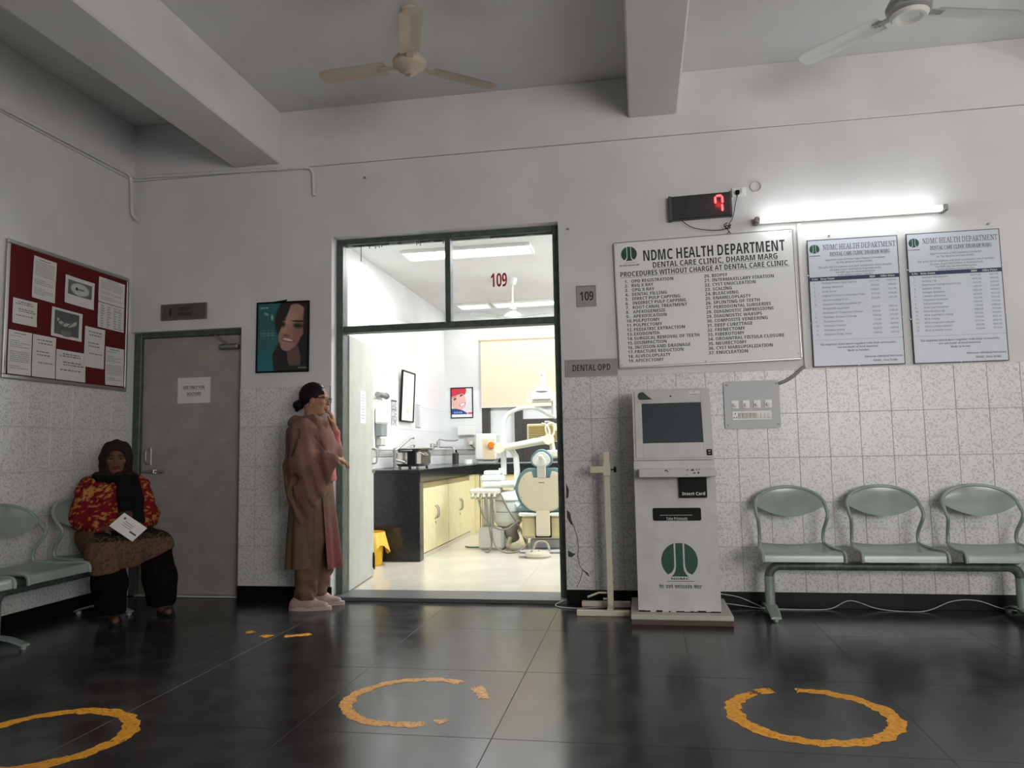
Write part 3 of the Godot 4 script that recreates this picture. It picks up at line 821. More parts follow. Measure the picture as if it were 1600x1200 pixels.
func teal_poster_tex() -> ImageTexture:
	var w := 216
	var h := 274
	var im := Image.create_empty(w, h, false, Image.FORMAT_RGB8)
	var hair := Color(0.115, 0.105, 0.11)
	for y in h:
		for x in w:
			var p := Vector2(float(x) / w, float(y) / w)
			var c := Color(0.15, 0.40, 0.40).lerp(Color(0.10, 0.44, 0.50), smoothstep(0.7, 1.2, p.y))
			c = c.lerp(Color(0.5, 0.7, 0.66), soft(p, Vector2(0.17, 0.2), Vector2(0.05, 0.022), 0.5, 0.2))
			c = c.lerp(Color(0.55, 0.75, 0.58), soft(p, Vector2(0.285, 0.27), Vector2(0.024, 0.055), 0.0, 0.2))
			if p.x > 0.06 and p.x < 0.34 and ((p.y > 0.5 and p.y < 0.512) or (p.y > 0.548 and p.y < 0.575) or (p.y > 0.592 and p.y < 0.62) or (p.y > 0.658 and p.y < 0.67)) and (int(p.x * 60) % 5 != 0): c = c.lerp(Color(0.5, 0.7, 0.68), 0.6)
			if p.x > 0.04 and p.x < 0.2 and p.y > 0.078 and p.y < 0.098 and int(p.x * 80) % 4 != 0: c = Color(0.65, 0.78, 0.78)
			c = c.lerp(hair, maxf(soft(p, Vector2(0.74, 0.34), Vector2(0.40, 0.44), 0.1), maxf(soft(p, Vector2(0.52, 1.0), Vector2(0.2, 0.34), 0.25, 0.1), soft(p, Vector2(0.97, 0.9), Vector2(0.3, 0.6)))))
			var curl := absf(sd_ell(p, Vector2(0.385, 0.98), Vector2(0.07, 0.10), 0.3))
			c = c.lerp(hair, 1.0 - smoothstep(0.15, 0.3, curl))
			# neck and shoulder
			c = c.lerp(Color(0.42, 0.31, 0.285), soft(p, Vector2(0.72, 1.0), Vector2(0.13, 0.30), -0.15, 0.12))
			c = c.lerp(Color(0.15, 0.13, 0.15), smoothstep(1.14, 1.2, p.y) * smoothstep(0.35, 0.45, p.x))
			# face turned to the left
			var fm := maxf(soft(p, Vector2(0.73, 0.36), Vector2(0.26, 0.33), 0.1, 0.05), maxf(soft(p, Vector2(0.64, 0.60), Vector2(0.215, 0.28), 0.32, 0.05), soft(p, Vector2(0.575, 0.80), Vector2(0.12, 0.10), 0.2, 0.08)))
			var sk := Color(0.68, 0.52, 0.46)
			sk = sk.lerp(Color(0.60, 0.42, 0.37), soft(p, Vector2(0.90, 0.62), Vector2(0.2, 0.3), 0.0, 0.5))
			sk = sk.lerp(Color(0.74, 0.585, 0.52), soft(p, Vector2(0.60, 0.28), Vector2(0.16, 0.14), 0.0, 0.6))
			sk = sk.lerp(Color(0.74, 0.565, 0.50), soft(p, Vector2(0.535, 0.47), Vector2(0.045, 0.14), 0.12, 0.5))
			sk = sk.lerp(Color(0.50, 0.34, 0.30), soft(p, Vector2(0.565, 0.61), Vector2(0.075, 0.022), 0.1, 0.6))
			sk = sk.lerp(Color(0.57, 0.31, 0.30), soft(p, Vector2(0.60, 0.695), Vector2(0.14, 0.042), 0.22, 0.15))
			sk = sk.lerp(Color(0.86, 0.82, 0.79), soft(p, Vector2(0.597, 0.69), Vector2(0.105, 0.022), 0.22, 0.2))
			for e in [Vector2(0.80, 0.44), Vector2(0.50, 0.405)]:
				sk = sk.lerp(Color(0.38, 0.26, 0.23), soft(p, e, Vector2(0.10 if e.x > 0.6 else 0.05, 0.055), 0.12, 0.5))
				sk = sk.lerp(Color(0.13, 0.10, 0.10), soft(p, e, Vector2(0.07 if e.x > 0.6 else 0.035, 0.024), 0.12, 0.3))
				sk = sk.lerp(Color(0.24, 0.17, 0.155), soft(p, e + Vector2(0.0, -0.085), Vector2(0.13 if e.x > 0.6 else 0.06, 0.017), 0.06, 0.4))
			c = c.lerp(sk, fm * (1.0 - soft(p, Vector2(1.04, 0.42), Vector2(0.14, 0.6), 0.0, 0.2)))
			c = c.lerp(hair, soft(p, Vector2(0.52, 0.12), Vector2(0.10, 0.30), 0.35, 0.2) * smoothstep(0.45, 0.3, p.y))
			if p.x > 0.8 and p.y > 1.2 and p.y < 1.225 and int(p.x * 90) % 3 != 0: c = Color(0.62, 0.62, 0.62)
			im.set_pixel(x, y, c)
	return tex_of(im)

func cap_poster_tex() -> ImageTexture:
	var w := 120
	var h := 165
	var im := Image.create_empty(w, h, false, Image.FORMAT_RGB8)
	for y in h:
		for x in w:
			var p := Vector2(float(x) / w, float(y) / w)
			var c := Color(0.86, 0.85, 0.86)
			if p.y > 1.22: c = Color(0.92, 0.92, 0.92)
			else:
				if sd_ell(p, Vector2(0.3, 0.17), Vector2(0.42, 0.28), -0.25) < 0: c = Color(0.78, 0.16, 0.24)
				if sd_ell(p, Vector2(0.33, 0.60), Vector2(0.36, 0.46), -0.2) < 0 and p.y > 0.40 - 0.32 * p.x: c = Color(0.88, 0.70, 0.66)
				for e in [Vector2(0.17, 0.50), Vector2(0.47, 0.33)]:
					if sd_ell(p, e, Vector2(0.085, 0.04), -0.5) < 0: c = Color(0.25, 0.18, 0.18)
					if sd_ell(p, e + Vector2(-0.02, -0.1), Vector2(0.12, 0.016), -0.5) < 0: c = Color(0.45, 0.3, 0.27)
				var sm := sd_ell(p, Vector2(0.52, 0.76), Vector2(0.17, 0.065), -0.45)
				if sm < 0: c = Color(0.80, 0.4, 0.42)
				if sm < -0.3: c = Color(0.97, 0.96, 0.95)
				if sd_ell(p, Vector2(0.2, 1.28), Vector2(0.62, 0.32), 0.15) < 0: c = Color(0.16, 0.26, 0.50)
				if p.y > 1.1 and p.y < 1.17 and p.x > 0.1 and p.x < 0.5 and int(p.x * 40) % 4 != 0: c = Color(0.55, 0.65, 0.82)
				if p.y > 1.14 and p.x > 0.78: c = Color(0.8, 0.3, 0.35)
			im.set_pixel(x, y, c)
	return tex_of(im)

func wall_fittings() -> void:
	var b: MB
	# framed teal advertisement
	var t := thing("framed_poster", "teal framed poster of a smiling dark-haired woman beside the corner door", "poster", Vector3(-2.702, 1.716, 0.0))
	t.rotation.z = -0.008
	b = MB.new()
	b.sheet(-0.21, 0.01, 0.21, 0.545, 0.009)
	part("print", b, tex_mat(teal_poster_tex(), 0.25), t, "teal print with a woman's face")
	b = MB.new()
	b.span(Vector3(-0.218, 0, 0), Vector3(0.218, 0.012, 0.016), 0.002)
	b.span(Vector3(-0.218, 0.541, 0), Vector3(0.218, 0.553, 0.016), 0.002)
	b.span(Vector3(-0.218, 0.012, 0), Vector3(-0.206, 0.541, 0.016), 0.002)
	b.span(Vector3(0.206, 0.012, 0), Vector3(0.218, 0.541, 0.016), 0.002)
	b.span(Vector3(-0.21, 0.008, 0), Vector3(0.21, 0.545, 0.007))
	b.prism(PackedVector2Array([Vector2(-0.09, 0.553), Vector2(0.022, 0.565), Vector2(0.03, 0.57), Vector2(0.025, 0.553)]), 0.002, 0.012)
	part("frame", b, M.black, t, "thin black frame")

	# token display
	t = thing("token_display", "black queue display with a red lit figure above the procedures board", "display", Vector3(0.477, 2.695, 0.0))
	t.rotation.z = 0.018
	b = MB.new()
	b.span(Vector3(-0.208, 0, 0), Vector3(0.208, 0.17, 0.05), 0.004)
	part("case", b, mat(Color(0.14, 0.15, 0.16), 0.35), t, "dark plastic case")
	for q in [[-0.222, -0.2], [0.2, 0.214]]:
		b = MB.new()
		b.span(Vector3(q[0], -0.004, 0), Vector3(q[1], 0.174, 0.054), 0.003)
		part("end_cap", b, mat(Color(0.24, 0.27, 0.29), 0.5), t)
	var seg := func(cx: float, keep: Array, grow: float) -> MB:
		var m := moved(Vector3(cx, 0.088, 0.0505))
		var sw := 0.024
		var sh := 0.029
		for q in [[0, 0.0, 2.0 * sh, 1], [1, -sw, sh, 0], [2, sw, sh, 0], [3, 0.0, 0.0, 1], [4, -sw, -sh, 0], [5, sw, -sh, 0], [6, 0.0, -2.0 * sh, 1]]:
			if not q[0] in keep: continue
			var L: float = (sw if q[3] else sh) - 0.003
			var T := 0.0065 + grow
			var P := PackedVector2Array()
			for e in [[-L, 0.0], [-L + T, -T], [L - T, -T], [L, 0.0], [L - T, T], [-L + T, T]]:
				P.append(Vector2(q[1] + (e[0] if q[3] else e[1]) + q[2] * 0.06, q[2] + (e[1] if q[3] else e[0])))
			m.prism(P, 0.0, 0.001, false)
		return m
	part("red_halo", seg.call(0.125, [0, 1, 2, 5], 0.0035), M.red_halo, t, "red halo of the lit figure, modelled as a wider glowing shape")  # wider glowing segments stand in for the red halo round the figure
	var lit := part("lit_figure", seg.call(0.125, [0, 1, 2, 5], -0.0005), M.red_glow, t, "red lit figure")
	lit.position.z = 0.0012
	part("dark_figure", seg.call(-0.06, [0, 1, 2, 3, 4, 5, 6], 0.0), mat(Color(0.2, 0.16, 0.17), 0.4), t)
	part("dark_figure", seg.call(0.03, [0, 1, 2, 3, 4, 5, 6], 0.0), mat(Color(0.2, 0.16, 0.17), 0.4), t)
	var ol := OmniLight3D.new()
	ol.name = "display_light"
	ol.light_color = Color(1, 0.1, 0.12)
	ol.light_energy = 0.006
	ol.light_size = 0.02
	ol.omni_range = 20.0
	ol.omni_attenuation = 2.0
	ol.shadow_enabled = true
	add_child(ol)
	ol.position = Vector3(0.602, 2.79, 0.08)
	# socket beside it, ring and cord
	t = thing("wall_socket", "small white wall socket with a black plug above the queue display", "socket", Vector3(0.745, 2.845, 0.0))
	b = MB.new()
	b.box(Vector3(0, 0.028, 0.008), Vector3(0.095, 0.062, 0.016), 0.004)
	b.box(Vector3(0.022, 0.03, 0.019), Vector3(0.02, 0.034, 0.008), 0.003)
	part("plate", b, M.white_plastic, t)
	b = MB.new()
	b.box(Vector3(-0.012, 0.02, 0.03), Vector3(0.028, 0.03, 0.03), 0.006)
	part("plug", b, M.black, t, "black plug")
	b = moved(Vector3(0.862, 2.905, 0.0))
	var ring := []
	for i in 25: ring.append(Vector3(cos(TAU * i / 24), sin(TAU * i / 24), 0) * 0.036 + Vector3(0, 0, 0.004))
	b.tube(ring, 0.004, 6, false)
	single("junction_ring", b, mat(Color(0.72, 0.7, 0.67), 0.6), "pale round junction cover beside the small wall socket", "junction box")
	b = MB.new()
	b.tube(spline([Vector3(0.733, 2.85, 0.03), Vector3(0.715, 2.78, 0.03), Vector3(0.69, 2.68, 0.062), Vector3(0.66, 2.625, 0.055), Vector3(0.672, 2.605, 0.05), Vector3(0.645, 2.63, 0.05), Vector3(0.64, 2.602, 0.05), Vector3(0.675, 2.63, 0.055), Vector3(0.66, 2.60, 0.045)], 5), 0.003, 6)
	b.tube(spline([Vector3(0.66, 2.605, 0.05), Vector3(0.56, 2.60, 0.04), Vector3(0.42, 2.63, 0.035), Vector3(0.34, 2.69, 0.03)], 5), 0.003, 6)
	b.tube(spline([Vector3(0.655, 2.645, 0.05), Vector3(0.63, 2.63, 0.05), Vector3(0.65, 2.60, 0.05), Vector3(0.672, 2.565, 0.05), Vector3(0.66, 2.58, 0.05), Vector3(0.648, 2.565, 0.05)], 5), 0.003, 6)
	single("black_cable", b, M.black_soft, "thin black cable knotted below the queue display", "cable")

	# switchboard
	t = thing("switchboard", "grey electrical switchboard on the tiles beside the kiosk", "switchboard", Vector3(0.765, 1.203, 0.008))
	b = MB.new()
	b.prism(rrect(-0.185, 0, 0.185, 0.327, 0.012), 0.0, 0.016)
	part("plate", b, mat(Color(0.72, 0.725, 0.735), 0.45), t, "light grey cover plate")
	for q in [[-0.165, 0.025], [0.165, 0.025], [-0.165, 0.302], [0.165, 0.302]]:
		b = moved(Vector3(q[0], q[1], 0.016), Basis(Vector3.RIGHT, PI / 2))
		b.lathe([Vector2(0.007, 0.0), Vector2(0.006, 0.003), Vector2(0.0, 0.004)], 10)
		part("screw", b, M.dull_steel, t)
	for i in 4:
		b = moved(Vector3(-0.113 + 0.073 * i, 0.165, 0.016))
		b.box(Vector3(0, 0.0, 0.003), Vector3(0.046, 0.055, 0.006), 0.002)
		var rg := part("regulator", b, M.white_plastic, t, "white fan regulator")
		b = moved(Vector3(-0.113 + 0.073 * i, 0.162, 0.022), Basis(Vector3.RIGHT, PI / 2))
		b.lathe([Vector2(0.016, 0.0), Vector2(0.014, 0.016), Vector2(0.0, 0.018)], 16)
		part("knob", b, M.white_plastic, rg)
	b = MB.new()
	b.span(Vector3(-0.135, 0.058, 0.016), Vector3(0.125, 0.118, 0.02), 0.002)
	part("switch_rail", b, M.white_plastic, t)
	b = MB.new()
	for q in [[-0.115, 0.102], [-0.123, 0.075], [-0.107, 0.075]]:
		b.box(Vector3(q[0], q[1], 0.0203), Vector3(0.007, 0.007, 0.002), 0.001)
	part("socket_hole", b, M.black, t)
	for i in 9:
		b = MB.new()
		b.xf = Transform3D(Basis(Vector3.RIGHT, 0.18 if i < 5 else -0.18), Vector3(-0.086 + 0.0245 * i, 0.088, 0.021))
		b.box(Vector3.ZERO, Vector3(0.019, 0.04, 0.009), 0.002)
		part("switch", b, M.white_plastic if i > 4 else mat(Color(0.78, 0.77, 0.74), 0.4), t)
	b = MB.new()
	b.tube(spline([Vector3(0.945, 1.505, 0.022), Vector3(1.0, 1.525, 0.024), Vector3(1.06, 1.565, 0.024), Vector3(1.105, 1.605, 0.014), Vector3(1.125, 1.615, 0.01)], 4), 0.011, 8)
	single("flexible_conduit", b, mat(Color(0.5, 0.5, 0.49), 0.5), "short grey flexible conduit rising from the switchboard", "conduit")

	# painted conduit along the walls
	b = MB.new()
	var wx := XL + 0.0235
	b.tube([Vector3(wx, 3.352, 3.4), Vector3(wx, 3.352, 1.3), Vector3(wx, 3.362, 0.1), Vector3(wx, 3.362, 0.03)], 0.0125, 10)
	b.tube(spline([Vector3(wx, 3.355, 0.075), Vector3(wx, 3.25, 0.06), Vector3(wx, 3.08, 0.05), Vector3(wx + 0.01, 3.03, 0.035), Vector3(wx + 0.055, 2.99, 0.025)], 4), 0.0125, 8)
	b.box(Vector3(wx, 3.357, 0.09), Vector3(0.03, 0.032, 0.03), 0.006)
	single("conduit_pipe", b, M.wall, "painted conduit pipe along the left wall with a short drop at the corner", "pipe")
	b = MB.new()
	b.tube([Vector3(wx + 0.03, 3.362, 0.02), Vector3(-3.0, 3.335, 0.018), Vector3(-2.52, 3.325, 0.018), Vector3(-2.472, 3.31, 0.018), Vector3(-2.452, 3.27, 0.018), Vector3(-2.445, 3.09, 0.018)], 0.0125, 10)
	for q in [Vector3(-3.3, 3.345, 0.018), Vector3(-2.75, 3.33, 0.018)]:
		b.box(q, Vector3(0.03, 0.032, 0.03), 0.006)
	single("conduit_pipe", b, M.wall, "painted conduit pipe along the far wall that bends down above the poster", "pipe")

# ------------------------------------------------------------------ kiosk
func kiosk() -> void:
	var t := thing("information_kiosk", "grey self-service kiosk with dark screen and green emblem", "kiosk", Vector3(0.205, 0, 0.0))
	var b := moved(Vector3.ZERO, side_basis())
	# lower body
	b.prism(PackedVector2Array([Vector2(0.10, 0.062), Vector2(0.505, 0.062), Vector2(0.478, 0.90), Vector2(0.478, 1.0), Vector2(0.10, 1.0)]), -0.252, 0.252)
	part("body", b, M.kiosk, t, "grey painted steel body")
	# sloped head
	b = moved(Vector3.ZERO, side_basis())
	b.prism(PackedVector2Array([Vector2(0.10, 1.003), Vector2(0.484, 1.003), Vector2(0.332, 1.46), Vector2(0.322, 1.468), Vector2(0.12, 1.468), Vector2(0.10, 1.45)]), -0.249, 0.249)
	var head := part("head", b, M.kiosk, t, "sloping screen housing")
	var dir := (Vector3(0, 1.46, 0.332) - Vector3(0, 1.003, 0.484)).normalized()
	var fb := Basis(Vector3.RIGHT, dir, Vector3.RIGHT.cross(dir))
	var fo := Vector3(0, 1.003, 0.484)
	# raised bezel with a recessed screen
	b = moved(fo, fb)
	b.span(Vector3(-0.235, 0.012, 0.0), Vector3(-0.19, 0.47, 0.006), 0.002)
	b.span(Vector3(0.19, 0.012, 0.0), Vector3(0.235, 0.47, 0.006), 0.002)
	b.span(Vector3(-0.19, 0.012, 0.0), Vector3(0.19, 0.113, 0.006), 0.002)
	b.span(Vector3(-0.19, 0.388, 0.0), Vector3(0.19, 0.47, 0.006), 0.002)
	part("bezel", b, M.kiosk, head)
	b = moved(fo, fb)
	b.span(Vector3(-0.19, 0.113, -0.001), Vector3(0.19, 0.388, 0.0012))
	part("screen", b, mat(Color(0.22, 0.255, 0.275), 0.35), head, "dark switched-off screen")
	b = moved(fo, fb)
	b.xf = Transform3D(fb * Basis(Vector3.RIGHT, PI / 2), fo + fb * Vector3(0.0, 0.435, 0.006))
	b.lathe([Vector2(0.006, 0.0), Vector2(0.005, 0.002), Vector2(0.0, 0.0025)], 12)
	part("camera_lens", b, M.black, head)
	b = moved(fo, fb)
	b.box(Vector3(0.155, 0.452, 0.0066), Vector3(0.068, 0.032, 0.001))
	part("sticker", b, M.paper, head, "small white sticker")
	b = moved(fo, fb)
	b.text("PHC", Vector3(0.15, 0.457, 0.0074), 0.007, bold, 0.5)
	b.text("KIOSK-1", Vector3(0.155, 0.439, 0.0074), 0.008, bold, 0.5, 0.055)
	part("sticker_lettering", b, M.ink, head)
	b = moved(fo, fb)
	var P := PackedVector2Array()
	for i in 12:
		var a := lerpf(1.2, 4.1, i / 11.0)
		P.append(Vector2(-0.185 + cos(a) * 0.028, 0.44 + sin(a) * 0.03))
	P.append(Vector2(-0.165, 0.414)); P.append(Vector2(-0.12, 0.417)); P.append(Vector2(-0.15, 0.442))
	b.prism(P, 0.006, 0.0072, false)
	part("torn_emblem", b, mat(Color(0.22, 0.28, 0.24), 0.5), head, "worn remnant of a green emblem")
	b = moved(fo, fb)
	script_line(b, -0.22, -0.13, 0.396, 0.006, 0.0063, [2.0, 3.0, 6.0, 3.0])
	part("worn_print", b, mat(Color(0.5, 0.5, 0.48), 0.6), head)
	b = moved(fo, fb)
	b.box(Vector3(0.222, 0.045, 0.007), Vector3(0.033, 0.04, 0.006), 0.002)
	var usb := part("port_plate", b, M.black, head, "black port plate")
	b = moved(fo, fb)
	b.box(Vector3(0.222, 0.052, 0.0105), Vector3(0.015, 0.009, 0.002))
	b.box(Vector3(0.222, 0.036, 0.0105), Vector3(0.013, 0.006, 0.002))
	part("port", b, M.steel, usb)
	# tray
	b = MB.new()
	b.span(Vector3(-0.222, 0.897, 0.47), Vector3(0.245, 0.95, 0.605), 0.005)
	part("tray", b, M.kiosk, t, "projecting tray with chipped paint")
	b = MB.new()
	for q in [[-0.055, 0.94, 0.012, 0.005], [-0.045, 0.932, 0.005, 0.004], [-0.03, 0.942, 0.003, 0.003], [0.075, 0.941, 0.006, 0.004], [0.105, 0.94, 0.013, 0.006], [0.13, 0.942, 0.006, 0.003], [0.145, 0.944, 0.007, 0.003], [0.115, 0.922, 0.012, 0.004], [0.14, 0.924, 0.008, 0.008], [0.07, 0.911, 0.007, 0.002]]:
		P = PackedVector2Array()
		for i in 9:
			var a := TAU * i / 9
			P.append(Vector2(q[0] + cos(a) * q[2] * 1.25 * (0.7 + 0.3 * sin(i * 2.4)), q[1] + sin(a) * q[3] * 1.15 * (0.7 + 0.3 * cos(i * 3.1))))
		b.prism(P, 0.604, 0.6056)
	part("paint_chip", b, mat(Color(0.17, 0.15, 0.14), 0.8), t, "bare dark chips in the paint")
	# card reader
	b = MB.new()
	b.span(Vector3(0.028, 0.766, 0.47), Vector3(0.195, 0.9, 0.515), 0.003)
	var cr := part("card_reader", b, M.black, t, "black card slot unit")
	b = MB.new()
	b.text("Insert Card", Vector3(0.112, 0.782, 0.5155), 0.019, bold, 0.5, 0.14)
	part("lettering", b, M.white, cr)
	# printer slot
	b = MB.new()
	var front := func(y: float) -> float: return lerpf(0.505, 0.478, (y - 0.062) / 0.838)
	var sb := Basis(Vector3.RIGHT, -atan2(0.027, 0.838))
	b = moved(Vector3(0, 0.662, front.call(0.662)), sb)
	b.prism(rrect(-0.143, -0.04, 0.155, 0.04, 0.01), -0.004, 0.003)
	var sl := part("printer_slot", b, M.black, t, "black printout slot")
	b = moved(Vector3(0, 0.662, front.call(0.662)), sb)
	b.span(Vector3(-0.1, -0.007, 0.003), Vector3(0.1, -0.004, 0.004))
	b.text("Take Printouts", Vector3(0.005, -0.036, 0.0042), 0.019, bold, 0.5, 0.13)
	part("lettering", b, mat(Color(0.72, 0.72, 0.7), 0.6), sl)
	# emblem sticker
	b = moved(Vector3(0.016, 0.342, front.call(0.342)), sb)
	b.span(Vector3(-0.157, -0.15, -0.001), Vector3(0.157, 0.15, 0.0008))
	var stk := part("emblem_sticker", b, mat(Color(0.775, 0.775, 0.76), 0.6), t, "square sticker with green emblem")
	b = moved(Vector3(0.016, 0.342, front.call(0.342)), sb)
	emblem(b, Vector2(-0.005, 0.033), 0.112, 0.0014)
	part("emblem", b, M.green, stk, "round green emblem")
	b = moved(Vector3(0.016, 0.342, front.call(0.342)), sb)
	b.text("NDMC", Vector3(-0.005, -0.083, 0.0014), 0.013, bold, 0.5, 0.11)
	b.span(Vector3(-0.085, -0.094, 0.001), Vector3(0.08, -0.091, 0.0016))
	script_line(b, -0.137, 0.127, -0.136, 0.02, 0.0012, [2.0, 3.0, 7.0, 3.5])
	part("lettering", b, M.ink, stk)
	# torn strip where the body meets the plinth, plinth
	b = MB.new()
	var rng := RandomNumberGenerator.new()
	rng.seed = 4
	var x := -0.25
	while x < 0.25:
		var w := rng.randf_range(0.01, 0.04)
		if x > 0.03 or rng.randf() < 0.5:
			b.span(Vector3(x, 0.062, 0.503), Vector3(minf(x + w, 0.25), 0.062 + rng.randf_range(0.003, 0.012), 0.5065))
		x += w
	part("rust_edge", b, mat(Color(0.17, 0.09, 0.08), 0.9), t, "rusty lower edge")
	b = MB.new()
	b.span(Vector3(-0.299, 0.032, 0.045), Vector3(0.314, 0.062, 0.6), 0.004)
	part("plinth", b, mat(Color(0.72, 0.71, 0.68), 0.5), t, "white painted plinth")
	b = MB.new()
	b.span(Vector3(-0.297, 0.0, 0.047), Vector3(0.312, 0.034, 0.598), 0.003)
	part("plinth_edge", b, mat(Color(0.36, 0.29, 0.26), 0.8), t, "bare brown board edge")

func sanitiser_stand() -> void:
	var t := thing("pedal_stand", "cream steel pedal stand for hand sanitiser beside the kiosk", "stand", Vector3(-0.232, 0, 0.2))
	var b := MB.new()
	b.span(Vector3(-0.02, 0.04, -0.02), Vector3(0.02, 1.06, 0.02), 0.003)
	part("post", b, M.cream, t)
	b = MB.new()
	b.span(Vector3(-0.215, 0, 0.135), Vector3(0.13, 0.036, 0.175), 0.004)
	part("foot_bar", b, M.cream, t)
	b = MB.new()
	b.span(Vector3(-0.205, 0, -0.165), Vector3(0.13, 0.036, -0.125), 0.004)
	part("foot_bar", b, M.cream, t)
	b = MB.new()
	b.span(Vector3(-0.02, 0.002, -0.125), Vector3(0.02, 0.04, 0.135), 0.004)
	part("spine", b, M.cream, t)
	b = MB.new()
	b.xf = Transform3D(Basis(Vector3(0, 0, 1), 0.0), Vector3(-0.02, 0.115, -0.02))
	b.tube([Vector3(0.0, 0.0, 0), Vector3(-0.06, 0.0, 0.0), Vector3(-0.135, -0.03, 0.0)], 0.012, 4, true, 0.6)
	b.tube([Vector3(0.0, -0.04, 0.0), Vector3(-0.03, -0.04, 0)], 0.008, 4)
	part("pedal", b, M.cream, t)
	b = MB.new()
	b.span(Vector3(-0.11, 0.92, -0.028), Vector3(-0.02, 0.926, 0.035), 0.001)
	b.span(Vector3(-0.11, 0.926, 0.03), Vector3(-0.02, 0.965, 0.035), 0.001)
	b.span(Vector3(-0.024, 0.90, -0.03), Vector3(0.026, 0.985, 0.034), 0.002)
	part("bottle_shelf", b, M.cream, t)
	b = MB.new()
	b.tube([Vector3(0.02, 0.94, 0), Vector3(0.06, 0.94, 0)], 0.005, 8)
	b.xf = Transform3D(Basis(Vector3(0, 0, 1), -PI / 2), Vector3(0.055, 0.94, 0))
	b.lathe([Vector2(0.0, -0.008), Vector2(0.018, -0.008), Vector2(0.021, 0.0), Vector2(0.018, 0.008), Vector2(0.0, 0.01)], 14)
	part("clamp_knob", b, M.black, t, "black clamp knob")
	b = MB.new()
	b.tube([Vector3(0.0, 1.05, 0), Vector3(0.002, 1.10, 0), Vector3(-0.02, 1.103, 0), Vector3(-0.085, 1.105, 0)], 0.004, 6)
	part("press_rod", b, M.cream, t)
	# white cable on the floor beside it
	b = MB.new()
	b.tube(spline([Vector3(-0.56, 0.035, 0.03), Vector3(-0.62, 0.008, 0.06), Vector3(-0.58, 0.005, 0.13), Vector3(-0.45, 0.005, 0.16), Vector3(-0.33, 0.005, 0.12), Vector3(-0.12, 0.005, 0.09), Vector3(0.1, 0.005, 0.025)], 5), 0.0035, 6)
	single("floor_cable", b, M.cable, "thin white cable on the floor from clinic door to kiosk", "cable")
	b = MB.new()
	b.tube(spline([Vector3(0.5, 0.09, 0.03), Vector3(0.62, 0.07, 0.035), Vector3(0.74, 0.02, 0.04), Vector3(0.8, 0.004, 0.05), Vector3(1.05, 0.004, 0.08), Vector3(1.2, 0.008, 0.05), Vector3(1.33, 0.055, 0.022), Vector3(1.5, 0.01, 0.06), Vector3(1.75, 0.004, 0.08), Vector3(1.95, 0.06, 0.022), Vector3(2.1, 0.065, 0.022), Vector3(2.25, 0.02, 0.05), Vector3(2.5, 0.004, 0.07), Vector3(3.0, 0.004, 0.07)], 6), 0.0033, 6)
	b.tube(spline([Vector3(0.5, 0.03, 0.03), Vector3(0.6, 0.02, 0.035), Vector3(0.72, 0.008, 0.06), Vector3(0.84, 0.004, 0.08), Vector3(1.05, 0.004, 0.085)], 5), 0.0033, 6)
	single("floor_cable", b, M.cable, "thin white cable straggling along the skirting behind the benches", "cable")

# ------------------------------------------------------------------ benches
func seat_meshes() -> Array:
	# local: x across, z forward from the wall side, floor at y = 0
	var half := [Vector3(0.24, 0.372, 0.394), Vector3(0.24, 0.408, 0.39), Vector3(0.238, 0.429, 0.355), Vector3(0.226, 0.428, 0.2), Vector3(0.207, 0.436, 0.055), Vector3(0.2, 0.455, 0.02), Vector3(0.2, 0.515, 0.028), Vector3(0.213, 0.60, 0.085), Vector3(0.222, 0.64, 0.075), Vector3(0.219, 0.69, 0.03)]
	var path := spline(half, 5)
	for i in range(1, 24):
		var a := PI * i / 24.0
		path.append(Vector3(0.219 * cos(a), 0.69 + 0.115 * sin(a), 0.03 - 0.075 * sin(a)))
	var other := spline(half, 5)
	other.reverse()
	for p in other: path.append(Vector3(-p.x, p.y, p.z))
	var fr := MB.new()
	fr.tube(path, 0.0115, 8)
	# pan: pressed sheet, slightly hollow, front edge rolled down
	var prof := spline([Vector3(0.19, 0.448, 0.03), Vector3(0.196, 0.438, 0.05), Vector3(0.208, 0.426, 0.13), Vector3(0.216, 0.423, 0.21), Vector3(0.225, 0.428, 0.31), Vector3(0.229, 0.429, 0.355), Vector3(0.231, 0.42, 0.384), Vector3(0.231, 0.376, 0.392)], 4)
	var pan := MB.new()
	for layer in 2:
		var P := PackedVector3Array()
		for p in prof:
			for i in 13:
				var u := i / 6.0 - 1.0
				P.append(Vector3(p.x * u, p.y - 0.012 * (1.0 - u * u) * clampf((0.365 - p.z) * 7.0, 0.0, 1.0) - 0.004 * layer, p.z - (0.004 if layer == 1 and p.z > 0.375 else 0.0)))
		pan.grid(P, 13, prof.size(), false, PackedColorArray(), layer == 0)
	# back: almond-shaped sheet inside the loop
	var bk := MB.new()
	for layer in 2:
		var P := PackedVector3Array()
		for j in 13:
			var v := j / 12.0
			for i in 25:
				var u := -cos(PI * i / 24.0)
				var top := 0.69 + 0.113 * sqrt(maxf(0.0, 1.0 - u * u))
				var bot := 0.69 - 0.072 * (1.0 - u * u)
				var y := lerpf(bot, top, v)
				var z := 0.03 - 0.075 * (y - 0.69) / 0.115 if y > 0.69 else 0.03 + 0.02 * (0.69 - y) / 0.072
				P.append(Vector3(0.218 * u, y, z - 0.03 * (1.0 - u * u) * 4.0 * v * (1.0 - v) + 0.004 * layer))
		bk.grid(P, 25, 13, false, PackedColorArray(), layer == 0)
	return [pan.mesh(), fr.mesh(), bk.mesh()]

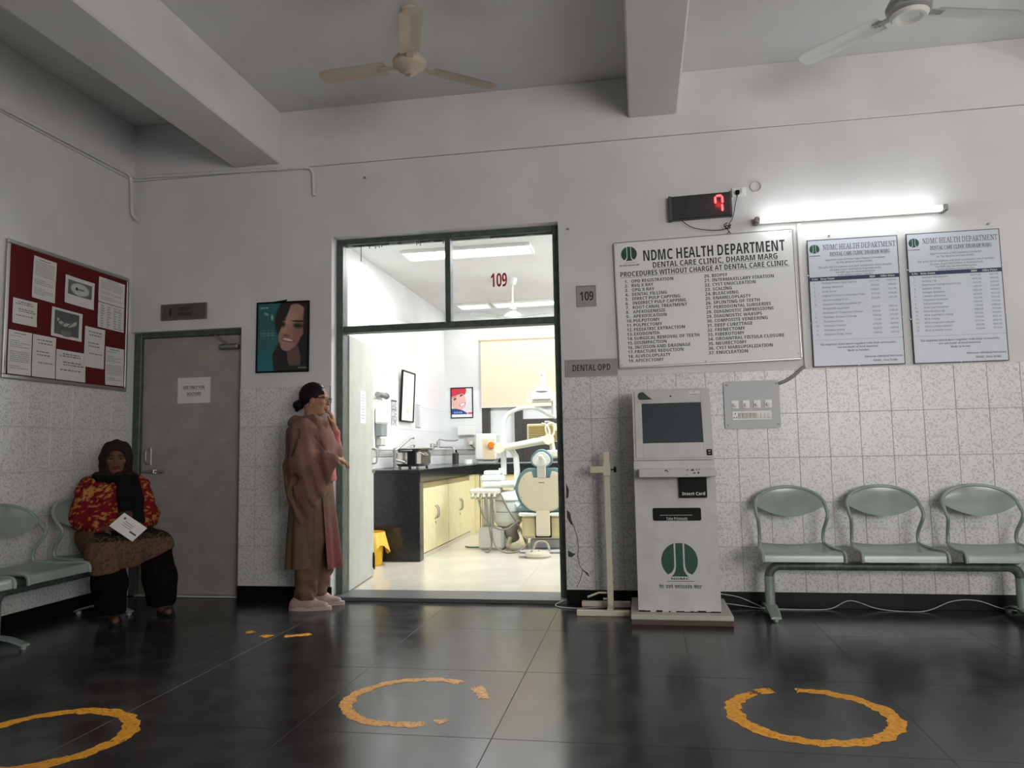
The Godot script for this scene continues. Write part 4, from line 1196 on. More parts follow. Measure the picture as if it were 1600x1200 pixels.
func bench(label: String, at: Vector3, turn: float, seats: Array) -> void:
	var E: float = seats[-1] + 0.165
	var t := thing("waiting_bench", label, "bench", at, turn)
	var ms: Array = M.seat
	var b := MB.new()
	# beam with bent ends that turn down into the legs
	var path := []
	for s in [-1.0, 1.0]:
		var side := []
		side.append(Vector3(E * s, 0.2, 0.13))
		for i in 7:
			var a := PI * 0.5 * i / 6.0
			side.append(Vector3((E - 0.07 * (1.0 - cos(a))) * s, 0.24 + 0.07 * sin(a), 0.13))
		if s > 0: side.reverse()
		path.append_array(side)
	b.tube(path, 0.029, 12, true)
	part("beam", b, M.bench_beam, t, "dark green painted steel beam")
	for s in [-1.0, 1.0]:
		b = MB.new()
		b.tube([Vector3(E * s, 0.03, 0.13), Vector3(E * s, 0.245, 0.13)], 0.031, 14)
		var lg := part("leg", b, M.bench, t)
		b = MB.new()
		var P := PackedVector3Array()
		var rows := 13
		for j in rows:
			var v := j / (rows - 1.0) * 2.0 - 1.0
			var yc := 0.062 - 0.04 * v * v
			var hw := 0.037 - 0.006 * v * v
			var th := 0.014
			var zz := 0.13 + 0.21 * v
			for q in [[-1, -1], [1, -1], [1, 0.4], [0.6, 1], [-0.6, 1], [-1, 0.4]]:
				P.append(Vector3(E * s + hw * q[0], yc - 0.008 + th * (q[1] * 0.5 + 0.5), zz))
		b.grid(P, 6, rows, true, PackedColorArray(), false)
		b.disc(P.slice(0, 6), Vector3(0, 0, -1))
		b.disc(P.slice(P.size() - 6), Vector3(0, 0, 1))
		for e in [-0.195, 0.195]:
			b.xf = Transform3D(Basis(), Vector3(E * s, 0, 0.13 + e))
			b.lathe([Vector2(0.0, 0.0), Vector2(0.018, 0.0), Vector2(0.018, 0.02), Vector2(0.0, 0.022)], 10)
			b.xf = Transform3D()
		part("foot", b, M.bench, lg)
	for k in seats.size():
		var o := MeshInstance3D.new()
		o.name = "seat"
		o.mesh = ms[0]
		o.material_override = M.bench
		t.add_child(o, true)
		o.position = Vector3(seats[k], 0, 0.02)
		for q in [["seat_frame", 1], ["backrest", 2]]:
			var c := MeshInstance3D.new()
			c.name = q[0]
			c.mesh = ms[q[1]]
			c.material_override = M.bench
			o.add_child(c, true)
		b = MB.new()
		b.span(Vector3(-0.14, 0.335, 0.07), Vector3(0.14, 0.40, 0.18), 0.006)
		part("mounting_plate", b, M.bench_beam, o)

func benches() -> void:
	M.seat = seat_meshes()
	var sp := [-0.575, 0.0, 0.575]
	bench("green steel bench of three seats against the tiles beside the kiosk", Vector3(1.53, 0, 0.10), 0.0, sp)
	bench("green steel bench continuing the row away from the kiosk", Vector3(3.255, 0, 0.10), 0.0, sp)
	bench("green steel two-seat bench under the noticeboard where a woman sits", Vector3(XL + 0.165, 0, 1.04), PI / 2, [-0.2875, 0.2875])
	bench("green steel bench continuing the row away from the corner", Vector3(XL + 0.165, 0, 2.48), PI / 2, sp)

# ------------------------------------------------------------------ fans
func fan(label: String, at: Vector3, angles: Array, R: float, body: Material, cap_m: Material, ceil_y: float, style: int, group: String) -> void:
	var t := thing("ceiling_fan", label, "fan", at, 0.0, group)
	var b := MB.new()
	var up := ceil_y - at.y
	b.tube([Vector3(0, 0.05, 0), Vector3(0, up - 0.02, 0)], 0.013, 10)
	if style == 0: b.lathe([Vector2(0.0, 0.085), Vector2(0.045, 0.085), Vector2(0.04, 0.12), Vector2(0.016, 0.16)], 16)
	part("down_rod", b, body, t)
	b = MB.new()
	b.lathe([Vector2(0.0, up - 0.085), Vector2(0.03, up - 0.08), Vector2(0.05, up - 0.05), Vector2(0.058, up - 0.01), Vector2(0.058, up)], 20)
	part("canopy", b, body, t)
	b = MB.new()
	if style == 0:
		b.lathe([Vector2(0.0, -0.055), Vector2(0.045, -0.052), Vector2(0.075, -0.035), Vector2(0.10, -0.012), Vector2(0.105, 0.012), Vector2(0.09, 0.035), Vector2(0.06, 0.055), Vector2(0.03, 0.075), Vector2(0.0, 0.078)], 32, true)
	else:
		b.lathe([Vector2(0.09, -0.035), Vector2(0.112, -0.02), Vector2(0.118, 0.015), Vector2(0.10, 0.05), Vector2(0.05, 0.075), Vector2(0.03, 0.1), Vector2(0.0, 0.1)], 32)
	part("motor", b, body, t)
	b = MB.new()
	if style == 0:
		b.lathe([Vector2(0.0, -0.075), Vector2(0.03, -0.07), Vector2(0.042, -0.05)], 20, true)
	else:
		b.lathe([Vector2(0.0, -0.036), Vector2(0.05, -0.04), Vector2(0.07, -0.055), Vector2(0.085, -0.055), Vector2(0.1, -0.035)], 32)
	part("motor_cap", b, cap_m, t)
	for a in angles:
		var dirv := Basis(Vector3.UP, -deg_to_rad(a))
		b = moved(Vector3.ZERO, dirv)
		b.span(Vector3(0.09, -0.012, -0.022), Vector3(0.2, -0.006, 0.022), 0.002)
		for q in [[0.17, -0.012], [0.17, 0.012], [0.19, 0.0]]:
			b.box(Vector3(q[0], -0.0145, q[1]), Vector3(0.008, 0.005, 0.008), 0.002)
		var arm := MB.new()
		var P := PackedVector3Array()
		for j in 11:
			var v := j / 10.0
			var hw := lerpf(0.058, 0.066, v)
			if v > 0.85: hw *= 1.0 - 0.35 * pow((v - 0.85) / 0.15, 2.0)
			for i in 9:
				var u := i / 4.0 - 1.0
				var emboss := 0.004 if absf(u) < 0.45 and v > 0.12 and v < 0.9 else 0.0
				P.append(Vector3(lerpf(0.15, R, v) - (0.012 * u * u if j == 10 else 0.0), -0.004 - u * 0.011 - 0.003 * u * u + emboss, hw * u))
		arm.xf = Transform3D(dirv, Vector3.ZERO)
		arm.grid(P, 9, 11, false, PackedColorArray(), false)
		for i in P.size(): P[i].y -= 0.0025
		arm.grid(P, 9, 11, false, PackedColorArray(), true)
		var bl := part("blade", arm, cap_m if style == 1 else body, t)
		part("blade_bracket", b, body, bl)

func fans() -> void:
	var beige := mat(Color(0.76, 0.70, 0.63), 0.35)
	fan("beige ceiling fan above the clinic doorway", Vector3(-1.315, 3.45, 1.137), [72.0, 184.0, 320.0], 0.60, beige, beige, CEIL, 0, "hall ceiling fans")
	fan("white-bladed ceiling fan with grey motor, beyond the beam from the beige one", Vector3(1.53, 3.45, 1.146), [224.0, 344.0, 104.0], 0.66, mat(Color(0.58, 0.58, 0.58), 0.35), mat(Color(0.86, 0.855, 0.83), 0.4), CEIL, 1, "hall ceiling fans")

# ------------------------------------------------------------------ worn yellow rings on the floor
func ring_mark(label: String, c: Vector2, R: float, wd: float, arcs: Array, sd: int, wear: float) -> void:
	var f := FastNoiseLite.new()
	f.seed = sd
	f.frequency = 2.2
	f.fractal_octaves = 4
	var b := MB.new()
	var na := 540
	var nr := 10
	for i in na:
		var d0 := 360.0 * i / na
		var ok := -1.0
		for a in arcs:
			var lo: float = a[0]
			var hi: float = a[1]
			for sh in [-360.0, 0.0, 360.0]:
				if d0 + sh >= lo and d0 + sh <= hi: ok = minf(d0 + sh - lo, hi - d0 - sh)
		if ok < 0: continue
		var a0 := deg_to_rad(d0)
		var a1 := deg_to_rad(360.0 * (i + 1) / na)
		var m := (a0 + a1) * 0.5
		var rin := R - wd + 0.02 * f.get_noise_2d(cos(m) * 1.3, sin(m) * 1.3)
		var rout := R + 0.02 * f.get_noise_2d(cos(m) * 1.3 + 7.0, sin(m) * 1.3)
		for j in nr:
			var q0 := lerpf(rin, rout, float(j) / nr)
			var q1 := lerpf(rin, rout, float(j + 1) / nr)
			var p := Vector2(cos(m), sin(m)) * (q0 + q1) * 0.5
			var nz := f.get_noise_2d(m * R * 4.0 + 20.0 * sin(m * 0.5), p.length() * 30.0)
			var edge := clampf(1.0 - ok / 5.0, 0.0, 1.0) * 0.5
			if nz > wear - edge: continue
			b.quad(Vector3(cos(a0) * q1, 0, sin(a0) * q1), Vector3(cos(a1) * q1, 0, sin(a1) * q1), Vector3(cos(a1) * q0, 0, sin(a1) * q0), Vector3(cos(a0) * q0, 0, sin(a0) * q0))
	var o := single("floor_ring", b, M.yellow_paint, label, "floor marking", "yellow distancing rings")
	o.position = Vector3(c.x, 0.0008, c.y)

func floor_marks() -> void:
	# angles: 0 towards +x, 90 towards the camera
	ring_mark("worn yellow ring painted on the floor before the kiosk", Vector2(0.642, 2.095), 0.338, 0.066, [[-91, 232], [236, 250]], 3, 0.52)
	ring_mark("worn yellow ring painted on the floor before the clinic doorway, broken on one side", Vector2(-1.005, 2.105), 0.325, 0.055, [[66, 298], [316, 350], [47, 58]], 8, 0.52)
	ring_mark("yellow ring painted on the floor nearest the green bench row under the noticeboard", Vector2(-2.325, 2.70), 0.338, 0.066, [[-360, 360]], 5, 0.54)
	ring_mark("few scraps left of a yellow floor ring near the standing woman", Vector2(-2.2, 0.78), 0.325, 0.06, [[47, 78], [92, 107], [128, 141]], 12, 0.42)

# ------------------------------------------------------------------ clinic furniture
func clinic_furniture() -> void:
	var b := MB.new()
	# continuous black worktop along the left and far wall, with its end panel
	b.span(Vector3(CX0 + 0.012, 0.885, CZ + 0.012), Vector3(-2.155, 0.915, -1.80), 0.003)
	b.span(Vector3(-2.155, 0.885, CZ + 0.012), Vector3(CX1 - 0.3, 0.915, -4.42), 0.003)
	b.span(Vector3(-2.18, 0.79, -4.42), Vector3(-2.155, 0.885, -1.80))
	b.span(Vector3(-2.155, 0.79, -4.445), Vector3(CX1 - 0.3, 0.885, -4.42))
	var o := single("granite_worktop", b, M.granite_black, "black granite worktop running round the clinic's corner", "worktop")
	b = MB.new()
	b.span(Vector3(CX0 + 0.012, CF, -1.826), Vector3(-2.155, 0.884, -1.802), 0.002)
	part("end_panel", b, M.granite_black, o, "black granite end panel")
	b = MB.new()
	b.span(Vector3(-2.18, CF, -1.93), Vector3(-2.155, 0.788, -1.828), 0.002)
	part("front_post", b, mat(Color(0.2, 0.21, 0.22), 0.2), o)
	b = MB.new()
	b.span(Vector3(-2.7, CF, -4.47), Vector3(-2.185, 0.788, -4.125), 0.002)
	b.span(Vector3(-2.185, CF, -4.47), Vector3(-2.125, 0.788, -4.44), 0.002)
	part("corner_filler", b, M.laminate, o, "cream corner panel")
	# sink set into the worktop
	b = MB.new()
	b.span(Vector3(-2.66, 0.9152, -4.75), Vector3(-2.28, 0.918, -4.2), 0.002)
	part("sink_rim", b, M.steel, o)
	# cabinets with two doors each
	var spans := [[-1.94, -3.02, "cream two-door cabinet under the worktop, next to its black end panel"], [-3.03, -4.12, "cream two-door cabinet under the worktop, next to the inner corner"]]
	for q in spans:
		var t := thing("base_cabinet", q[2], "cabinet", Vector3(-2.2, CF, (q[0] + q[1]) * 0.5), 0.0, "cream cabinets under the worktop")
		var L: float = (q[0] - q[1]) * 0.5
		b = MB.new()
		b.span(Vector3(-0.5, 0.045, -L), Vector3(0.0, 0.76, L), 0.002)
		part("body", b, mat(Color(0.62, 0.56, 0.4), 0.6), t)
		b = MB.new()
		b.span(Vector3(-0.5, 0.0, -L), Vector3(0.012, 0.044, L), 0.001)
		part("kick_board", b, mat(Color(0.8, 0.78, 0.7), 0.4), t)
		for s in [-1.0, 1.0]:
			b = MB.new()
			b.span(Vector3(0.001, 0.055, minf(0.005 * s, (L - 0.01) * s)), Vector3(0.02, 0.70, maxf(0.005 * s, (L - 0.01) * s)), 0.003)
			var dr := part("door", b, M.laminate, t)
			b = MB.new()
			b.tube(spline([Vector3(0.02, 0.50, 0.045 * s), Vector3(0.045, 0.475, 0.035 * s), Vector3(0.05, 0.43, 0.03 * s), Vector3(0.045, 0.385, 0.035 * s), Vector3(0.02, 0.36, 0.045 * s)], 4), 0.0055, 6)
			if s > 0: b.box(Vector3(0.024, 0.32, 0.02), Vector3(0.006, 0.03, 0.012), 0.002)
			part("handle", b, M.dull_steel, dr)
	var fx := -2.155
	for q in [[-2.12, -1.62, "cream single cabinet in the inner corner under the worktop"], [-1.61, -0.6, "cream cabinet under the window worktop behind the dental unit"]]:
		var t := thing("base_cabinet", q[2], "cabinet", Vector3((q[0] + q[1]) * 0.5, CF, -4.46), 0.0, "cream cabinets under the worktop")
		var L: float = (q[1] - q[0]) * 0.5
		b = MB.new()
		b.span(Vector3(-L, 0.045, -0.55), Vector3(L, 0.76, 0.0), 0.002)
		part("body", b, M.laminate, t)
		b = MB.new()
		b.span(Vector3(-L, 0.0, -0.55), Vector3(L, 0.044, -0.02), 0.001)
		part("kick_board", b, mat(Color(0.8, 0.78, 0.7), 0.4), t)
		for s in ([-1.0, 1.0] if L > 0.4 else [0.0]):
			b = MB.new()
			if s == 0.0: b.span(Vector3(-L + 0.008, 0.055, 0.001), Vector3(L - 0.008, 0.70, 0.02), 0.002)
			else: b.span(Vector3(minf(0.003 * s, (L - 0.008) * s), 0.055, 0.001), Vector3(maxf(0.003 * s, (L - 0.008) * s), 0.70, 0.02), 0.002)
			var dr := part("door", b, M.laminate, t)
			b = MB.new()
			var hx: float = 0.04 * s if s != 0.0 else L - 0.06
			b.tube(spline([Vector3(hx, 0.50, 0.02), Vector3(hx, 0.475, 0.045), Vector3(hx, 0.43, 0.05), Vector3(hx, 0.385, 0.045), Vector3(hx, 0.36, 0.02)], 4), 0.0055, 6)
			part("handle", b, M.dull_steel, dr)
	# window with dark frame, white-painted panes and an air conditioner
	b = MB.new()
	var z0 := CZ - 0.09
	var z1 := CZ + 0.012
	b.span(Vector3(-2.215, 0.93, z0), Vector3(-2.10, 2.6, z1), 0.004)
	b.span(Vector3(-1.745, 0.93, z0), Vector3(-1.63, 2.6, z1), 0.004)
	b.span(Vector3(-0.42, 0.93, z0), Vector3(-0.30, 2.6, z1), 0.004)
	b.span(Vector3(-2.2, 2.52, z0), Vector3(-0.30, 2.6, z1), 0.004)
	b.span(Vector3(-1.64, 1.46, z0), Vector3(-0.42, 1.53, z1), 0.004)
	b.span(Vector3(-2.10, 0.93, z0), Vector3(-1.745, 0.99, z1), 0.004)
	b.span(Vector3(-1.63, 0.93, z0), Vector3(-0.42, 1.19, z1), 0.004)
	b.span(Vector3(-1.63, 1.19, z0), Vector3(-1.57, 1.46, z1), 0.004)
	var w := struct("window_1", b, M.window_dark, "dark framed window behind the roller blind in the clinic", "window")
	for q in [[-2.10, 0.99, -1.745, 2.52], [-1.63, 1.53, -0.42, 2.52]]:
		b = MB.new()
		b.span(Vector3(q[0], q[1], z0 + 0.03), Vector3(q[2], q[3], z0 + 0.036))
		part("pane", b, mat(Color(0.93, 0.94, 0.94), 0.3), w, "white painted pane")
	var t := thing("air_conditioner", "cream window air conditioner with yellowed louvres under the blind", "air conditioner", Vector3(-1.26, 1.19, CZ))
	b = MB.new()
	b.span(Vector3(-0.31, 0.005, -0.08), Vector3(0.33, 0.268, 0.03), 0.012)
	part("case", b, mat(Color(0.86, 0.82, 0.67), 0.4), t)
	b = MB.new()
	b.span(Vector3(-0.28, 0.03, 0.031), Vector3(0.30, 0.245, 0.035))
	part("grille_back", b, mat(Color(0.52, 0.46, 0.26), 0.6), t)
	for i in 9:
		b = moved(Vector3(0.01, 0.045 + 0.0235 * i, 0.042), Basis(Vector3.RIGHT, 0.5))
		b.box(Vector3.ZERO, Vector3(0.58, 0.004, 0.02))
		part("louvre", b, mat(Color(0.78, 0.71, 0.48), 0.5), t)
	# roller blind
	t = thing("roller_blind", "cream roller blind drawn over the upper clinic window", "blind", Vector3(-1.27, 1.70, CZ + 0.03))
	b = MB.new()
	b.span(Vector3(-0.945, 0.01, 0.0), Vector3(0.945, 0.97, 0.004))
	var bm := mat(Color(0.92, 0.825, 0.715), 0.8)
	part("fabric", b, bm, t, "cream fabric")
	b = MB.new()
	b.tube([Vector3(-0.965, 0.985, 0.01), Vector3(0.965, 0.985, 0.01)], 0.024, 14)
	part("roller", b, mat(Color(0.9, 0.85, 0.76), 0.5), t)
	b = MB.new()
	b.span(Vector3(-0.945, 0.0, -0.006), Vector3(0.945, 0.014, 0.01), 0.003)
	part("bottom_bar", b, M.white, t)

func tube_arc(a: Vector3, b: Vector3, c: Vector3, n := 10) -> Array:
	var out := []
	for i in n + 1:
		var t := float(i) / n
		out.append(a.lerp(b, t).lerp(b.lerp(c, t), t))
	return out

func dental_chair() -> void:
	# seen from behind; local origin on the floor below the backrest, the chair faces -z
	var t := thing("dental_chair", "dental chair with teal upholstery and cream back shell, seen from behind", "dental chair", Vector3(-1.03, CF, -2.5))
	var b: MB
	# back shell outline
	var P := PackedVector2Array()
	var right := [Vector2(0.0, 0.40), Vector2(0.08, 0.405), Vector2(0.17, 0.44), Vector2(0.245, 0.52), Vector2(0.283, 0.62), Vector2(0.285, 0.70), Vector2(0.26, 0.77), Vector2(0.225, 0.825), Vector2(0.16, 0.865), Vector2(0.08, 0.868), Vector2(0.0, 0.862)]
	var pts := []
	for q in right: pts.append(Vector3(q.x, q.y, 0))
	var sm := spline(pts, 4)
	for q in sm: P.append(Vector2(q.x, q.y))
	for i in range(sm.size() - 2, 0, -1): P.append(Vector2(-sm[i].x, sm[i].y))
	var tilt := Basis(Vector3.RIGHT, 0.12)
	var org := Vector3(0, 0.0, -0.06)
	b = moved(org, tilt)
	# cushion (far side), thick, rounded by two layers
	var C := PackedVector2Array()
	for p in P: C.append(Vector2(p.x * 1.0, 0.64 + (p.y - 0.64) * 1.03))
	b.prism(C, -0.075, -0.015)
	var C2 := PackedVector2Array()
	for p in P: C2.append(Vector2(p.x * 0.93, 0.64 + (p.y - 0.64) * 0.95))
	b.prism(C2, -0.10, -0.075)
	part("back_cushion", b, M.upholstery, t, "teal upholstery")
	b = moved(org, tilt)
	var S := PackedVector2Array()
	for p in P:
		var q := Vector2(p.x * 0.885, 0.63 + (p.y - 0.63) * 0.90)
		if q.y > 0.78 and absf(q.x) < 0.09: q.y = 0.80 - 0.02
		S.append(q)
	b.prism(S, -0.016, 0.012)
	var S2 := PackedVector2Array()
	for p in S: S2.append(Vector2(p.x * 0.93, 0.62 + (p.y - 0.62) * 0.93))
	b.prism(S2, 0.012, 0.022)
	var sh := part("back_shell", b, M.dental_cream, t, "cream plastic back shell")
	b = moved(org, tilt)
	for q in [[-0.19, 0.775], [0.19, 0.775], [0.205, 0.70], [-0.22, 0.58], [0.22, 0.58]]:
		b.box(Vector3(q[0], q[1], 0.0225), Vector3(0.008, 0.008, 0.003), 0.001)
	b.box(Vector3(0.0, 0.735, 0.0225), Vector3(0.06, 0.006, 0.001))
	part("screw", b, M.ink, sh)
	# headrest
	b = moved(org, tilt)
	var Hh := PackedVector2Array()
	for i in 40:
		var a := TAU * i / 40
		var rx := 0.115 * (1.0 - 0.16 * sin(a))
		Hh.append(Vector2(cos(a) * rx, 0.975 + sin(a) * 0.098))
	b.prism(Hh, -0.09, -0.03)
	part("headrest", b, M.upholstery, t, "teal headrest")
	b = moved(org, tilt)
	var H2 := PackedVector2Array()
	for p in Hh: H2.append(Vector2(p.x * 0.8, 0.97 + (p.y - 0.97) * 0.78))
	b.prism(H2, -0.03, 0.0)
	b.xf = Transform3D(tilt * Basis(Vector3.RIGHT, PI / 2), org + tilt * Vector3(0, 0.955, 0.0))
	b.lathe([Vector2(0.05, 0.0), Vector2(0.045, 0.025), Vector2(0.02, 0.03), Vector2(0.0, 0.03)], 20)
	part("headrest_shell", b, M.dental_white, t)
	b = moved(org, tilt)
	b.box(Vector3(0, 0.86, 0.0), Vector3(0.09, 0.16, 0.03), 0.008)
	b.box(Vector3(0, 1.0, 0.025), Vector3(0.05, 0.05, 0.03), 0.008)
	part("headrest_bar", b, mat(Color(0.78, 0.78, 0.74), 0.35), t)
	# strut from base to back
	b = MB.new()
	b.xf = Transform3D(Basis(Vector3.RIGHT, -0.06), Vector3(0, 0, 0))
	b.span(Vector3(-0.075, 0.17, 0.005), Vector3(0.075, 0.49, 0.04), 0.012)
	part("back_strut", b, M.dental_cream, t, "cream back strut")
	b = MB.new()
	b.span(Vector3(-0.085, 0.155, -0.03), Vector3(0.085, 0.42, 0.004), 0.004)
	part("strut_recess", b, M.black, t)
	# seat
	b = MB.new()
	b.box(Vector3(0.0, 0.455, -0.50), Vector3(0.56, 0.09, 1.0), 0.035)
	part("seat_cushion", b, M.upholstery, t, "teal seat")
	b = MB.new()
	b.box(Vector3(0.0, 0.395, -0.48), Vector3(0.52, 0.04, 0.98), 0.012)
	part("seat_pan", b, M.dental_white, t)
	for s in [-1.0, 1.0]:
		b = MB.new()
		b.tube(spline([Vector3(0.27 * s, 0.42, -0.25), Vector3(0.34 * s, 0.5, -0.25), Vector3(0.35 * s, 0.58, -0.3), Vector3(0.35 * s, 0.59, -0.5)], 4), 0.025, 8)
		part("armrest", b, M.dental_white, t)
	# base
	b = moved(Vector3(0, 0, 0))
	b.box(Vector3(0.0, 0.26, -0.32), Vector3(0.47, 0.24, 0.58), 0.03)
	part("base_cover", b, mat(Color(0.84, 0.79, 0.62), 0.4), t, "cream base cover")
	b = MB.new()
	b.span(Vector3(-0.25, 0.0, -0.7), Vector3(0.3, 0.03, 0.06), 0.01)
	b.box(Vector3(0.03, 0.085, -0.32), Vector3(0.36, 0.12, 0.5), 0.02)
	part("floor_plate", b, mat(Color(0.62, 0.63, 0.62), 0.4), t, "grey floor plate")
	# foot control on the floor
	t = thing("foot_control", "low beige foot control on the floor behind the dental chair", "foot pedal", Vector3(-1.05, CF, -2.17))
	b = MB.new()
	b.lathe([Vector2(0.0, 0.0), Vector2(0.13, 0.0), Vector2(0.135, 0.02), Vector2(0.12, 0.045), Vector2(0.06, 0.065), Vector2(0.0, 0.068)], 28)
	part("housing", b, mat(Color(0.72, 0.69, 0.61), 0.45), t)
	b = MB.new()
	b.tube(spline([Vector3(-0.06, 0.05, -0.08), Vector3(-0.02, 0.13, -0.12), Vector3(0.07, 0.13, -0.13), Vector3(0.11, 0.05, -0.1)], 4), 0.012, 8)
	part("carry_bow", b, mat(Color(0.6, 0.58, 0.52), 0.45), t)
	b = MB.new()
	b.box(Vector3(-0.13, 0.02, 0.06), Vector3(0.1, 0.02, 0.06), 0.006)
	b.box(Vector3(0.02, 0.06, 0.04), Vector3(0.02, 0.03, 0.03), 0.006)
	b.box(Vector3(-0.05, 0.06, 0.05), Vector3(0.02, 0.03, 0.03), 0.006)
	part("pedal", b, mat(Color(0.6, 0.58, 0.52), 0.45), t)

func dental_unit() -> void:
	var t := thing("dental_unit", "white dental delivery unit with trays, hoses and a lamp pole beside the chair", "dental unit", Vector3(-1.52, CF, -2.85))
	var b := MB.new()
	# pedestal
	b.span(Vector3(-0.25, 0.0, -0.2), Vector3(0.03, 0.24, 0.16), 0.03)
	part("pedestal", b, M.dental_white, t, "white pedestal")
	b = MB.new()
	b.span(Vector3(-0.23, 0.22, -0.14), Vector3(-0.12, 0.60, 0.06), 0.02)
	part("pedestal_post", b, mat(Color(0.8, 0.79, 0.72), 0.4), t)
	# body
	b = moved(Vector3(0.06, 0, 0))
	b.lathe([Vector2(0.0, 0.24), Vector2(0.12, 0.25), Vector2(0.155, 0.3), Vector2(0.16, 0.45), Vector2(0.155, 0.54), Vector2(0.13, 0.6), Vector2(0.08, 0.63), Vector2(0.0, 0.635)], 32)
	part("water_tank", b, M.dental_white, t, "round white tank body")
	b = moved(Vector3(0.06, 0, 0))
	b.lathe([Vector2(0.1605, 0.40), Vector2(0.1615, 0.404), Vector2(0.1605, 0.408)], 32)
	b.lathe([Vector2(0.16, 0.52), Vector2(0.164, 0.525), Vector2(0.158, 0.53)], 32)
	part("body_seam", b, mat(Color(0.55, 0.55, 0.52), 0.5), t)
	b = MB.new()
	b.tube(spline([Vector3(0.12, 0.10, 0.04), Vector3(0.1, 0.2, 0.08), Vector3(0.13, 0.28, 0.05)], 4), 0.07, 10)
	part("column", b, M.hose, t, "brown-grey support column")
	# upper block, shelf and instrument tray
	b = MB.new()
	b.span(Vector3(-0.23, 0.73, -0.12), Vector3(0.02, 0.80, 0.10), 0.02)
	b.span(Vector3(-0.20, 0.80, -0.12), Vector3(-0.02, 0.85, 0.06), 0.012)
	b.tube([Vector3(-0.02, 0.85, 0.0), Vector3(-0.02, 0.875, 0.0)], 0.02, 10)
	part("bowl_block", b, M.dental_white, t, "white upper block")
	b = MB.new()
	b.span(Vector3(-0.22, 0.66, -0.1), Vector3(0.15, 0.735, 0.13), 0.03)
	part("arm_block", b, M.dental_white, t)
	b = MB.new()
	b.span(Vector3(-0.31, 0.60, -0.05), Vector3(0.0, 0.66, 0.30), 0.016)
	part("instrument_tray", b, mat(Color(0.86, 0.86, 0.80), 0.35), t, "white instrument tray")
	b = MB.new()
	for i in 5:
		b.tube([Vector3(-0.27 + 0.06 * i, 0.61, 0.29), Vector3(-0.27 + 0.06 * i, 0.57, 0.33)], 0.018, 10)
	b.tube(tube_arc(Vector3(-0.29, 0.58, 0.28), Vector3(-0.2, 0.54, 0.34), Vector3(-0.12, 0.585, 0.31), 8), 0.008, 8)
	part("instrument_holder", b, mat(Color(0.68, 0.67, 0.6), 0.4), t)
	b = MB.new()
	for q in [[-0.15, 0.0], [-0.09, 0.03], [-0.03, 0.0]]:
		b.tube([Vector3(q[0], 0.56, 0.33), Vector3(q[0] + 0.004, 0.46, 0.34), Vector3(q[0] + 0.01, 0.40, 0.335)], [0.012, 0.014, 0.007], 10)
	part("handpiece", b, mat(Color(0.74, 0.73, 0.67), 0.35), t)
	# hoses hanging in loops to the floor
	for h in [
		[Vector3(-0.13, 0.56, 0.33), Vector3(-0.10, 0.35, 0.35), Vector3(-0.06, 0.1, 0.36), Vector3(-0.09, 0.012, 0.38), Vector3(-0.13, 0.008, 0.36)],
		[Vector3(-0.06, 0.56, 0.33), Vector3(-0.06, 0.3, 0.35), Vector3(-0.03, 0.1, 0.38), Vector3(0.08, 0.015, 0.42), Vector3(0.22, 0.02, 0.40), Vector3(0.3, 0.08, 0.30), Vector3(0.24, 0.2, 0.2), Vector3(0.1, 0.42, 0.18), Vector3(0.01, 0.6, 0.17)],
		[Vector3(-0.2, 0.55, 0.33), Vector3(-0.15, 0.38, 0.34), Vector3(-0.03, 0.26, 0.34), Vector3(0.1, 0.24, 0.3), Vector3(0.2, 0.31, 0.22), Vector3(0.28, 0.33, 0.15)],
		[Vector3(0.18, 0.28, 0.1), Vector3(0.26, 0.1, 0.14), Vector3(0.32, 0.01, 0.2), Vector3(0.5, 0.008, 0.2)]]:
		b = MB.new()
		b.tube(spline(h, 6), 0.009, 8)
		part("hose", b, M.hose, t, "beige rubber hose")
	b = MB.new()
	b.tube(spline([Vector3(0.1, 0.12, 0.12), Vector3(0.09, 0.05, 0.2), Vector3(0.18, 0.03, 0.28), Vector3(0.3, 0.03, 0.24)], 5), 0.03, 10)
	part("suction_hose", b, mat(Color(0.60, 0.57, 0.50), 0.5), t, "thick suction hose")
	b = MB.new()
	for s in [0.28, 0.36]:
		b.tube([Vector3(s - 0.02, 0.01, 0.0), Vector3(s, 0.28, -0.02)], 0.006, 6)
	b.box(Vector3(0.33, 0.30, 0.0), Vector3(0.16, 0.05, 0.14), 0.015)
	part("side_table", b, M.dental_white, t)
	# lamp pole with gooseneck
	b = MB.new()
	b.tube([Vector3(0.0, 0.80, -0.1), Vector3(0.0, 1.28, -0.1)], 0.032, 14)
	b.tube([Vector3(0.14, 0.55, -0.1), Vector3(0.15, 0.85, -0.1), Vector3(0.14, 1.0, -0.1), Vector3(0.09, 1.08, -0.1), Vector3(0.0, 1.12, -0.1)], 0.034, 12)
	part("lamp_pole", b, M.dental_white, t, "white lamp pole")
	b = MB.new()
	b.tube(spline([Vector3(0.0, 1.27, -0.1), Vector3(0.01, 1.38, -0.1), Vector3(0.06, 1.47, -0.1), Vector3(0.17, 1.53, -0.1), Vector3(0.30, 1.545, -0.1), Vector3(0.42, 1.52, -0.1), Vector3(0.52, 1.46, -0.1), Vector3(0.6, 1.43, -0.1)], 5), 0.023, 12)
	part("lamp_arm", b, M.dental_white, t, "white curved lamp arm")
	b = MB.new()
	b.tube([Vector3(0.575, 1.43, -0.1), Vector3(0.575, 1.63, -0.1)], 0.022, 10)
	part("lamp_post", b, M.dental_white, t)
	b = moved(Vector3(0.46, 1.64, -0.08), Basis(Vector3.RIGHT, 0.15))
	b.box(Vector3(0.0, 0.03, 0.0), Vector3(0.26, 0.12, 0.16), 0.035)
	b.xf = Transform3D(Basis(), Vector3(0.46, 1.74, -0.08))
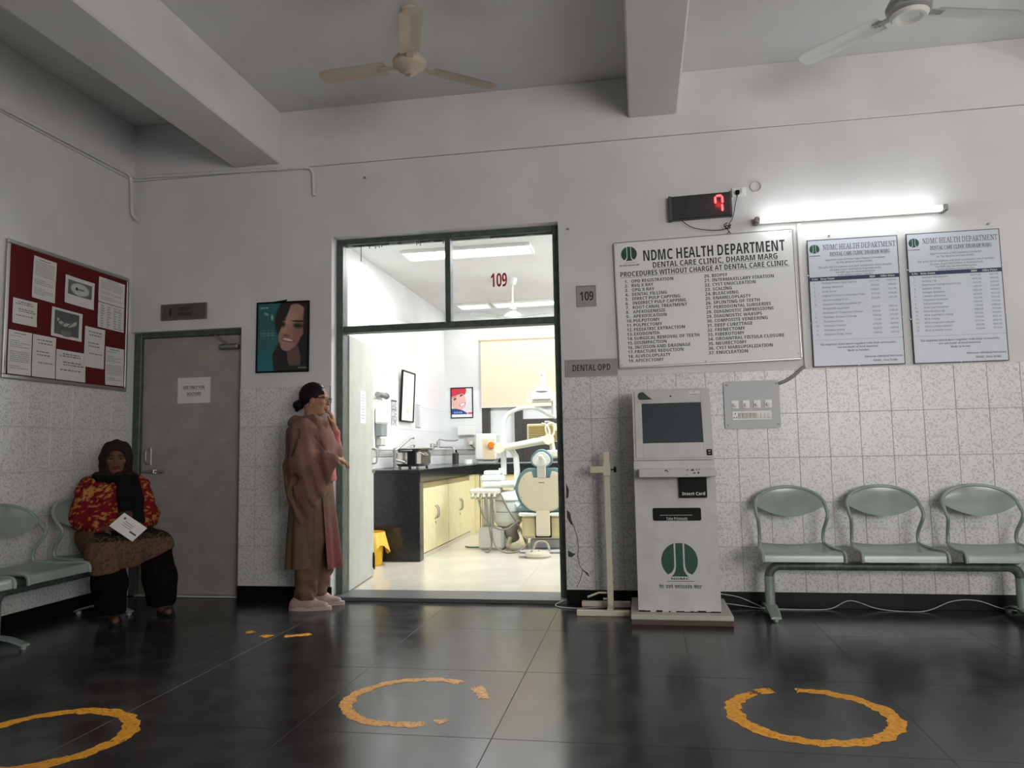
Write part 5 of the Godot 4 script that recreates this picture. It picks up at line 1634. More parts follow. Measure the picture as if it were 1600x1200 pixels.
	b.lathe([Vector2(0.1, -0.02), Vector2(0.09, 0.03), Vector2(0.03, 0.04), Vector2(0.0, 0.04)], 20)
	b.xf = Transform3D()
	b.tube([Vector3(0.47, 1.76, -0.08), Vector3(0.475, 1.86, -0.08), Vector3(0.45, 1.95, -0.07)], [0.035, 0.025, 0.02], 10)
	b.tube(spline([Vector3(0.41, 1.955, -0.05), Vector3(0.43, 1.93, -0.03), Vector3(0.47, 1.93, -0.03), Vector3(0.49, 1.955, -0.05)], 4), 0.009, 6)
	part("lamp_head", b, M.dental_white, t, "white operating lamp head")
	b = moved(Vector3(0.46, 1.605, -0.02), Basis(Vector3.RIGHT, 0.15))
	b.box(Vector3.ZERO, Vector3(0.22, 0.02, 0.1), 0.008)
	part("lamp_glass", b, mat(Color(0.55, 0.56, 0.52), 0.2), t)
	b = MB.new()
	b.tube(spline([Vector3(0.36, 1.7, -0.03), Vector3(0.30, 1.72, 0.0), Vector3(0.305, 1.62, 0.0), Vector3(0.34, 1.6, -0.02)], 4), 0.006, 6)
	part("lamp_handle", b, M.dental_white, t)
	# long horizontal arm with a joint and small delivery head
	b = MB.new()
	b.tube([Vector3(-0.03, 1.10, -0.05), Vector3(0.12, 1.115, -0.05), Vector3(0.42, 1.165, -0.05), Vector3(0.53, 1.18, -0.05)], [0.045, 0.04, 0.042, 0.05], 12)
	b.xf = Transform3D(Basis(Vector3.RIGHT, PI / 2), Vector3(0.52, 1.18, -0.05))
	b.lathe([Vector2(0.0, -0.06), Vector2(0.055, -0.06), Vector2(0.06, 0.0), Vector2(0.055, 0.06), Vector2(0.0, 0.06)], 20)
	b.xf = Transform3D(Basis(Vector3.RIGHT, PI / 2), Vector3(-0.03, 1.10, -0.05))
	b.lathe([Vector2(0.0, -0.06), Vector2(0.06, -0.06), Vector2(0.06, 0.06), Vector2(0.0, 0.06)], 20)
	part("swing_arm", b, mat(Color(0.88, 0.87, 0.78), 0.35), t, "cream swing arm")
	b = MB.new()
	b.tube([Vector3(0.55, 1.15, -0.05), Vector3(0.57, 1.03, -0.05)], 0.03, 10)
	b.box(Vector3(0.60, 1.02, -0.08), Vector3(0.22, 0.09, 0.2), 0.02)
	b.tube(spline([Vector3(0.50, 1.24, -0.08), Vector3(0.49, 1.33, -0.08), Vector3(0.57, 1.36, -0.08), Vector3(0.61, 1.28, -0.08)], 4), 0.012, 8)
	b.tube(spline([Vector3(0.44, 1.36, -0.08), Vector3(0.5, 1.34, -0.08), Vector3(0.53, 1.27, -0.06), Vector3(0.53, 1.2, -0.05)], 4), 0.011, 8)
	b.tube(spline([Vector3(0.47, 1.38, -0.12), Vector3(0.54, 1.37, -0.12), Vector3(0.58, 1.28, -0.1), Vector3(0.54, 1.19, -0.06)], 4), 0.011, 8)
	part("delivery_head", b, mat(Color(0.84, 0.83, 0.75), 0.35), t, "cream delivery head with hoses")
	b = MB.new()
	b.tube(spline([Vector3(-0.45, 0.006, -0.1), Vector3(-0.38, 0.006, -0.02), Vector3(-0.28, 0.006, -0.05), Vector3(-0.22, 0.02, -0.1)], 5), 0.008, 8)
	part("green_hose", b, mat(Color(0.2, 0.45, 0.3), 0.5), t, "green hose end on the floor")

func clinic_small() -> void:
	var b: MB
	var t: Node3D
	# boiling steriliser of polished steel on the counter
	t = thing("steel_steriliser", "polished steel instrument steriliser on the black worktop", "steriliser", Vector3(-2.47, 0.915, -2.63))
	b = MB.new()
	b.span(Vector3(-0.14, 0.02, -0.22), Vector3(0.14, 0.20, 0.22), 0.03)
	part("basin", b, mat(Color(0.75, 0.74, 0.71), 0.18, 0.9), t)
	b = MB.new()
	b.span(Vector3(-0.155, 0.20, -0.24), Vector3(0.155, 0.225, 0.24), 0.01)
	b.tube([Vector3(-0.03, 0.225, -0.1), Vector3(0.0, 0.25, -0.05), Vector3(0.0, 0.25, 0.05), Vector3(-0.03, 0.225, 0.1)], 0.008, 8)
	part("lid", b, M.steel, t)
	b = MB.new()
	for q in [[0.145, 0.0]]:
		b.tube(spline([Vector3(0.13, 0.17, 0.19), Vector3(0.175, 0.14, 0.17), Vector3(0.175, 0.14, 0.05), Vector3(0.13, 0.17, 0.03)], 4), 0.008, 8)
		b.tube(spline([Vector3(0.0, 0.19, 0.21), Vector3(0.06, 0.19, 0.26), Vector3(-0.06, 0.19, 0.26)], 4), 0.008, 8)
	for sx in [-0.1, 0.1]:
		for sz in [-0.18, 0.18]:
			b.box(Vector3(sx, 0.011, sz), Vector3(0.03, 0.022, 0.03), 0.004)
	part("handle", b, M.dull_steel, t)
	b = MB.new()
	b.box(Vector3(0.05, 0.12, 0.235), Vector3(0.09, 0.15, 0.03), 0.006)
	part("heater_socket", b, M.black, t)
	# elbow tap near the corner
	t = thing("elbow_tap", "steel elbow-lever wall tap above the sink in the clinic's corner", "tap", Vector3(CX0 + 0.008, 1.17, -4.32))
	b = MB.new()
	b.tube([Vector3(0, 0.0, 0), Vector3(0.10, 0.0, 0)], 0.022, 10)
	b.tube([Vector3(0.02, -0.04, 0), Vector3(0.02, 0.03, 0)], 0.03, 12)
	b.tube([Vector3(0.10, -0.02, 0.0), Vector3(0.10, 0.06, 0)], 0.024, 12)
	b.tube(spline([Vector3(0.10, -0.01, 0), Vector3(0.2, -0.02, 0), Vector3(0.29, -0.02, 0), Vector3(0.315, -0.05, 0), Vector3(0.32, -0.10, 0)], 4), 0.012, 8)
	part("body", b, M.steel, t)
	b = MB.new()
	b.tube(spline([Vector3(0.10, 0.06, 0), Vector3(0.12, 0.085, 0.0), Vector3(0.2, 0.07, 0.0), Vector3(0.34, 0.065, 0.0), Vector3(0.37, 0.08, 0.0)], 4), 0.009, 8)
	part("lever", b, M.steel, t)
	# tap at the counter's front end
	t = thing("goose_tap", "dark slanting tap spout behind the open door leaf", "tap", Vector3(CX0 + 0.2, 0.915, -2.25))
	b = MB.new()
	b.tube([Vector3(0, 0, 0), Vector3(0, 0.2, 0)], 0.018, 10)
	b.tube([Vector3(0, 0.19, 0), Vector3(0.03, 0.22, -0.06), Vector3(0.13, 0.33, -0.16), Vector3(0.15, 0.33, -0.19)], [0.014, 0.012, 0.011, 0.017], 8)
	part("spout", b, M.dull_steel, t)
	b = MB.new()
	b.tube([Vector3(0, 0.1, 0.0), Vector3(0.08, 0.07, -0.08)], 0.012, 8)
	part("valve", b, M.steel, t)
	# bottles
	t = thing("dark_bottle", "dark brown bottle standing by the sink", "bottle", Vector3(-2.45, 0.918, -4.45))
	b = MB.new()
	b.lathe([Vector2(0.0, 0.0), Vector2(0.043, 0.0), Vector2(0.045, 0.02), Vector2(0.045, 0.14), Vector2(0.03, 0.165), Vector2(0.0, 0.168)], 18)
	part("glass_body", b, mat(Color(0.17, 0.15, 0.15), 0.3), t)
	b = MB.new()
	b.lathe([Vector2(0.024, 0.165), Vector2(0.024, 0.195), Vector2(0.0, 0.197)], 14)
	part("cap", b, M.black, t)
	b = MB.new()
	b.xf = Transform3D(Basis(), Vector3(-2.31, 0.918, -4.62))
	b.lathe([Vector2(0.0, 0.0), Vector2(0.06, 0.0), Vector2(0.062, 0.01), Vector2(0.058, 0.06), Vector2(0.05, 0.062), Vector2(0.0, 0.05)], 20)
	single("white_bowl", b, M.white_plastic, "small cream bowl between the dark bottle and the white machine", "bowl")
	# wall box, socket plate and white machine with orange dial
	t = thing("wall_box", "white covered box on the clinic's far wall under the portrait", "wall box", Vector3(-2.43, 1.315, CZ + 0.008))
	b = MB.new()
	b.span(Vector3(-0.13, 0.0, 0.0), Vector3(0.13, 0.14, 0.08), 0.01)
	part("box", b, M.white_plastic, t)
	b = MB.new()
	b.span(Vector3(-0.125, 0.138, 0.002), Vector3(0.125, 0.148, 0.075), 0.003)
	part("lid", b, mat(Color(0.78, 0.78, 0.75), 0.4), t)
	t = thing("power_socket", "cream power socket with trailing wires below the white wall box", "socket", Vector3(-2.37, 1.115, CZ + 0.008))
	b = MB.new()
	b.span(Vector3(-0.065, 0.0, 0.0), Vector3(0.065, 0.175, 0.03), 0.006)
	part("plate", b, mat(Color(0.78, 0.76, 0.7), 0.5), t)
	b = MB.new()
	b.box(Vector3(0.0, 0.09, 0.04), Vector3(0.06, 0.06, 0.03), 0.01)
	part("plug", b, M.white_plastic, t)
	b = MB.new()
	b.tube(spline([Vector3(0.0, 0.07, 0.05), Vector3(0.05, 0.02, 0.06), Vector3(0.11, 0.0, 0.06), Vector3(0.16, -0.03, 0.05)], 4), 0.006, 6)
	part("wire", b, M.ink, t)
	t = thing("countertop_machine", "white countertop machine with a big orange dial in the clinic", "machine", Vector3(-2.06, 0.915, -4.66))
	b = MB.new()
	b.span(Vector3(-0.15, 0.05, -0.22), Vector3(0.14, 0.41, 0.08), 0.02)
	part("case", b, M.white_plastic, t)
	b = MB.new()
	b.span(Vector3(-0.04, 0.06, 0.08), Vector3(0.125, 0.33, 0.084), 0.003)
	part("front_panel", b, mat(Color(0.88, 0.80, 0.66), 0.5), t, "cream front panel")
	b = MB.new()
	b.span(Vector3(-0.12, 0.0, -0.18), Vector3(0.12, 0.052, 0.05), 0.01)
	part("foot", b, mat(Color(0.75, 0.74, 0.7), 0.5), t)
	b = moved(Vector3(0.075, 0.25, 0.084), Basis(Vector3.RIGHT, PI / 2))
	b.lathe([Vector2(0.062, 0.0), Vector2(0.06, 0.012), Vector2(0.048, 0.014)], 28)
	part("dial_ring", b, M.white_plastic, t)
	b = moved(Vector3(0.08, 0.25, 0.085), Basis(Vector3.RIGHT, PI / 2))
	b.lathe([Vector2(0.05, 0.0), Vector2(0.05, 0.02), Vector2(0.04, 0.034), Vector2(0.0, 0.036)], 28)
	part("dial", b, mat(Color(0.92, 0.48, 0.10), 0.4), t, "orange dial")
	# pictures and papers on the left wall
	var lf := Basis(Vector3(0, 0, -1), Vector3(0, 1, 0), Vector3(1, 0, 0))
	t = thing("framed_certificate", "black framed certificate tilted off the clinic's left wall", "picture", Vector3(CX0 + 0.02, 1.45, -3.2), PI / 2)
	t.rotation = Vector3(0, PI / 2, 0)
	b = moved(Vector3.ZERO, Basis(Vector3.RIGHT, 0.05))
	b.span(Vector3(-0.245, 0, 0), Vector3(0.245, 0.015, 0.025), 0.003)
	b.span(Vector3(-0.245, 0.585, 0), Vector3(0.245, 0.60, 0.025), 0.003)
	b.span(Vector3(-0.245, 0.015, 0), Vector3(-0.23, 0.585, 0.025), 0.003)
	b.span(Vector3(0.23, 0.015, 0), Vector3(0.245, 0.585, 0.025), 0.003)
	part("frame", b, M.black, t)
	b = moved(Vector3.ZERO, Basis(Vector3.RIGHT, 0.05))
	b.span(Vector3(-0.235, 0.01, 0.0), Vector3(0.235, 0.59, 0.012))
	part("sheet", b, mat(Color(0.92, 0.91, 0.85), 0.5), t)
	b = moved(Vector3(0, 0, 0.0124), Basis(Vector3.RIGHT, 0.05))
	for q in [[-0.1, 0.47, 0.1, 0.475], [-0.09, 0.17, -0.084, 0.47], [0.084, 0.17, 0.09, 0.47], [-0.03, 0.1, 0.05, 0.16], [-0.12, 0.2, 0.1, 0.203]]:
		b.span(Vector3(q[0], q[1], 0), Vector3(q[2], q[3], 0.0004))
	part("print", b, mat(Color(0.78, 0.76, 0.68), 0.6), t)
	var at := Transform3D(lf, Vector3(CX0 + 0.008, 0, 0))
	var strip := Image.create_empty(60, 180, false, Image.FORMAT_RGB8)
	strip.fill(Color(0.6, 0.6, 0.6))
	var rng := RandomNumberGenerator.new()
	rng.seed = 88
	for y in range(0, 180, 6):
		for x in range(0, 60, 5):
			strip.fill_rect(Rect2i(x, y, 5, 6), Color(0.45, 0.45, 0.46).lerp(Color(0.82, 0.82, 0.82), rng.randf()))
	strip.fill_rect(Rect2i(0, 0, 60, 12), Color(0.3, 0.3, 0.32))
	strip.fill_rect(Rect2i(0, 66, 60, 5), Color(0.3, 0.3, 0.32))
	wall_sheet("paper_chart", "dark grey printed chart between the certificate and the open door leaf", 2.80, 1.54, 0.19, 0.29, tex_mat(tex_of(strip), 0.7), 0.0, at, 0.004, "charts on the clinic wall")
	var strip2 := Image.create_empty(60, 180, false, Image.FORMAT_RGB8)
	strip2.fill(Color(0.8, 0.8, 0.82))
	for y in range(8, 172, 5):
		strip2.fill_rect(Rect2i(6, y, rng.randi_range(30, 48), 2), Color(0.6, 0.6, 0.64))
	strip2.fill_rect(Rect2i(0, 0, 60, 5), Color(0.5, 0.5, 0.52))
	strip2.fill_rect(Rect2i(0, 174, 60, 6), Color(0.5, 0.5, 0.52))
	wall_sheet("paper_chart", "pale printed chart between the certificate and the clinic's far corner", 3.74, 1.54, 0.21, 0.29, tex_mat(tex_of(strip2), 0.7), 0.0, at, 0.004, "charts on the clinic wall")
	t = thing("framed_portrait", "framed poster of a smiling face under a red cap on the clinic wall", "poster", Vector3(-2.505, 1.565, CZ))
	b = MB.new()
	b.sheet(-0.155, 0.01, 0.155, 0.43, 0.012)
	part("print", b, tex_mat(cap_poster_tex(), 0.3), t)
	b = MB.new()
	b.span(Vector3(-0.165, 0, 0), Vector3(0.165, 0.014, 0.02), 0.002)
	b.span(Vector3(-0.165, 0.428, 0), Vector3(0.165, 0.442, 0.02), 0.002)
	b.span(Vector3(-0.165, 0.014, 0), Vector3(-0.151, 0.428, 0.02), 0.002)
	b.span(Vector3(0.151, 0.014, 0), Vector3(0.165, 0.428, 0.02), 0.002)
	b.span(Vector3(-0.16, 0.008, 0), Vector3(0.16, 0.435, 0.01))
	part("frame", b, M.black, t)
	# wall lamp with loop of cable, soap dispenser and small jars behind the leaf
	t = thing("clinic_wall_lamp", "grey tubular wall lamp with a looped white cable on the clinic wall", "valve", Vector3(CX0 + 0.008, 1.70, -2.28))
	b = MB.new()
	b.tube([Vector3(0.05, 0.0, 0.16), Vector3(0.05, 0.0, -0.1)], 0.03, 12)
	b.tube([Vector3(0.05, 0.0, -0.1), Vector3(0.05, 0.0, -0.13)], 0.036, 12)
	b.tube([Vector3(0.0, 0.0, 0.0), Vector3(0.05, 0.0, 0.0)], 0.02, 8)
	part("lamp_body", b, M.dull_steel, t)
	b = MB.new()
	b.tube(spline([Vector3(0.05, 0.03, 0.08), Vector3(0.05, 0.12, 0.06), Vector3(0.05, 0.23, -0.02), Vector3(0.05, 0.25, -0.06), Vector3(0.05, 0.2, -0.1), Vector3(0.05, 0.1, -0.06), Vector3(0.05, 0.03, 0.0)], 5), 0.012, 8)
	part("hose", b, M.white_plastic, t)  # cable loop of the wall lamp
	t = thing("soap_dispenser", "wall soap dispenser with grey window beside the open door leaf", "dispenser", Vector3(CX0 + 0.008, 1.24, -2.26))
	b = MB.new()
	b.span(Vector3(0, 0.15, -0.1), Vector3(0.1, 0.33, 0.1), 0.02)
	part("cover", b, M.white_plastic, t)
	b = MB.new()
	b.span(Vector3(0, 0.02, -0.085), Vector3(0.08, 0.16, 0.085), 0.008)
	part("tank", b, mat(Color(0.5, 0.53, 0.52), 0.3), t)
	b = MB.new()
	b.span(Vector3(0.0, -0.08, -0.06), Vector3(0.07, 0.0, 0.06), 0.01)
	part("nozzle_box", b, mat(Color(0.75, 0.75, 0.7), 0.5), t)
	# yellow bin with a liner
	t = thing("waste_bin", "yellow waste bin with a yellow liner behind the open door leaf", "bin", Vector3(-2.585, CF, -1.58))
	b = MB.new()
	b.lathe([Vector2(0.0, 0.0), Vector2(0.11, 0.0), Vector2(0.115, 0.01), Vector2(0.135, 0.29), Vector2(0.145, 0.30), Vector2(0.125, 0.30), Vector2(0.1, 0.02), Vector2(0.0, 0.02)], 24)
	part("bucket", b, mat(Color(0.88, 0.68, 0.08), 0.4), t)
	b = MB.new()
	var P := PackedVector3Array()
	for j in 8:
		var v := j / 7.0
		for i in 40:
			var a := TAU * i / 40
			var rr := lerpf(0.142, 0.175, v) + 0.014 * v * sin(a * 6.0 + 1.0) + 0.01 * v * sin(a * 13.0)
			var drop := 0.17 + 0.05 * sin(a * 3.0)
			P.append(Vector3(cos(a) * rr, 0.315 - v * drop, -sin(a) * rr))
	b.grid(P, 40, 8, true, PackedColorArray(), true)
	var lm := mat(Color(0.92, 0.74, 0.30), 0.35)
	part("liner", b, lm, t, "translucent yellow liner")
	# clinic fan
	fan("white ceiling fan hanging in the clinic", Vector3(-1.42, 2.645, -3.17), [20.0, 140.0, 260.0], 0.55, mat(Color(0.85, 0.85, 0.84), 0.4), mat(Color(0.6, 0.6, 0.6), 0.4), CH, 0, "")

# ------------------------------------------------------------------ people
func hand(f: Field, wrist: Vector3, fwd: Vector3, palm_n: Vector3, side: float, curl: float, s := 1.0) -> void:
	# palm, four bent fingers and a thumb leaving the side of the palm
	var ac := fwd.cross(palm_n).normalized() * side
	var base := wrist + fwd * 0.02 * s
	f.cap(wrist - fwd * 0.02, base, 0.023 * s, 0.024 * s, 0.01)
	for i in 4:
		var off := (i - 1.5) * 0.018 * s
		var kn := wrist + fwd * (0.085 - 0.006 * absf(i - 1.2)) * s + ac * off
		f.cap(base + ac * off * 0.6, kn, 0.016 * s, 0.0115 * s, 0.012)
		var l: float = [0.066, 0.074, 0.068, 0.052][i] * s
		var d := fwd
		var p := kn
		for k in 3:
			d = (d * cos(curl * (0.5 + 0.25 * k)) + palm_n * sin(curl * (0.5 + 0.25 * k))).normalized()
			var q: Vector3 = p + d * l * [0.45, 0.31, 0.24][k]
			f.cap(p, q, (0.0102 - 0.0009 * k) * s, (0.0095 - 0.001 * k) * s, 0.003)
			p = q
	var tb := wrist + fwd * 0.03 * s - ac * 0.026 * s
	var t1 := tb + (fwd * 0.6 - ac * 0.7 + palm_n * 0.3).normalized() * 0.038 * s
	var t2 := t1 + (fwd * 0.9 - ac * 0.2 + palm_n * 0.4).normalized() * 0.032 * s
	f.cap(tb, t1, 0.014 * s, 0.011 * s, 0.008)
	f.cap(t1, t2, 0.011 * s, 0.009 * s, 0.003)

# head looking along fwd, centre c
func head(f: Field, c: Vector3, fwd: Vector3, up: Vector3, s := 1.0) -> void:
	var rt := fwd.cross(up).normalized()
	var b := Basis(fwd, up, fwd.cross(up))
	f.ell(c + up * 0.022 * s - fwd * 0.008 * s, Vector3(0.094, 0.095, 0.074) * s, 0.02, b)
	f.ell(c - up * 0.03 * s + fwd * 0.022 * s, Vector3(0.066, 0.083, 0.061) * s, 0.02, b)
	f.ell(c - up * 0.088 * s + fwd * 0.045 * s, Vector3(0.03, 0.024, 0.032) * s, 0.025, b)
	f.cap(c + up * 0.012 * s + fwd * 0.084 * s, c - up * 0.024 * s + fwd * 0.101 * s, 0.008 * s, 0.0125 * s, 0.012)
	for q in [-1.0, 1.0]:
		f.ell(c - up * 0.012 * s + fwd * 0.06 * s + rt * q * 0.04 * s, Vector3(0.024, 0.02, 0.022) * s, 0.02, b)
		f.ell(c + up * 0.008 * s + fwd * 0.088 * s + rt * q * 0.031 * s, Vector3(0.012, 0.011, 0.017) * s, 0.0, b, true)
		f.ell(c + up * 0.006 * s + fwd * 0.077 * s + rt * q * 0.031 * s, Vector3(0.0125, 0.0115, 0.014) * s, 0.003, b)
		f.cap(c + up * 0.026 * s + fwd * 0.085 * s + rt * q * 0.016 * s, c + up * 0.024 * s + fwd * 0.076 * s + rt * q * 0.05 * s, 0.007 * s, 0.006 * s, 0.01)
		f.ell(c - up * 0.004 * s - fwd * 0.004 * s + rt * q * 0.074 * s, Vector3(0.02, 0.033, 0.009) * s, 0.006, b)
		f.cap(c - up * 0.05 * s + fwd * 0.093 * s, c - up * 0.052 * s + fwd * 0.083 * s + rt * q * 0.022 * s, 0.0075 * s, 0.005 * s, 0.004)
		f.cap(c - up * 0.062 * s + fwd * 0.09 * s, c - up * 0.06 * s + fwd * 0.083 * s + rt * q * 0.02 * s, 0.0085 * s, 0.005 * s, 0.004)
	f.cap(c - up * 0.055 * s + fwd * 0.104 * s + rt * 0.02, c - up * 0.055 * s + fwd * 0.104 * s - rt * 0.02, 0.003, 0.003, 0.0, true)

func face_color(c: Vector3, fwd: Vector3, up: Vector3, skin: Color, s := 1.0) -> Callable:
	var rt := fwd.cross(up).normalized()
	return func(p: Vector3) -> Color:
		var q := p - c
		var f := q.dot(fwd) / s
		var u := q.dot(up) / s
		var r := absf(q.dot(rt)) / s
		if f > 0.05:
			if u > -0.002 and u < 0.013 and r > 0.019 and r < 0.044: return Color(0.02, 0.014, 0.012) if absf(r - 0.031) < 0.008 else skin * 0.9
			if u > 0.022 and u < 0.031 and r > 0.012 and r < 0.055: return skin * 0.35
			if u < -0.045 and u > -0.068 and r < 0.026: return Color(skin.r * 0.8, skin.g * 0.55, skin.b * 0.55)
		return skin

# standing figure in a pinkish-brown shawl, facing +x (towards the doorway)
func standing_person() -> void:
	var t := thing("person", "person with dark tied hair in a pink-brown shawl standing at the clinic door", "person", Vector3(-2.335, 0, 0.26), deg_to_rad(10.0))
	var skin := Color(0.36, 0.19, 0.125)
	var b := MB.new()
	var hc := Vector3(0.015, 1.478, 0.0)
	var fwd := Vector3(0.985, -0.1, -0.05).normalized()
	var up := (Vector3.UP - fwd * fwd.y).normalized()
	# body: trunk, limbs (mostly clothed), then head and hands on finer grids
	var f := Field.new(Vector3(-0.25, -0.0, -0.3), Vector3(0.35, 1.42, 0.32), 0.014)
	f.ell(Vector3(-0.02, 1.13, 0), Vector3(0.10, 0.22, 0.16), 0.05)
	f.ell(Vector3(-0.02, 0.88, 0), Vector3(0.11, 0.13, 0.155), 0.06)
	f.chain([Vector3(-0.01, 1.28, 0), Vector3(0.0, 1.4, 0)], [0.055, 0.048], 0.04)
	for s in [-1.0, 1.0]:
		f.chain([Vector3(-0.01, 0.85, 0.085 * s), Vector3(0.02 - 0.01 * s, 0.46, 0.085 * s), Vector3(-0.01 - 0.02 * s, 0.09, 0.085 * s)], [0.09, 0.058, 0.04], 0.03)
		f.cap(Vector3(-0.01, 1.27, 0.1 * s), Vector3(-0.01, 1.25, 0.165 * s), 0.06, 0.052, 0.04)
	f.chain([Vector3(-0.01, 1.25, 0.165), Vector3(-0.03, 1.0, 0.2), Vector3(0.155, 1.045, 0.15)], [0.05, 0.042, 0.028], 0.02)
	f.chain([Vector3(-0.01, 1.25, -0.165), Vector3(0.13, 1.06, -0.17), Vector3(0.14, 1.27, -0.07)], [0.05, 0.042, 0.028], 0.02)
	f.to(b, func(_p): return skin)
	var fh := Field.new(hc - Vector3(0.16, 0.17, 0.12), hc + Vector3(0.16, 0.16, 0.12), 0.0042)
	head(fh, hc, fwd, up)
	fh.cap(hc - up * 0.06 - fwd * 0.02, Vector3(-0.005, 1.33, 0), 0.05, 0.05, 0.02)
	fh.to(b, face_color(hc, fwd, up, skin))
	var f1 := Field.new(Vector3(0.12, 0.94, 0.02), Vector3(0.38, 1.14, 0.24), 0.0042)
	hand(f1, Vector3(0.18, 1.05, 0.145), Vector3(0.93, -0.22, -0.25).normalized(), Vector3(-0.22, -0.93, -0.3).normalized(), 1.0, 0.75, 0.88)
	f1.to(b, func(_p): return skin)
	var f2 := Field.new(Vector3(0.03, 1.2, -0.2), Vector3(0.26, 1.46, 0.06), 0.0042)
	hand(f2, Vector3(0.135, 1.29, -0.06), Vector3(-0.05, 0.98, 0.2).normalized(), Vector3(-1, 0.0, 0.1).normalized(), -1.0, 0.95, 0.9)
	f2.to(b, func(_p): return skin)
	var sk := vcol(0.55)
	sk.subsurf_scatter_enabled = true
	sk.subsurf_scatter_strength = 0.08
	part("body", b, sk, t)
	# hair drawn back into a small bun
	b = MB.new()
	var fo := Field.new(hc - Vector3(0.22, 0.15, 0.13), hc + Vector3(0.13, 0.16, 0.13), 0.005)
	var hb := Basis(fwd, up, fwd.cross(up))
	fo.ell(hc + up * 0.026 - fwd * 0.014, Vector3(0.103, 0.101, 0.082), 0.0, hb)
	fo.cut((fwd * 0.93 - up * 0.36).normalized(), (fwd * 0.93 - up * 0.36).normalized().dot(hc + fwd * 0.028 + up * 0.012))
	fo.cut((-up * 0.8 + fwd * 0.6).normalized(), (-up * 0.8 + fwd * 0.6).normalized().dot(hc - up * 0.045 - fwd * 0.05))
	for z in [-1.0, 1.0]:
		fo.cap(hc + up * 0.05 + fwd * 0.06 + Vector3(0, 0, 0.04 * z), hc + up * 0.005 - fwd * 0.03 + Vector3(0, 0, 0.072 * z), 0.016, 0.014, 0.02)
	fo.ell(hc - fwd * 0.112 - up * 0.05, Vector3(0.042, 0.036, 0.04), 0.02)
	fo.cap(hc - fwd * 0.115 - up * 0.06, hc - fwd * 0.12 - up * 0.09, 0.022, 0.012, 0.01)
	fo.warp(func(p: Vector3) -> float: return 0.0012 * sin(p.y * 300.0 + p.x * 160.0))
	fo.to(b, func(_p): return Color(0.012, 0.011, 0.012))
	var hm := vcol(0.38)
	part("hair", b, hm, t, "black hair drawn back into a bun")
	# spectacles and earring
	b = MB.new()
	for z in [-1.0, 1.0]:
		b.tube([hc + up * 0.012 - fwd * 0.01 + Vector3(0, 0, 0.082 * z), hc + up * 0.016 + fwd * 0.09 + Vector3(0, 0, 0.07 * z)], 0.0028, 6)
		var ring := []
		for i in 17:
			var a := TAU * i / 16
			ring.append(hc + fwd * (0.112 - 0.008 * absf(cos(a))) + up * (0.004 + 0.018 * sin(a)) + Vector3(0, 0, (0.037 + 0.026 * cos(a)) * z))
		b.tube(ring, 0.002, 5, false)
	b.tube([hc + fwd * 0.112 + up * 0.008 + Vector3(0, 0, -0.012), hc + fwd * 0.112 + up * 0.008 + Vector3(0, 0, 0.012)], 0.002, 5)
	part("spectacles", b, M.black, t, "dark-rimmed spectacles")
	b = moved(hc - up * 0.042 - fwd * 0.003 + Vector3(0, 0, 0.078))
	b.lathe([Vector2(0, -0.012), Vector2(0.006, -0.008), Vector2(0.005, 0.0), Vector2(0, 0.006)], 10)
	part("earring", b, mat(Color(0.85, 0.7, 0.4), 0.3, 0.8), t)
	# trousers
	b = MB.new()
	f = Field.new(Vector3(-0.2, 0.02, -0.22), Vector3(0.22, 0.98, 0.24), 0.0115)
	f.ell(Vector3(-0.02, 0.87, 0), Vector3(0.13, 0.1, 0.16), 0.05)
	f.chain([Vector3(-0.01, 0.85, 0.085), Vector3(0.02, 0.5, 0.09), Vector3(-0.005, 0.28, 0.09), Vector3(-0.025, 0.10, 0.085)], [0.11, 0.092, 0.088, 0.072], 0.02)
	f.chain([Vector3(-0.01, 0.85, -0.085), Vector3(0.045, 0.5, -0.09), Vector3(0.045, 0.28, -0.09), Vector3(0.02, 0.11, -0.085)], [0.115, 0.098, 0.085, 0.07], 0.02)
	f.cut(Vector3(0, -1, 0), -0.072)
	f.warp(func(p: Vector3) -> float: return 0.006 * sin(p.y * 62.0 + 22.0 * p.x + 3.0 * sin(p.z * 30.0)) * clampf(1.2 - p.y * 2.6, 0.15, 1.0) + 0.003 * sin(p.x * 70.0 + p.y * 6.0))
	var nz := FastNoiseLite.new()
	nz.seed = 3
	nz.frequency = 22.0
	nz.fractal_octaves = 3
	f.to(b, func(p: Vector3) -> Color: return Color(0.155, 0.09, 0.06) * (1.0 + 0.18 * nz.get_noise_3dv(p)))
	part("trousers", b, vcol(0.85), t, "loose brown trousers")
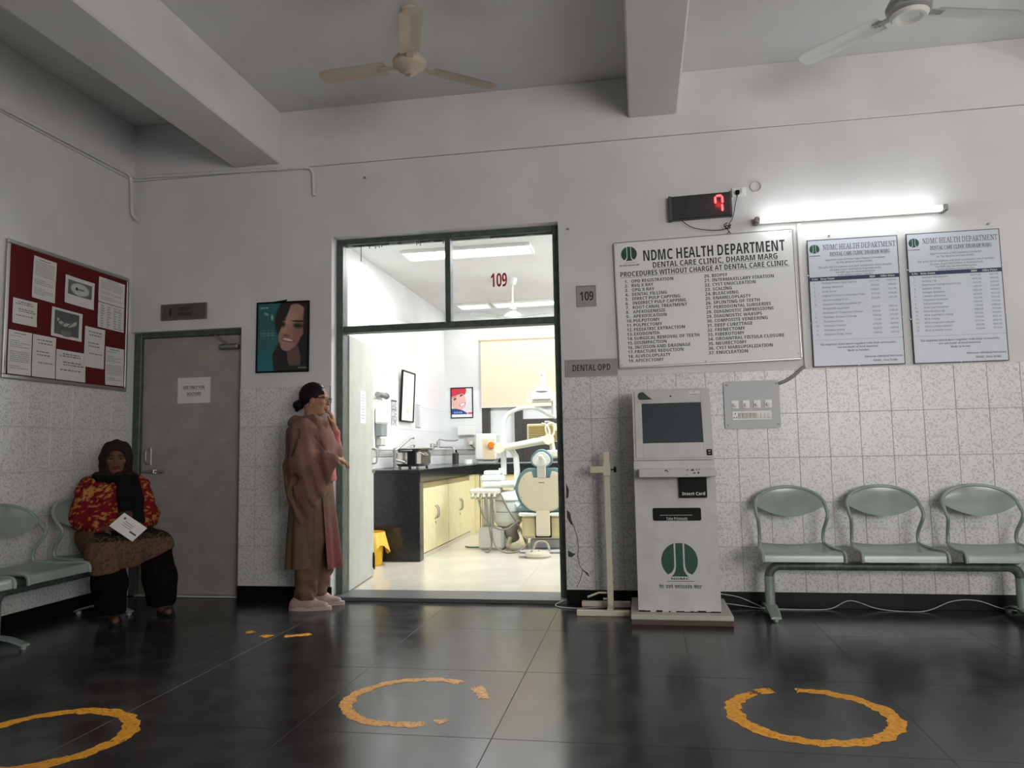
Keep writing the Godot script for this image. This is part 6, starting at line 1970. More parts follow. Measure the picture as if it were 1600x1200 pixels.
	# tunic: back and front panels hanging from the waist, slit at the side
	for half in 2:
		b = MB.new()
		var a0 := 66.0 if half == 0 else -40.0
		var a1 := 294.0 if half == 0 else 46.0
		for layer in 2:
			var P := PackedVector3Array()
			var C := PackedColorArray()
			for j in 27:
				var v := j / 26.0
				var y := lerpf(1.0, 0.305 if half == 0 else 0.285, v)
				for i in 41:
					var a := deg_to_rad(lerpf(a0, a1, i / 40.0))
					var rx := lerpf(0.135, 0.175 if half == 0 else 0.20, v)
					var rz := lerpf(0.175, 0.20, v)
					var fold := 0.012 * v * sin(a * 7.0 + 1.5 * v) + 0.006 * v * sin(a * 13.0 + 0.5)
					var p := Vector3(cos(a) * (rx + fold) - (0.005 if half == 0 else -0.008) * v, y - (0.035 * sin((i / 40.0) * PI) if half == 0 else -0.0) * v * 0.6, sin(a) * (rz + fold) )
					if layer == 1: p -= Vector3(cos(a), 0, sin(a)) * 0.004
					P.append(p)
					var base := Color(0.15, 0.098, 0.064)
					if half == 1: base = base.lerp(Color(0.165, 0.05, 0.052), clampf((v - 0.35 + 0.5 * nz.get_noise_3dv(p * 2.0)) * 2.0, 0.0, 1.0))
					C.append(base * (1.0 + 0.22 * nz.get_noise_3dv(p)))
			b.grid(P, 41, 27, false, C, layer == 0)
		part("tunic_panel", b, vcol(0.85), t, "brown tunic back panel" if half == 0 else "tunic front panel with dull red print")
	# upper tunic and pink sleeves
	b = MB.new()
	f = Field.new(Vector3(-0.25, 0.86, -0.3), Vector3(0.34, 1.36, 0.3), 0.0115)
	f.ell(Vector3(-0.01, 1.1, 0), Vector3(0.13, 0.24, 0.17), 0.04)
	f.ell(Vector3(0.03, 1.06, 0), Vector3(0.12, 0.16, 0.13), 0.05)
	f.chain([Vector3(-0.01, 1.25, -0.165), Vector3(0.13, 1.06, -0.17), Vector3(0.145, 1.235, -0.085)], [0.06, 0.05, 0.034], 0.02)
	f.cap(Vector3(0.06, 1.0, 0.02), Vector3(0.10, 0.86, 0.02), 0.10, 0.085, 0.03)
	f.cut(Vector3(0, -1, 0), -0.885)
	f.warp(func(p: Vector3) -> float: return 0.003 * sin(p.y * 60.0 + p.x * 30.0))
	f.to(b, func(p: Vector3) -> Color: return Color(0.46, 0.15, 0.14) * (1.0 + 0.15 * nz.get_noise_3dv(p)))
	part("blouse", b, vcol(0.8), t, "salmon-pink blouse with sleeve")
	# shawl
	b = MB.new()
	f = Field.new(Vector3(-0.30, 0.50, -0.32), Vector3(0.34, 1.42, 0.34), 0.0105)
	f.ell(Vector3(-0.008, 1.10, 0.0), Vector3(0.152, 0.27, 0.20), 0.03)
	f.ell(Vector3(0.045, 1.15, 0.01), Vector3(0.12, 0.17, 0.15), 0.04)
	f.cap(Vector3(-0.02, 1.24, -0.14), Vector3(-0.02, 1.24, 0.14), 0.085, 0.085, 0.04)
	f.chain([Vector3(-0.03, 1.24, 0.165), Vector3(-0.02, 1.02, 0.205), Vector3(0.15, 1.045, 0.155)], [0.085, 0.082, 0.052], 0.04)
	f.ell(Vector3(0.10, 1.09, -0.10), Vector3(0.10, 0.11, 0.11), 0.03)
	# folds round the neck
	var roll := []
	for i in 11:
		var a := lerpf(-2.5, 2.5, i / 10.0)
		roll.append(Vector3(-0.028 - 0.115 * cos(a) + 0.03, 1.315 - 0.02 * (1.0 - cos(a)) * 0.5, 0.115 * sin(a)))
	for i in 10:
		f.cap(roll[i], roll[i + 1], 0.042, 0.042, 0.02)
	f.ell(Vector3(-0.115, 1.31, 0.02), Vector3(0.05, 0.045, 0.09), 0.03)
	f.chain([Vector3(0.03, 1.335, 0.1), Vector3(0.085, 1.29, 0.07), Vector3(0.10, 1.24, 0.03)], [0.034, 0.034, 0.026], 0.015)
	f.chain([Vector3(0.0, 1.31, 0.125), Vector3(0.07, 1.265, 0.11), Vector3(0.105, 1.2, 0.07)], [0.032, 0.034, 0.026], 0.015)
	# point of cloth falling from the forearm, and the fringed end at the back
	f.chain([Vector3(0.17, 1.03, 0.16), Vector3(0.10, 0.84, 0.17), Vector3(-0.01, 0.64, 0.165)], [0.05, 0.038, 0.018], 0.05)
	f.chain([Vector3(-0.06, 1.0, 0.17), Vector3(-0.05, 0.82, 0.175), Vector3(-0.035, 0.62, 0.165)], [0.07, 0.06, 0.02], 0.06)
	f.chain([Vector3(0.05, 0.98, 0.17), Vector3(0.02, 0.8, 0.175), Vector3(-0.02, 0.66, 0.165)], [0.06, 0.05, 0.02], 0.06)
	f.chain([Vector3(-0.105, 1.24, 0.12), Vector3(-0.118, 1.0, 0.13), Vector3(-0.112, 0.78, 0.13)], [0.05, 0.045, 0.036], 0.03)
	f.ell(Vector3(-0.07, 0.88, 0.0), Vector3(0.09, 0.17, 0.17), 0.05)
	# deep folds: between the hanging end and the arm, and across the forearm drape
	f.cap(Vector3(-0.045, 1.24, 0.245), Vector3(-0.075, 0.80, 0.225), 0.02, 0.026, 0.0, true)
	f.cap(Vector3(0.02, 1.12, 0.285), Vector3(0.13, 0.99, 0.235), 0.014, 0.016, 0.0, true)
	f.cap(Vector3(0.0, 0.96, 0.275), Vector3(0.05, 0.80, 0.25), 0.012, 0.016, 0.0, true)
	f.cap(Vector3(0.07, 1.2, 0.19), Vector3(0.14, 1.1, 0.13), 0.014, 0.014, 0.0, true)
	f.warp(func(p: Vector3) -> float: return 0.006 * sin(p.x * 78.0 + p.y * 24.0 + 1.2 * sin(p.y * 9.0)) * clampf((1.32 - p.y) * 2.5, 0.3, 1.0))
	f.to(b, func(p: Vector3) -> Color:
		var base := Color(0.19, 0.10, 0.078)
		var st := sin(p.x * 30.0 + p.y * 9.0 + 1.2)
		if p.z > 0.02 and st > 0.72: base = base.lerp(Color(0.12, 0.05, 0.048), 0.7)
		if p.y > 1.27 and p.x > -0.02: base = base.lerp(Color(0.19, 0.10, 0.06), 0.6)
		if p.y < 0.83 and p.x < -0.06: base = Color(0.22, 0.13, 0.095)
		base = base.lerp(Color(0.15, 0.066, 0.066), clampf(0.6 * nz.get_noise_3dv(p * 0.35), 0.0, 1.0))
		return base * (1.0 + 0.22 * nz.get_noise_3dv(p * 3.0)))
	var shw := part("shawl", b, vcol(0.95, 0.1), t, "woven pink-brown shawl")
	b = MB.new()
	for i in 16:
		var x := -0.148 + 0.0052 * i
		b.tube([Vector3(x, 0.77, 0.14), Vector3(x - 0.004, 0.74, 0.145), Vector3(x - 0.006 + 0.003 * sin(i * 2.1), 0.715, 0.146)], 0.0022, 4)
	for i in 26:
		var u := i / 25.0
		var p := Vector3(0.135, 0.86, 0.185).lerp(Vector3(-0.03, 0.635, 0.178), u)
		b.tube([p, p + Vector3(0.012, -0.016, 0.002), p + Vector3(0.016, -0.03, 0.002)], 0.002, 4)
	part("fringe", b, mat(Color(0.56, 0.43, 0.36), 0.9), shw, "pale fringe")
	# bangle and shoes
	b = MB.new()
	var ring := []
	for i in 21:
		var a := TAU * i / 20
		ring.append(Vector3(0.172, 1.05, 0.148) + Vector3(0.3, 0, 0.95) * cos(a) * 0.03 + Vector3(0, 1, 0) * sin(a) * 0.03)
	b.tube(ring, 0.004, 6, false)
	part("bangle", b, mat(Color(0.8, 0.72, 0.5), 0.3, 0.7), t)
	for s in [-1.0, 1.0]:
		b = MB.new()
		var ox := -0.01 if s > 0 else 0.045
		f = Field.new(Vector3(-0.16 + ox, -0.005, 0.085 * s - 0.07), Vector3(0.2 + ox, 0.13, 0.085 * s + 0.07), 0.0055)
		f.chain([Vector3(-0.085 + ox, 0.04, 0.085 * s), Vector3(0.02 + ox, 0.038, 0.085 * s), Vector3(0.12 + ox, 0.028, 0.085 * s)], [0.039, 0.041, 0.028], 0.02)
		f.cap(Vector3(-0.06 + ox, 0.07, 0.085 * s), Vector3(0.02 + ox, 0.05, 0.085 * s), 0.037, 0.039, 0.03)
		f.cut(Vector3(0, -1, 0), -0.016)
		f.to(b, func(p: Vector3) -> Color: return Color(0.40, 0.28, 0.27))
		var so := part("shoe", b, vcol(0.7), t, "pale pink knitted shoe")
		b = MB.new()
		var P2 := PackedVector2Array()
		for i in 32:
			var a := TAU * i / 32
			P2.append(Vector2(0.022 + ox + cos(a) * 0.15, 0.0 + sin(a) * (0.045 - 0.006 * cos(a))))
		b.xf = Transform3D(Basis(Vector3(1, 0, 0), Vector3(0, 0, -1), Vector3(0, 1, 0)), Vector3(0, 0.0, 0.085 * s))
		b.prism(P2, 0.001, 0.027)
		part("sole", b, mat(Color(0.70, 0.62, 0.60), 0.7), so)

# seated figure in a red patterned jacket and dark head scarf, local +z is forward
func seated_person() -> void:
	var t := thing("person", "person in a red patterned jacket and dark head scarf seated on the corner bench", "person", Vector3(-3.67, 0, 0.60), atan2(0.6, 0.8))
	var skin := Color(0.155, 0.078, 0.05)
	var hc := Vector3(0.015, 1.075, 0.0)
	var fwd := Vector3(0.0, -0.02, 1).normalized()
	var up := (Vector3.UP - fwd * fwd.y).normalized()
	var lk := Vector3(0.27, 0.475, 0.25)
	var la := Vector3(0.33, 0.07, 0.15)
	var rk := Vector3(-0.03, 0.47, 0.37)
	var ra := Vector3(0.03, 0.07, 0.27)
	var b := MB.new()
	var f := Field.new(Vector3(-0.42, 0.0, -0.25), Vector3(0.5, 1.02, 0.55), 0.015)
	f.ell(Vector3(0.0, 0.55, 0.0), Vector3(0.18, 0.12, 0.14), 0.05)
	f.ell(Vector3(0.0, 0.76, -0.01), Vector3(0.18, 0.2, 0.12), 0.06)
	f.chain([Vector3(0.0, 0.9, 0.0), Vector3(0.01, 1.0, 0.0)], [0.06, 0.05], 0.04)
	f.chain([Vector3(0.09, 0.53, 0.02), lk, la], [0.085, 0.06, 0.04], 0.03)
	f.chain([Vector3(-0.09, 0.53, 0.02), rk, ra], [0.085, 0.06, 0.04], 0.03)
	f.chain([Vector3(0.14, 0.87, 0), Vector3(0.21, 0.66, 0.06), Vector3(0.14, 0.585, 0.22)], [0.055, 0.045, 0.03], 0.02)
	f.chain([Vector3(-0.14, 0.87, 0), Vector3(-0.18, 0.66, 0.06), Vector3(-0.05, 0.60, 0.25)], [0.055, 0.045, 0.03], 0.02)
	# feet
	f.chain([la, Vector3(0.335, 0.03, 0.19), Vector3(0.36, 0.024, 0.27)], [0.038, 0.035, 0.026], 0.02)
	f.chain([ra, Vector3(0.035, 0.03, 0.31), Vector3(0.04, 0.024, 0.39)], [0.038, 0.035, 0.026], 0.02)
	f.cut(Vector3(0, -1, 0), -0.012)
	f.to(b, func(_p): return skin)
	var fh := Field.new(hc - Vector3(0.12, 0.17, 0.15), hc + Vector3(0.12, 0.15, 0.15), 0.0045)
	head(fh, hc, fwd, up)
	fh.cap(hc - up * 0.06 - fwd * 0.02, Vector3(0.005, 0.94, 0), 0.052, 0.052, 0.02)
	fh.to(b, face_color(hc, fwd, up, skin))
	var f1 := Field.new(Vector3(-0.13, 0.52, 0.18), Vector3(0.16, 0.70, 0.44), 0.0045)
	hand(f1, Vector3(-0.045, 0.61, 0.275), Vector3(0.85, 0.0, 0.5).normalized(), Vector3(0.1, -1, 0.1).normalized(), 1.0, 0.45, 0.95)
	f1.to(b, func(_p): return skin)
	var f2 := Field.new(Vector3(-0.05, 0.50, 0.14), Vector3(0.22, 0.66, 0.4), 0.0045)
	hand(f2, Vector3(0.13, 0.575, 0.225), Vector3(-0.6, -0.05, 0.75).normalized(), Vector3(-0.1, -1, 0.1).normalized(), -1.0, 0.35, 0.95)
	f2.to(b, func(_p): return skin)
	part("body", b, vcol(0.6), t)
	# wide dark trousers
	var nz := FastNoiseLite.new()
	nz.seed = 6
	nz.frequency = 16.0
	nz.fractal_octaves = 2
	b = MB.new()
	f = Field.new(Vector3(-0.4, 0.03, -0.24), Vector3(0.52, 0.72, 0.55), 0.013)
	f.ell(Vector3(0.0, 0.54, -0.01), Vector3(0.2, 0.10, 0.17), 0.05)
	f.chain([Vector3(0.10, 0.53, 0.02), lk, lk.lerp(la, 0.55), la + Vector3(-0.01, 0.03, 0)], [0.11, 0.10, 0.11, 0.095], 0.03)
	f.chain([Vector3(-0.11, 0.53, 0.02), rk, rk.lerp(ra, 0.55), ra + Vector3(-0.02, 0.0, 0)], [0.11, 0.10, 0.105, 0.09], 0.03)
	f.cut(Vector3(0, -1, 0), -0.055)
	f.warp(func(p: Vector3) -> float: return 0.004 * sin(p.x * 50.0 + p.z * 42.0 + p.y * 10.0))
	f.to(b, func(p: Vector3) -> Color: return Color(0.008, 0.0065, 0.007) * (1.0 + 0.3 * nz.get_noise_3dv(p)))
	part("trousers", b, vcol(0.9), t, "wide black trousers")
	# tunic skirt over lap and knees with a brown woven border
	b = MB.new()
	f = Field.new(Vector3(-0.36, 0.28, -0.2), Vector3(0.5, 0.74, 0.6), 0.0105)
	f.ell(Vector3(0.0, 0.57, 0.02), Vector3(0.2, 0.09, 0.17), 0.04)
	f.chain([Vector3(0.10, 0.545, 0.03), lk + Vector3(0.01, 0.0, 0.02), lk + Vector3(0.03, -0.10, 0.03)], [0.115, 0.10, 0.095], 0.04)
	f.chain([Vector3(-0.11, 0.545, 0.03), rk + Vector3(-0.01, 0.0, 0.02), rk + Vector3(0.0, -0.10, 0.03)], [0.115, 0.10, 0.098], 0.04)
	f.chain([Vector3(0.0, 0.56, 0.1), (lk + rk) * 0.5 + Vector3(0, 0.0, 0.04), (lk + rk) * 0.5 + Vector3(0.0, -0.08, 0.05)], [0.10, 0.085, 0.07], 0.08)
	f.warp(func(p: Vector3) -> float: return 0.006 * sin(p.x * 42.0 - p.z * 26.0 + p.y * 8.0) * clampf((0.62 - p.y) * 5.0, 0.15, 1.0))
	f.cut(Vector3(0.12, -1, -0.18).normalized(), Vector3(0.12, -1, -0.18).normalized().dot(Vector3(0.1, 0.375, 0.36)))
	f.cut(Vector3(0, 0.0, -1), 0.12)
	f.cut(Vector3(0.45, -1, 0).normalized(), Vector3(0.45, -1, 0).normalized().dot(Vector3(0.2, 0.385, 0.3)))
	f.to(b, func(p: Vector3) -> Color:
		var n2 := nz.get_noise_3d(p.x * 5.0, p.y * 5.0, p.z * 5.0)
		if p.y < 0.545 + 0.02 * n2 or p.x < -0.1:
			var base := Color(0.15, 0.085, 0.052).lerp(Color(0.05, 0.03, 0.025), clampf(n2 * 2.2, 0.0, 0.85))
			return base
		if p.y < 0.575 and n2 > 0.12: return Color(0.13, 0.08, 0.05)
		return Color(0.02, 0.016, 0.016))
	part("tunic_skirt", b, vcol(0.9), t, "black tunic with brown woven border over the lap")
	# quilted red jacket
	b = MB.new()
	f = Field.new(Vector3(-0.42, 0.5, -0.28), Vector3(0.42, 1.05, 0.34), 0.0105)
	f.ell(Vector3(0.0, 0.76, -0.01), Vector3(0.2, 0.22, 0.16), 0.04)
	f.ell(Vector3(0.0, 0.64, 0.02), Vector3(0.2, 0.13, 0.175), 0.06)
	f.cap(Vector3(-0.10, 0.89, -0.01), Vector3(0.10, 0.89, -0.01), 0.09, 0.09, 0.05)
	f.chain([Vector3(-0.15, 0.865, -0.01), Vector3(-0.185, 0.67, 0.06), Vector3(-0.06, 0.60, 0.235)], [0.08, 0.076, 0.056], 0.03)
	f.chain([Vector3(0.155, 0.865, -0.01), Vector3(0.215, 0.67, 0.05), Vector3(0.15, 0.585, 0.19)], [0.085, 0.08, 0.058], 0.03)
	f.cut(Vector3(0, -1, 0), -0.53)
	f.warp(func(p: Vector3) -> float: return 0.004 * sin(p.y * 62.0 + p.x * 18.0) + 0.004 * nz.get_noise_3dv(p))
	var pat := FastNoiseLite.new()
	pat.seed = 12
	pat.noise_type = FastNoiseLite.TYPE_CELLULAR
	pat.cellular_return_type = FastNoiseLite.RETURN_DISTANCE2_SUB
	pat.frequency = 6.5
	pat.domain_warp_enabled = true
	pat.domain_warp_amplitude = 0.06
	pat.domain_warp_frequency = 9.0
	f.to(b, func(p: Vector3) -> Color:
		var q := p
		var blot := nz.get_noise_3d(q.x * 1.0, q.y * 2.4, q.z * 1.0)
		var line := pat.get_noise_3dv(q)
		if (line < -0.90 and blot > -0.25) or blot > 0.36: return Color(0.46, 0.21, 0.055)
		if line < -0.87 and blot > -0.25: return Color(0.06, 0.008, 0.01)
		return Color(0.185, 0.012, 0.016) * (1.0 + 0.25 * blot))
	part("jacket", b, vcol(0.85), t, "red jacket with gold pattern")
	# head scarf wound round head and neck, ends hanging down the front
	b = MB.new()
	f = Field.new(Vector3(-0.26, 0.5, -0.22), Vector3(0.28, 1.24, 0.32), 0.0095)
	f.ell(hc + Vector3(0, 0.018, -0.02), Vector3(0.108, 0.122, 0.122), 0.0)
	f.cap(hc + Vector3(0, -0.05, -0.04), hc + Vector3(0, -0.13, -0.03), 0.10, 0.105, 0.04)
	f.ell(hc + Vector3(0.0, -0.022, 0.095), Vector3(0.061, 0.085, 0.11), 0.0, Basis(), true)
	for i in 8:
		var a := PI * (i / 7.0)
		var a2 := PI * ((i + 1) / 7.0)
		if i < 7:
			f.cap(Vector3(0.115 * cos(a), 0.952 - 0.01 * sin(a), -0.01 + 0.105 * sin(a)), Vector3(0.115 * cos(a2), 0.952 - 0.01 * sin(a2), -0.01 + 0.105 * sin(a2)), 0.032, 0.032, 0.02)
			f.cap(Vector3(0.13 * cos(a), 0.925, -0.02 + 0.10 * sin(a)), Vector3(0.13 * cos(a2), 0.925, -0.02 + 0.10 * sin(a2)), 0.028, 0.028, 0.02)
	f.chain([Vector3(0.055, 0.94, 0.10), Vector3(0.075, 0.82, 0.165), Vector3(0.085, 0.68, 0.185), Vector3(0.09, 0.61, 0.20)], [0.042, 0.045, 0.046, 0.042], 0.03)
	f.chain([Vector3(0.12, 0.94, 0.05), Vector3(0.155, 0.80, 0.13), Vector3(0.165, 0.64, 0.18), Vector3(0.165, 0.58, 0.2)], [0.036, 0.036, 0.034, 0.028], 0.03)
	f.warp(func(p: Vector3) -> float: return 0.0035 * sin(p.x * 95.0 + 8.0 * p.y) + 0.002 * sin(p.y * 80.0 + p.z * 40.0))
	f.to(b, func(p: Vector3) -> Color:
		if p.y > 0.965: return Color(0.030, 0.020, 0.017) * (1.0 + 0.25 * nz.get_noise_3dv(p))
		if p.y < 0.72 and p.x < 0.125 and p.y > 0.60: return Color(0.075, 0.035, 0.034) if sin(p.y * 130.0) < 0.6 else Color(0.13, 0.035, 0.035)
		return Color(0.010, 0.008, 0.008))
	part("head_scarf", b, vcol(0.95), t, "dark scarf round head and neck")
	# sandals
	for q in [[0.348, 0.22, 0.3], [0.038, 0.33, 0.05]]:
		b = MB.new()
		var P2 := PackedVector2Array()
		for i in 28:
			var a := TAU * i / 28
			P2.append(Vector2(cos(a) * 0.042, sin(a) * 0.13))
		b.xf = Transform3D(Basis(Vector3.UP, q[2]) * Basis(Vector3(1, 0, 0), Vector3(0, 0, -1), Vector3(0, 1, 0)), Vector3(q[0], 0, q[1]))
		b.prism(P2, 0.0, 0.014)
		b.tube([Vector3(-0.04, -0.04, 0.012), Vector3(-0.02, -0.045, 0.055), Vector3(0.02, -0.045, 0.055), Vector3(0.04, -0.04, 0.012)], 0.007, 6)
		part("sandal", b, M.black_soft, t, "black sandal")
	# booklet held on the lap
	var org := t.transform * Vector3(0.10, 0.625, 0.40)
	var bk := thing("booklet", "white booklet held on the lap of the seated woman", "booklet", org)
	var bb := t.basis * Basis(Vector3.RIGHT, 0.95) * Basis(Vector3.UP, -0.75)
	b = moved(Vector3.ZERO, bb)
	b.box(Vector3(0, 0.0, 0.0), Vector3(0.185, 0.006, 0.125), 0.001)
	part("pages", b, mat(Color(0.66, 0.65, 0.62), 0.8), bk)
	b = moved(Vector3.ZERO, bb)
	b.box(Vector3(0, 0.0038, 0.0), Vector3(0.188, 0.0014, 0.128))
	part("cover", b, mat(Color(0.9, 0.89, 0.87), 0.7), bk)
	b = moved(Vector3.ZERO, bb)
	b.box(Vector3(-0.06, 0.0047, -0.035), Vector3(0.014, 0.0006, 0.014))
	b.box(Vector3(0.055, 0.0047, 0.02), Vector3(0.05, 0.0006, 0.012))
	for i in 3: b.box(Vector3(-0.01, 0.0047, -0.02 + 0.014 * i), Vector3(0.07, 0.0006, 0.003))
	part("print", b, mat(Color(0.3, 0.3, 0.32), 0.8), bk)

# ------------------------------------------------------------------ mesh builder
class MB:
	var v := PackedVector3Array()
	var n := PackedVector3Array()
	var u := PackedVector2Array()
	var c := PackedColorArray()
	var xf := Transform3D()
	var col := Color(1, 1, 1)

	func vert(p: Vector3, nn: Vector3, uv: Vector2, cc: Color) -> void:
		v.append(xf * p)
		n.append((xf.basis * nn).normalized())
		u.append(uv)
		c.append(cc)

	func tri(a: Vector3, b: Vector3, d: Vector3) -> void:
		var nn := (b - a).cross(d - a).normalized()
		vert(a, nn, Vector2(a.x, -a.y), col)
		vert(d, nn, Vector2(d.x, -d.y), col)
		vert(b, nn, Vector2(b.x, -b.y), col)

	func quad(a: Vector3, b: Vector3, d: Vector3, e: Vector3, r := Rect2(0, 0, 1, 1)) -> void:
		var nn := (b - a).cross(d - a).normalized()
		var ua := Vector2(r.position.x, r.end.y)
		var ub := r.end
		var ud := Vector2(r.end.x, r.position.y)
		var ue := r.position
		vert(a, nn, ua, col); vert(d, nn, ud, col); vert(b, nn, ub, col)
		vert(a, nn, ua, col); vert(e, nn, ue, col); vert(d, nn, ud, col)

	# chamfered box
	func box(ce: Vector3, s: Vector3, bv := 0.0, r := Rect2(0, 0, 1, 1)) -> void:
		var h := s * 0.5
		bv = minf(bv, minf(h.x, minf(h.y, h.z)) * 0.95)
		for ax in 3:
			for sg in [-1.0, 1.0]:
				var n3 := Vector3(); n3[ax] = sg
				var a1 := Vector3(); a1[(ax + 1) % 3] = 1.0
				var a2 := Vector3(); a2[(ax + 2) % 3] = 1.0
				var p := ce + n3 * h[ax]
				var e1 := a1 * (h[(ax + 1) % 3] - bv)
				var e2 := a2 * (h[(ax + 2) % 3] - bv)
				if sg > 0:
					if ax == 0: quad(p - e2 * -1.0 - e1, p - e2 - e1, p - e2 + e1, p + e2 + e1, r)
					elif ax == 1: quad(p + e1 - e2, p + e1 + e2, p - e1 + e2, p - e1 - e2, r)
					else: quad(p - e1 - e2, p + e1 - e2, p + e1 + e2, p - e1 + e2, r)
				else:
					if ax == 0: quad(p - e1 - e2, p - e1 + e2, p + e1 + e2, p + e1 - e2, r)
					elif ax == 1: quad(p - e1 - e2, p - e1 + e2, p + e1 + e2, p + e1 - e2, r)
					else: quad(p + e1 - e2, p - e1 - e2, p - e1 + e2, p + e1 + e2, r)
		if bv <= 0.0:
			return
		for ax in 3:
			var i := (ax + 1) % 3
			var j := (ax + 2) % 3
			for s1 in [-1.0, 1.0]:
				for s2 in [-1.0, 1.0]:
					var a := Vector3(); a[ax] = -(h[ax] - bv); a[i] = s1 * h[i]; a[j] = s2 * (h[j] - bv)
					var b := a; b[ax] = h[ax] - bv
					var d := b; d[i] = s1 * (h[i] - bv); d[j] = s2 * h[j]
					var e := d; e[ax] = -(h[ax] - bv)
					if s1 * s2 < 0: quad(ce + a, ce + b, ce + d, ce + e, r)
					else: quad(ce + b, ce + a, ce + e, ce + d, r)
		for sx in [-1.0, 1.0]:
			for sy in [-1.0, 1.0]:
				for sz in [-1.0, 1.0]:
					var a := ce + Vector3(sx * h.x, sy * (h.y - bv), sz * (h.z - bv))
					var b := ce + Vector3(sx * (h.x - bv), sy * h.y, sz * (h.z - bv))
					var d := ce + Vector3(sx * (h.x - bv), sy * (h.y - bv), sz * h.z)
					if sx * sy * sz > 0: tri(a, b, d)
					else: tri(a, d, b)

	func span(lo: Vector3, hi: Vector3, bv := 0.0) -> void:
		box((lo + hi) * 0.5, hi - lo, bv)

	# smooth grid of points, row by row; the normal is du x dv
	func grid(P: PackedVector3Array, nu: int, nv: int, closed := false, cols := PackedColorArray(), flip := false) -> void:
		var N := PackedVector3Array()
		N.resize(nu * nv)
		for j in nv:
			for i in nu:
				var il := i - 1
				var ir := i + 1
				if closed:
					il = (il + nu) % nu
					ir = ir % nu
				else:
					il = maxi(il, 0)
					ir = mini(ir, nu - 1)
				var du := P[j * nu + ir] - P[j * nu + il]
				var dv := P[mini(j + 1, nv - 1) * nu + i] - P[maxi(j - 1, 0) * nu + i]
				var nn := du.cross(dv)
				if nn.length_squared() < 1e-16:
					var dv2 := P[mini(j + 1, nv - 1) * nu + (i + nu / 3) % nu] - P[maxi(j - 1, 0) * nu + (i + nu / 3) % nu]
					nn = dv2 if j > 0 else -dv2
					if nn.length_squared() < 1e-16: nn = Vector3.UP
				N[j * nu + i] = nn.normalized() * (-1.0 if flip else 1.0)
		var m := nu if closed else nu - 1
		for j in nv - 1:
			for i in m:
				var i2 := (i + 1) % nu
				var q := [j * nu + i, j * nu + i2, (j + 1) * nu + i2, (j + 1) * nu + i]
				var uv := [Vector2(float(i) / m, 1.0 - float(j) / (nv - 1)), Vector2(float(i + 1) / m, 1.0 - float(j) / (nv - 1)), Vector2(float(i + 1) / m, 1.0 - float(j + 1) / (nv - 1)), Vector2(float(i) / m, 1.0 - float(j + 1) / (nv - 1))]
				for k in ([0, 1, 2, 0, 2, 3] if flip else [0, 2, 1, 0, 3, 2]):
					var id: int = q[k]
					vert(P[id], N[id], uv[k], cols[id] if cols.size() else col)

	func disc(ring: PackedVector3Array, nn: Vector3) -> void:
		var ce := Vector3()
		for p in ring: ce += p
		ce /= ring.size()
		for i in ring.size():
			var a := ring[i]
			var b := ring[(i + 1) % ring.size()]
			if (a - ce).cross(b - ce).dot(nn) < 0:
				var t := a; a = b; b = t
			vert(ce, nn, Vector2(), col); vert(b, nn, Vector2(), col); vert(a, nn, Vector2(), col)

	# tube along points; r is a number or one radius per point
	func tube(pts: Array, r: Variant, sides := 8, caps := true, flat := 1.0) -> void:
		var P := PackedVector3Array()
		var k := pts.size()
		var t0: Vector3 = (pts[1] - pts[0]).normalized()
		var up := Vector3.UP if absf(t0.y) < 0.9 else Vector3.RIGHT
		var side := t0.cross(up).normalized()
		var first := PackedVector3Array()
		var last := PackedVector3Array()
		var tl := t0
		for i in k:
			var t: Vector3 = (pts[mini(i + 1, k - 1)] - pts[maxi(i - 1, 0)]).normalized()
			side = (side - t * side.dot(t)).normalized()
			var up2 := side.cross(t)
			var rr: float = r[i] if r is Array else r
			for s in sides:
				var a := TAU * s / sides
				var p: Vector3 = pts[i] + (side * cos(a) + up2 * sin(a) * flat) * rr
				P.append(p)
				if i == 0: first.append(p)
				if i == k - 1: last.append(p)
			tl = t
		grid(P, sides, k, true, PackedColorArray(), true)
		if caps:
			disc(first, -t0)
			disc(last, tl)

	# profile of (radius, height), bottom to top, turned round the y axis
	func lathe(prof: Array, sides := 24, smooth := false) -> void:
		if smooth:
			var P := PackedVector3Array()
			for q in prof:
				for s in sides:
					var a := TAU * s / sides
					P.append(Vector3(cos(a) * q.x, q.y, -sin(a) * q.x))
			grid(P, sides, prof.size(), true)
			return
		for i in prof.size() - 1:
			var p: Vector2 = prof[i]
			var q: Vector2 = prof[i + 1]
			var nn := Vector2(q.y - p.y, p.x - q.x).normalized()
			for s in sides:
				var a := TAU * s / sides
				var b := TAU * (s + 1) / sides
				var da := Vector3(cos(a), 0, -sin(a))
				var db := Vector3(cos(b), 0, -sin(b))
				var A := da * p.x + Vector3.UP * p.y
				var B := db * p.x + Vector3.UP * p.y
				var C := db * q.x + Vector3.UP * q.y
				var D := da * q.x + Vector3.UP * q.y
				var na := da * nn.x + Vector3.UP * nn.y
				var nb := db * nn.x + Vector3.UP * nn.y
				vert(A, na, Vector2(), col); vert(C, nb, Vector2(), col); vert(B, nb, Vector2(), col)
				vert(A, na, Vector2(), col); vert(D, na, Vector2(), col); vert(C, nb, Vector2(), col)

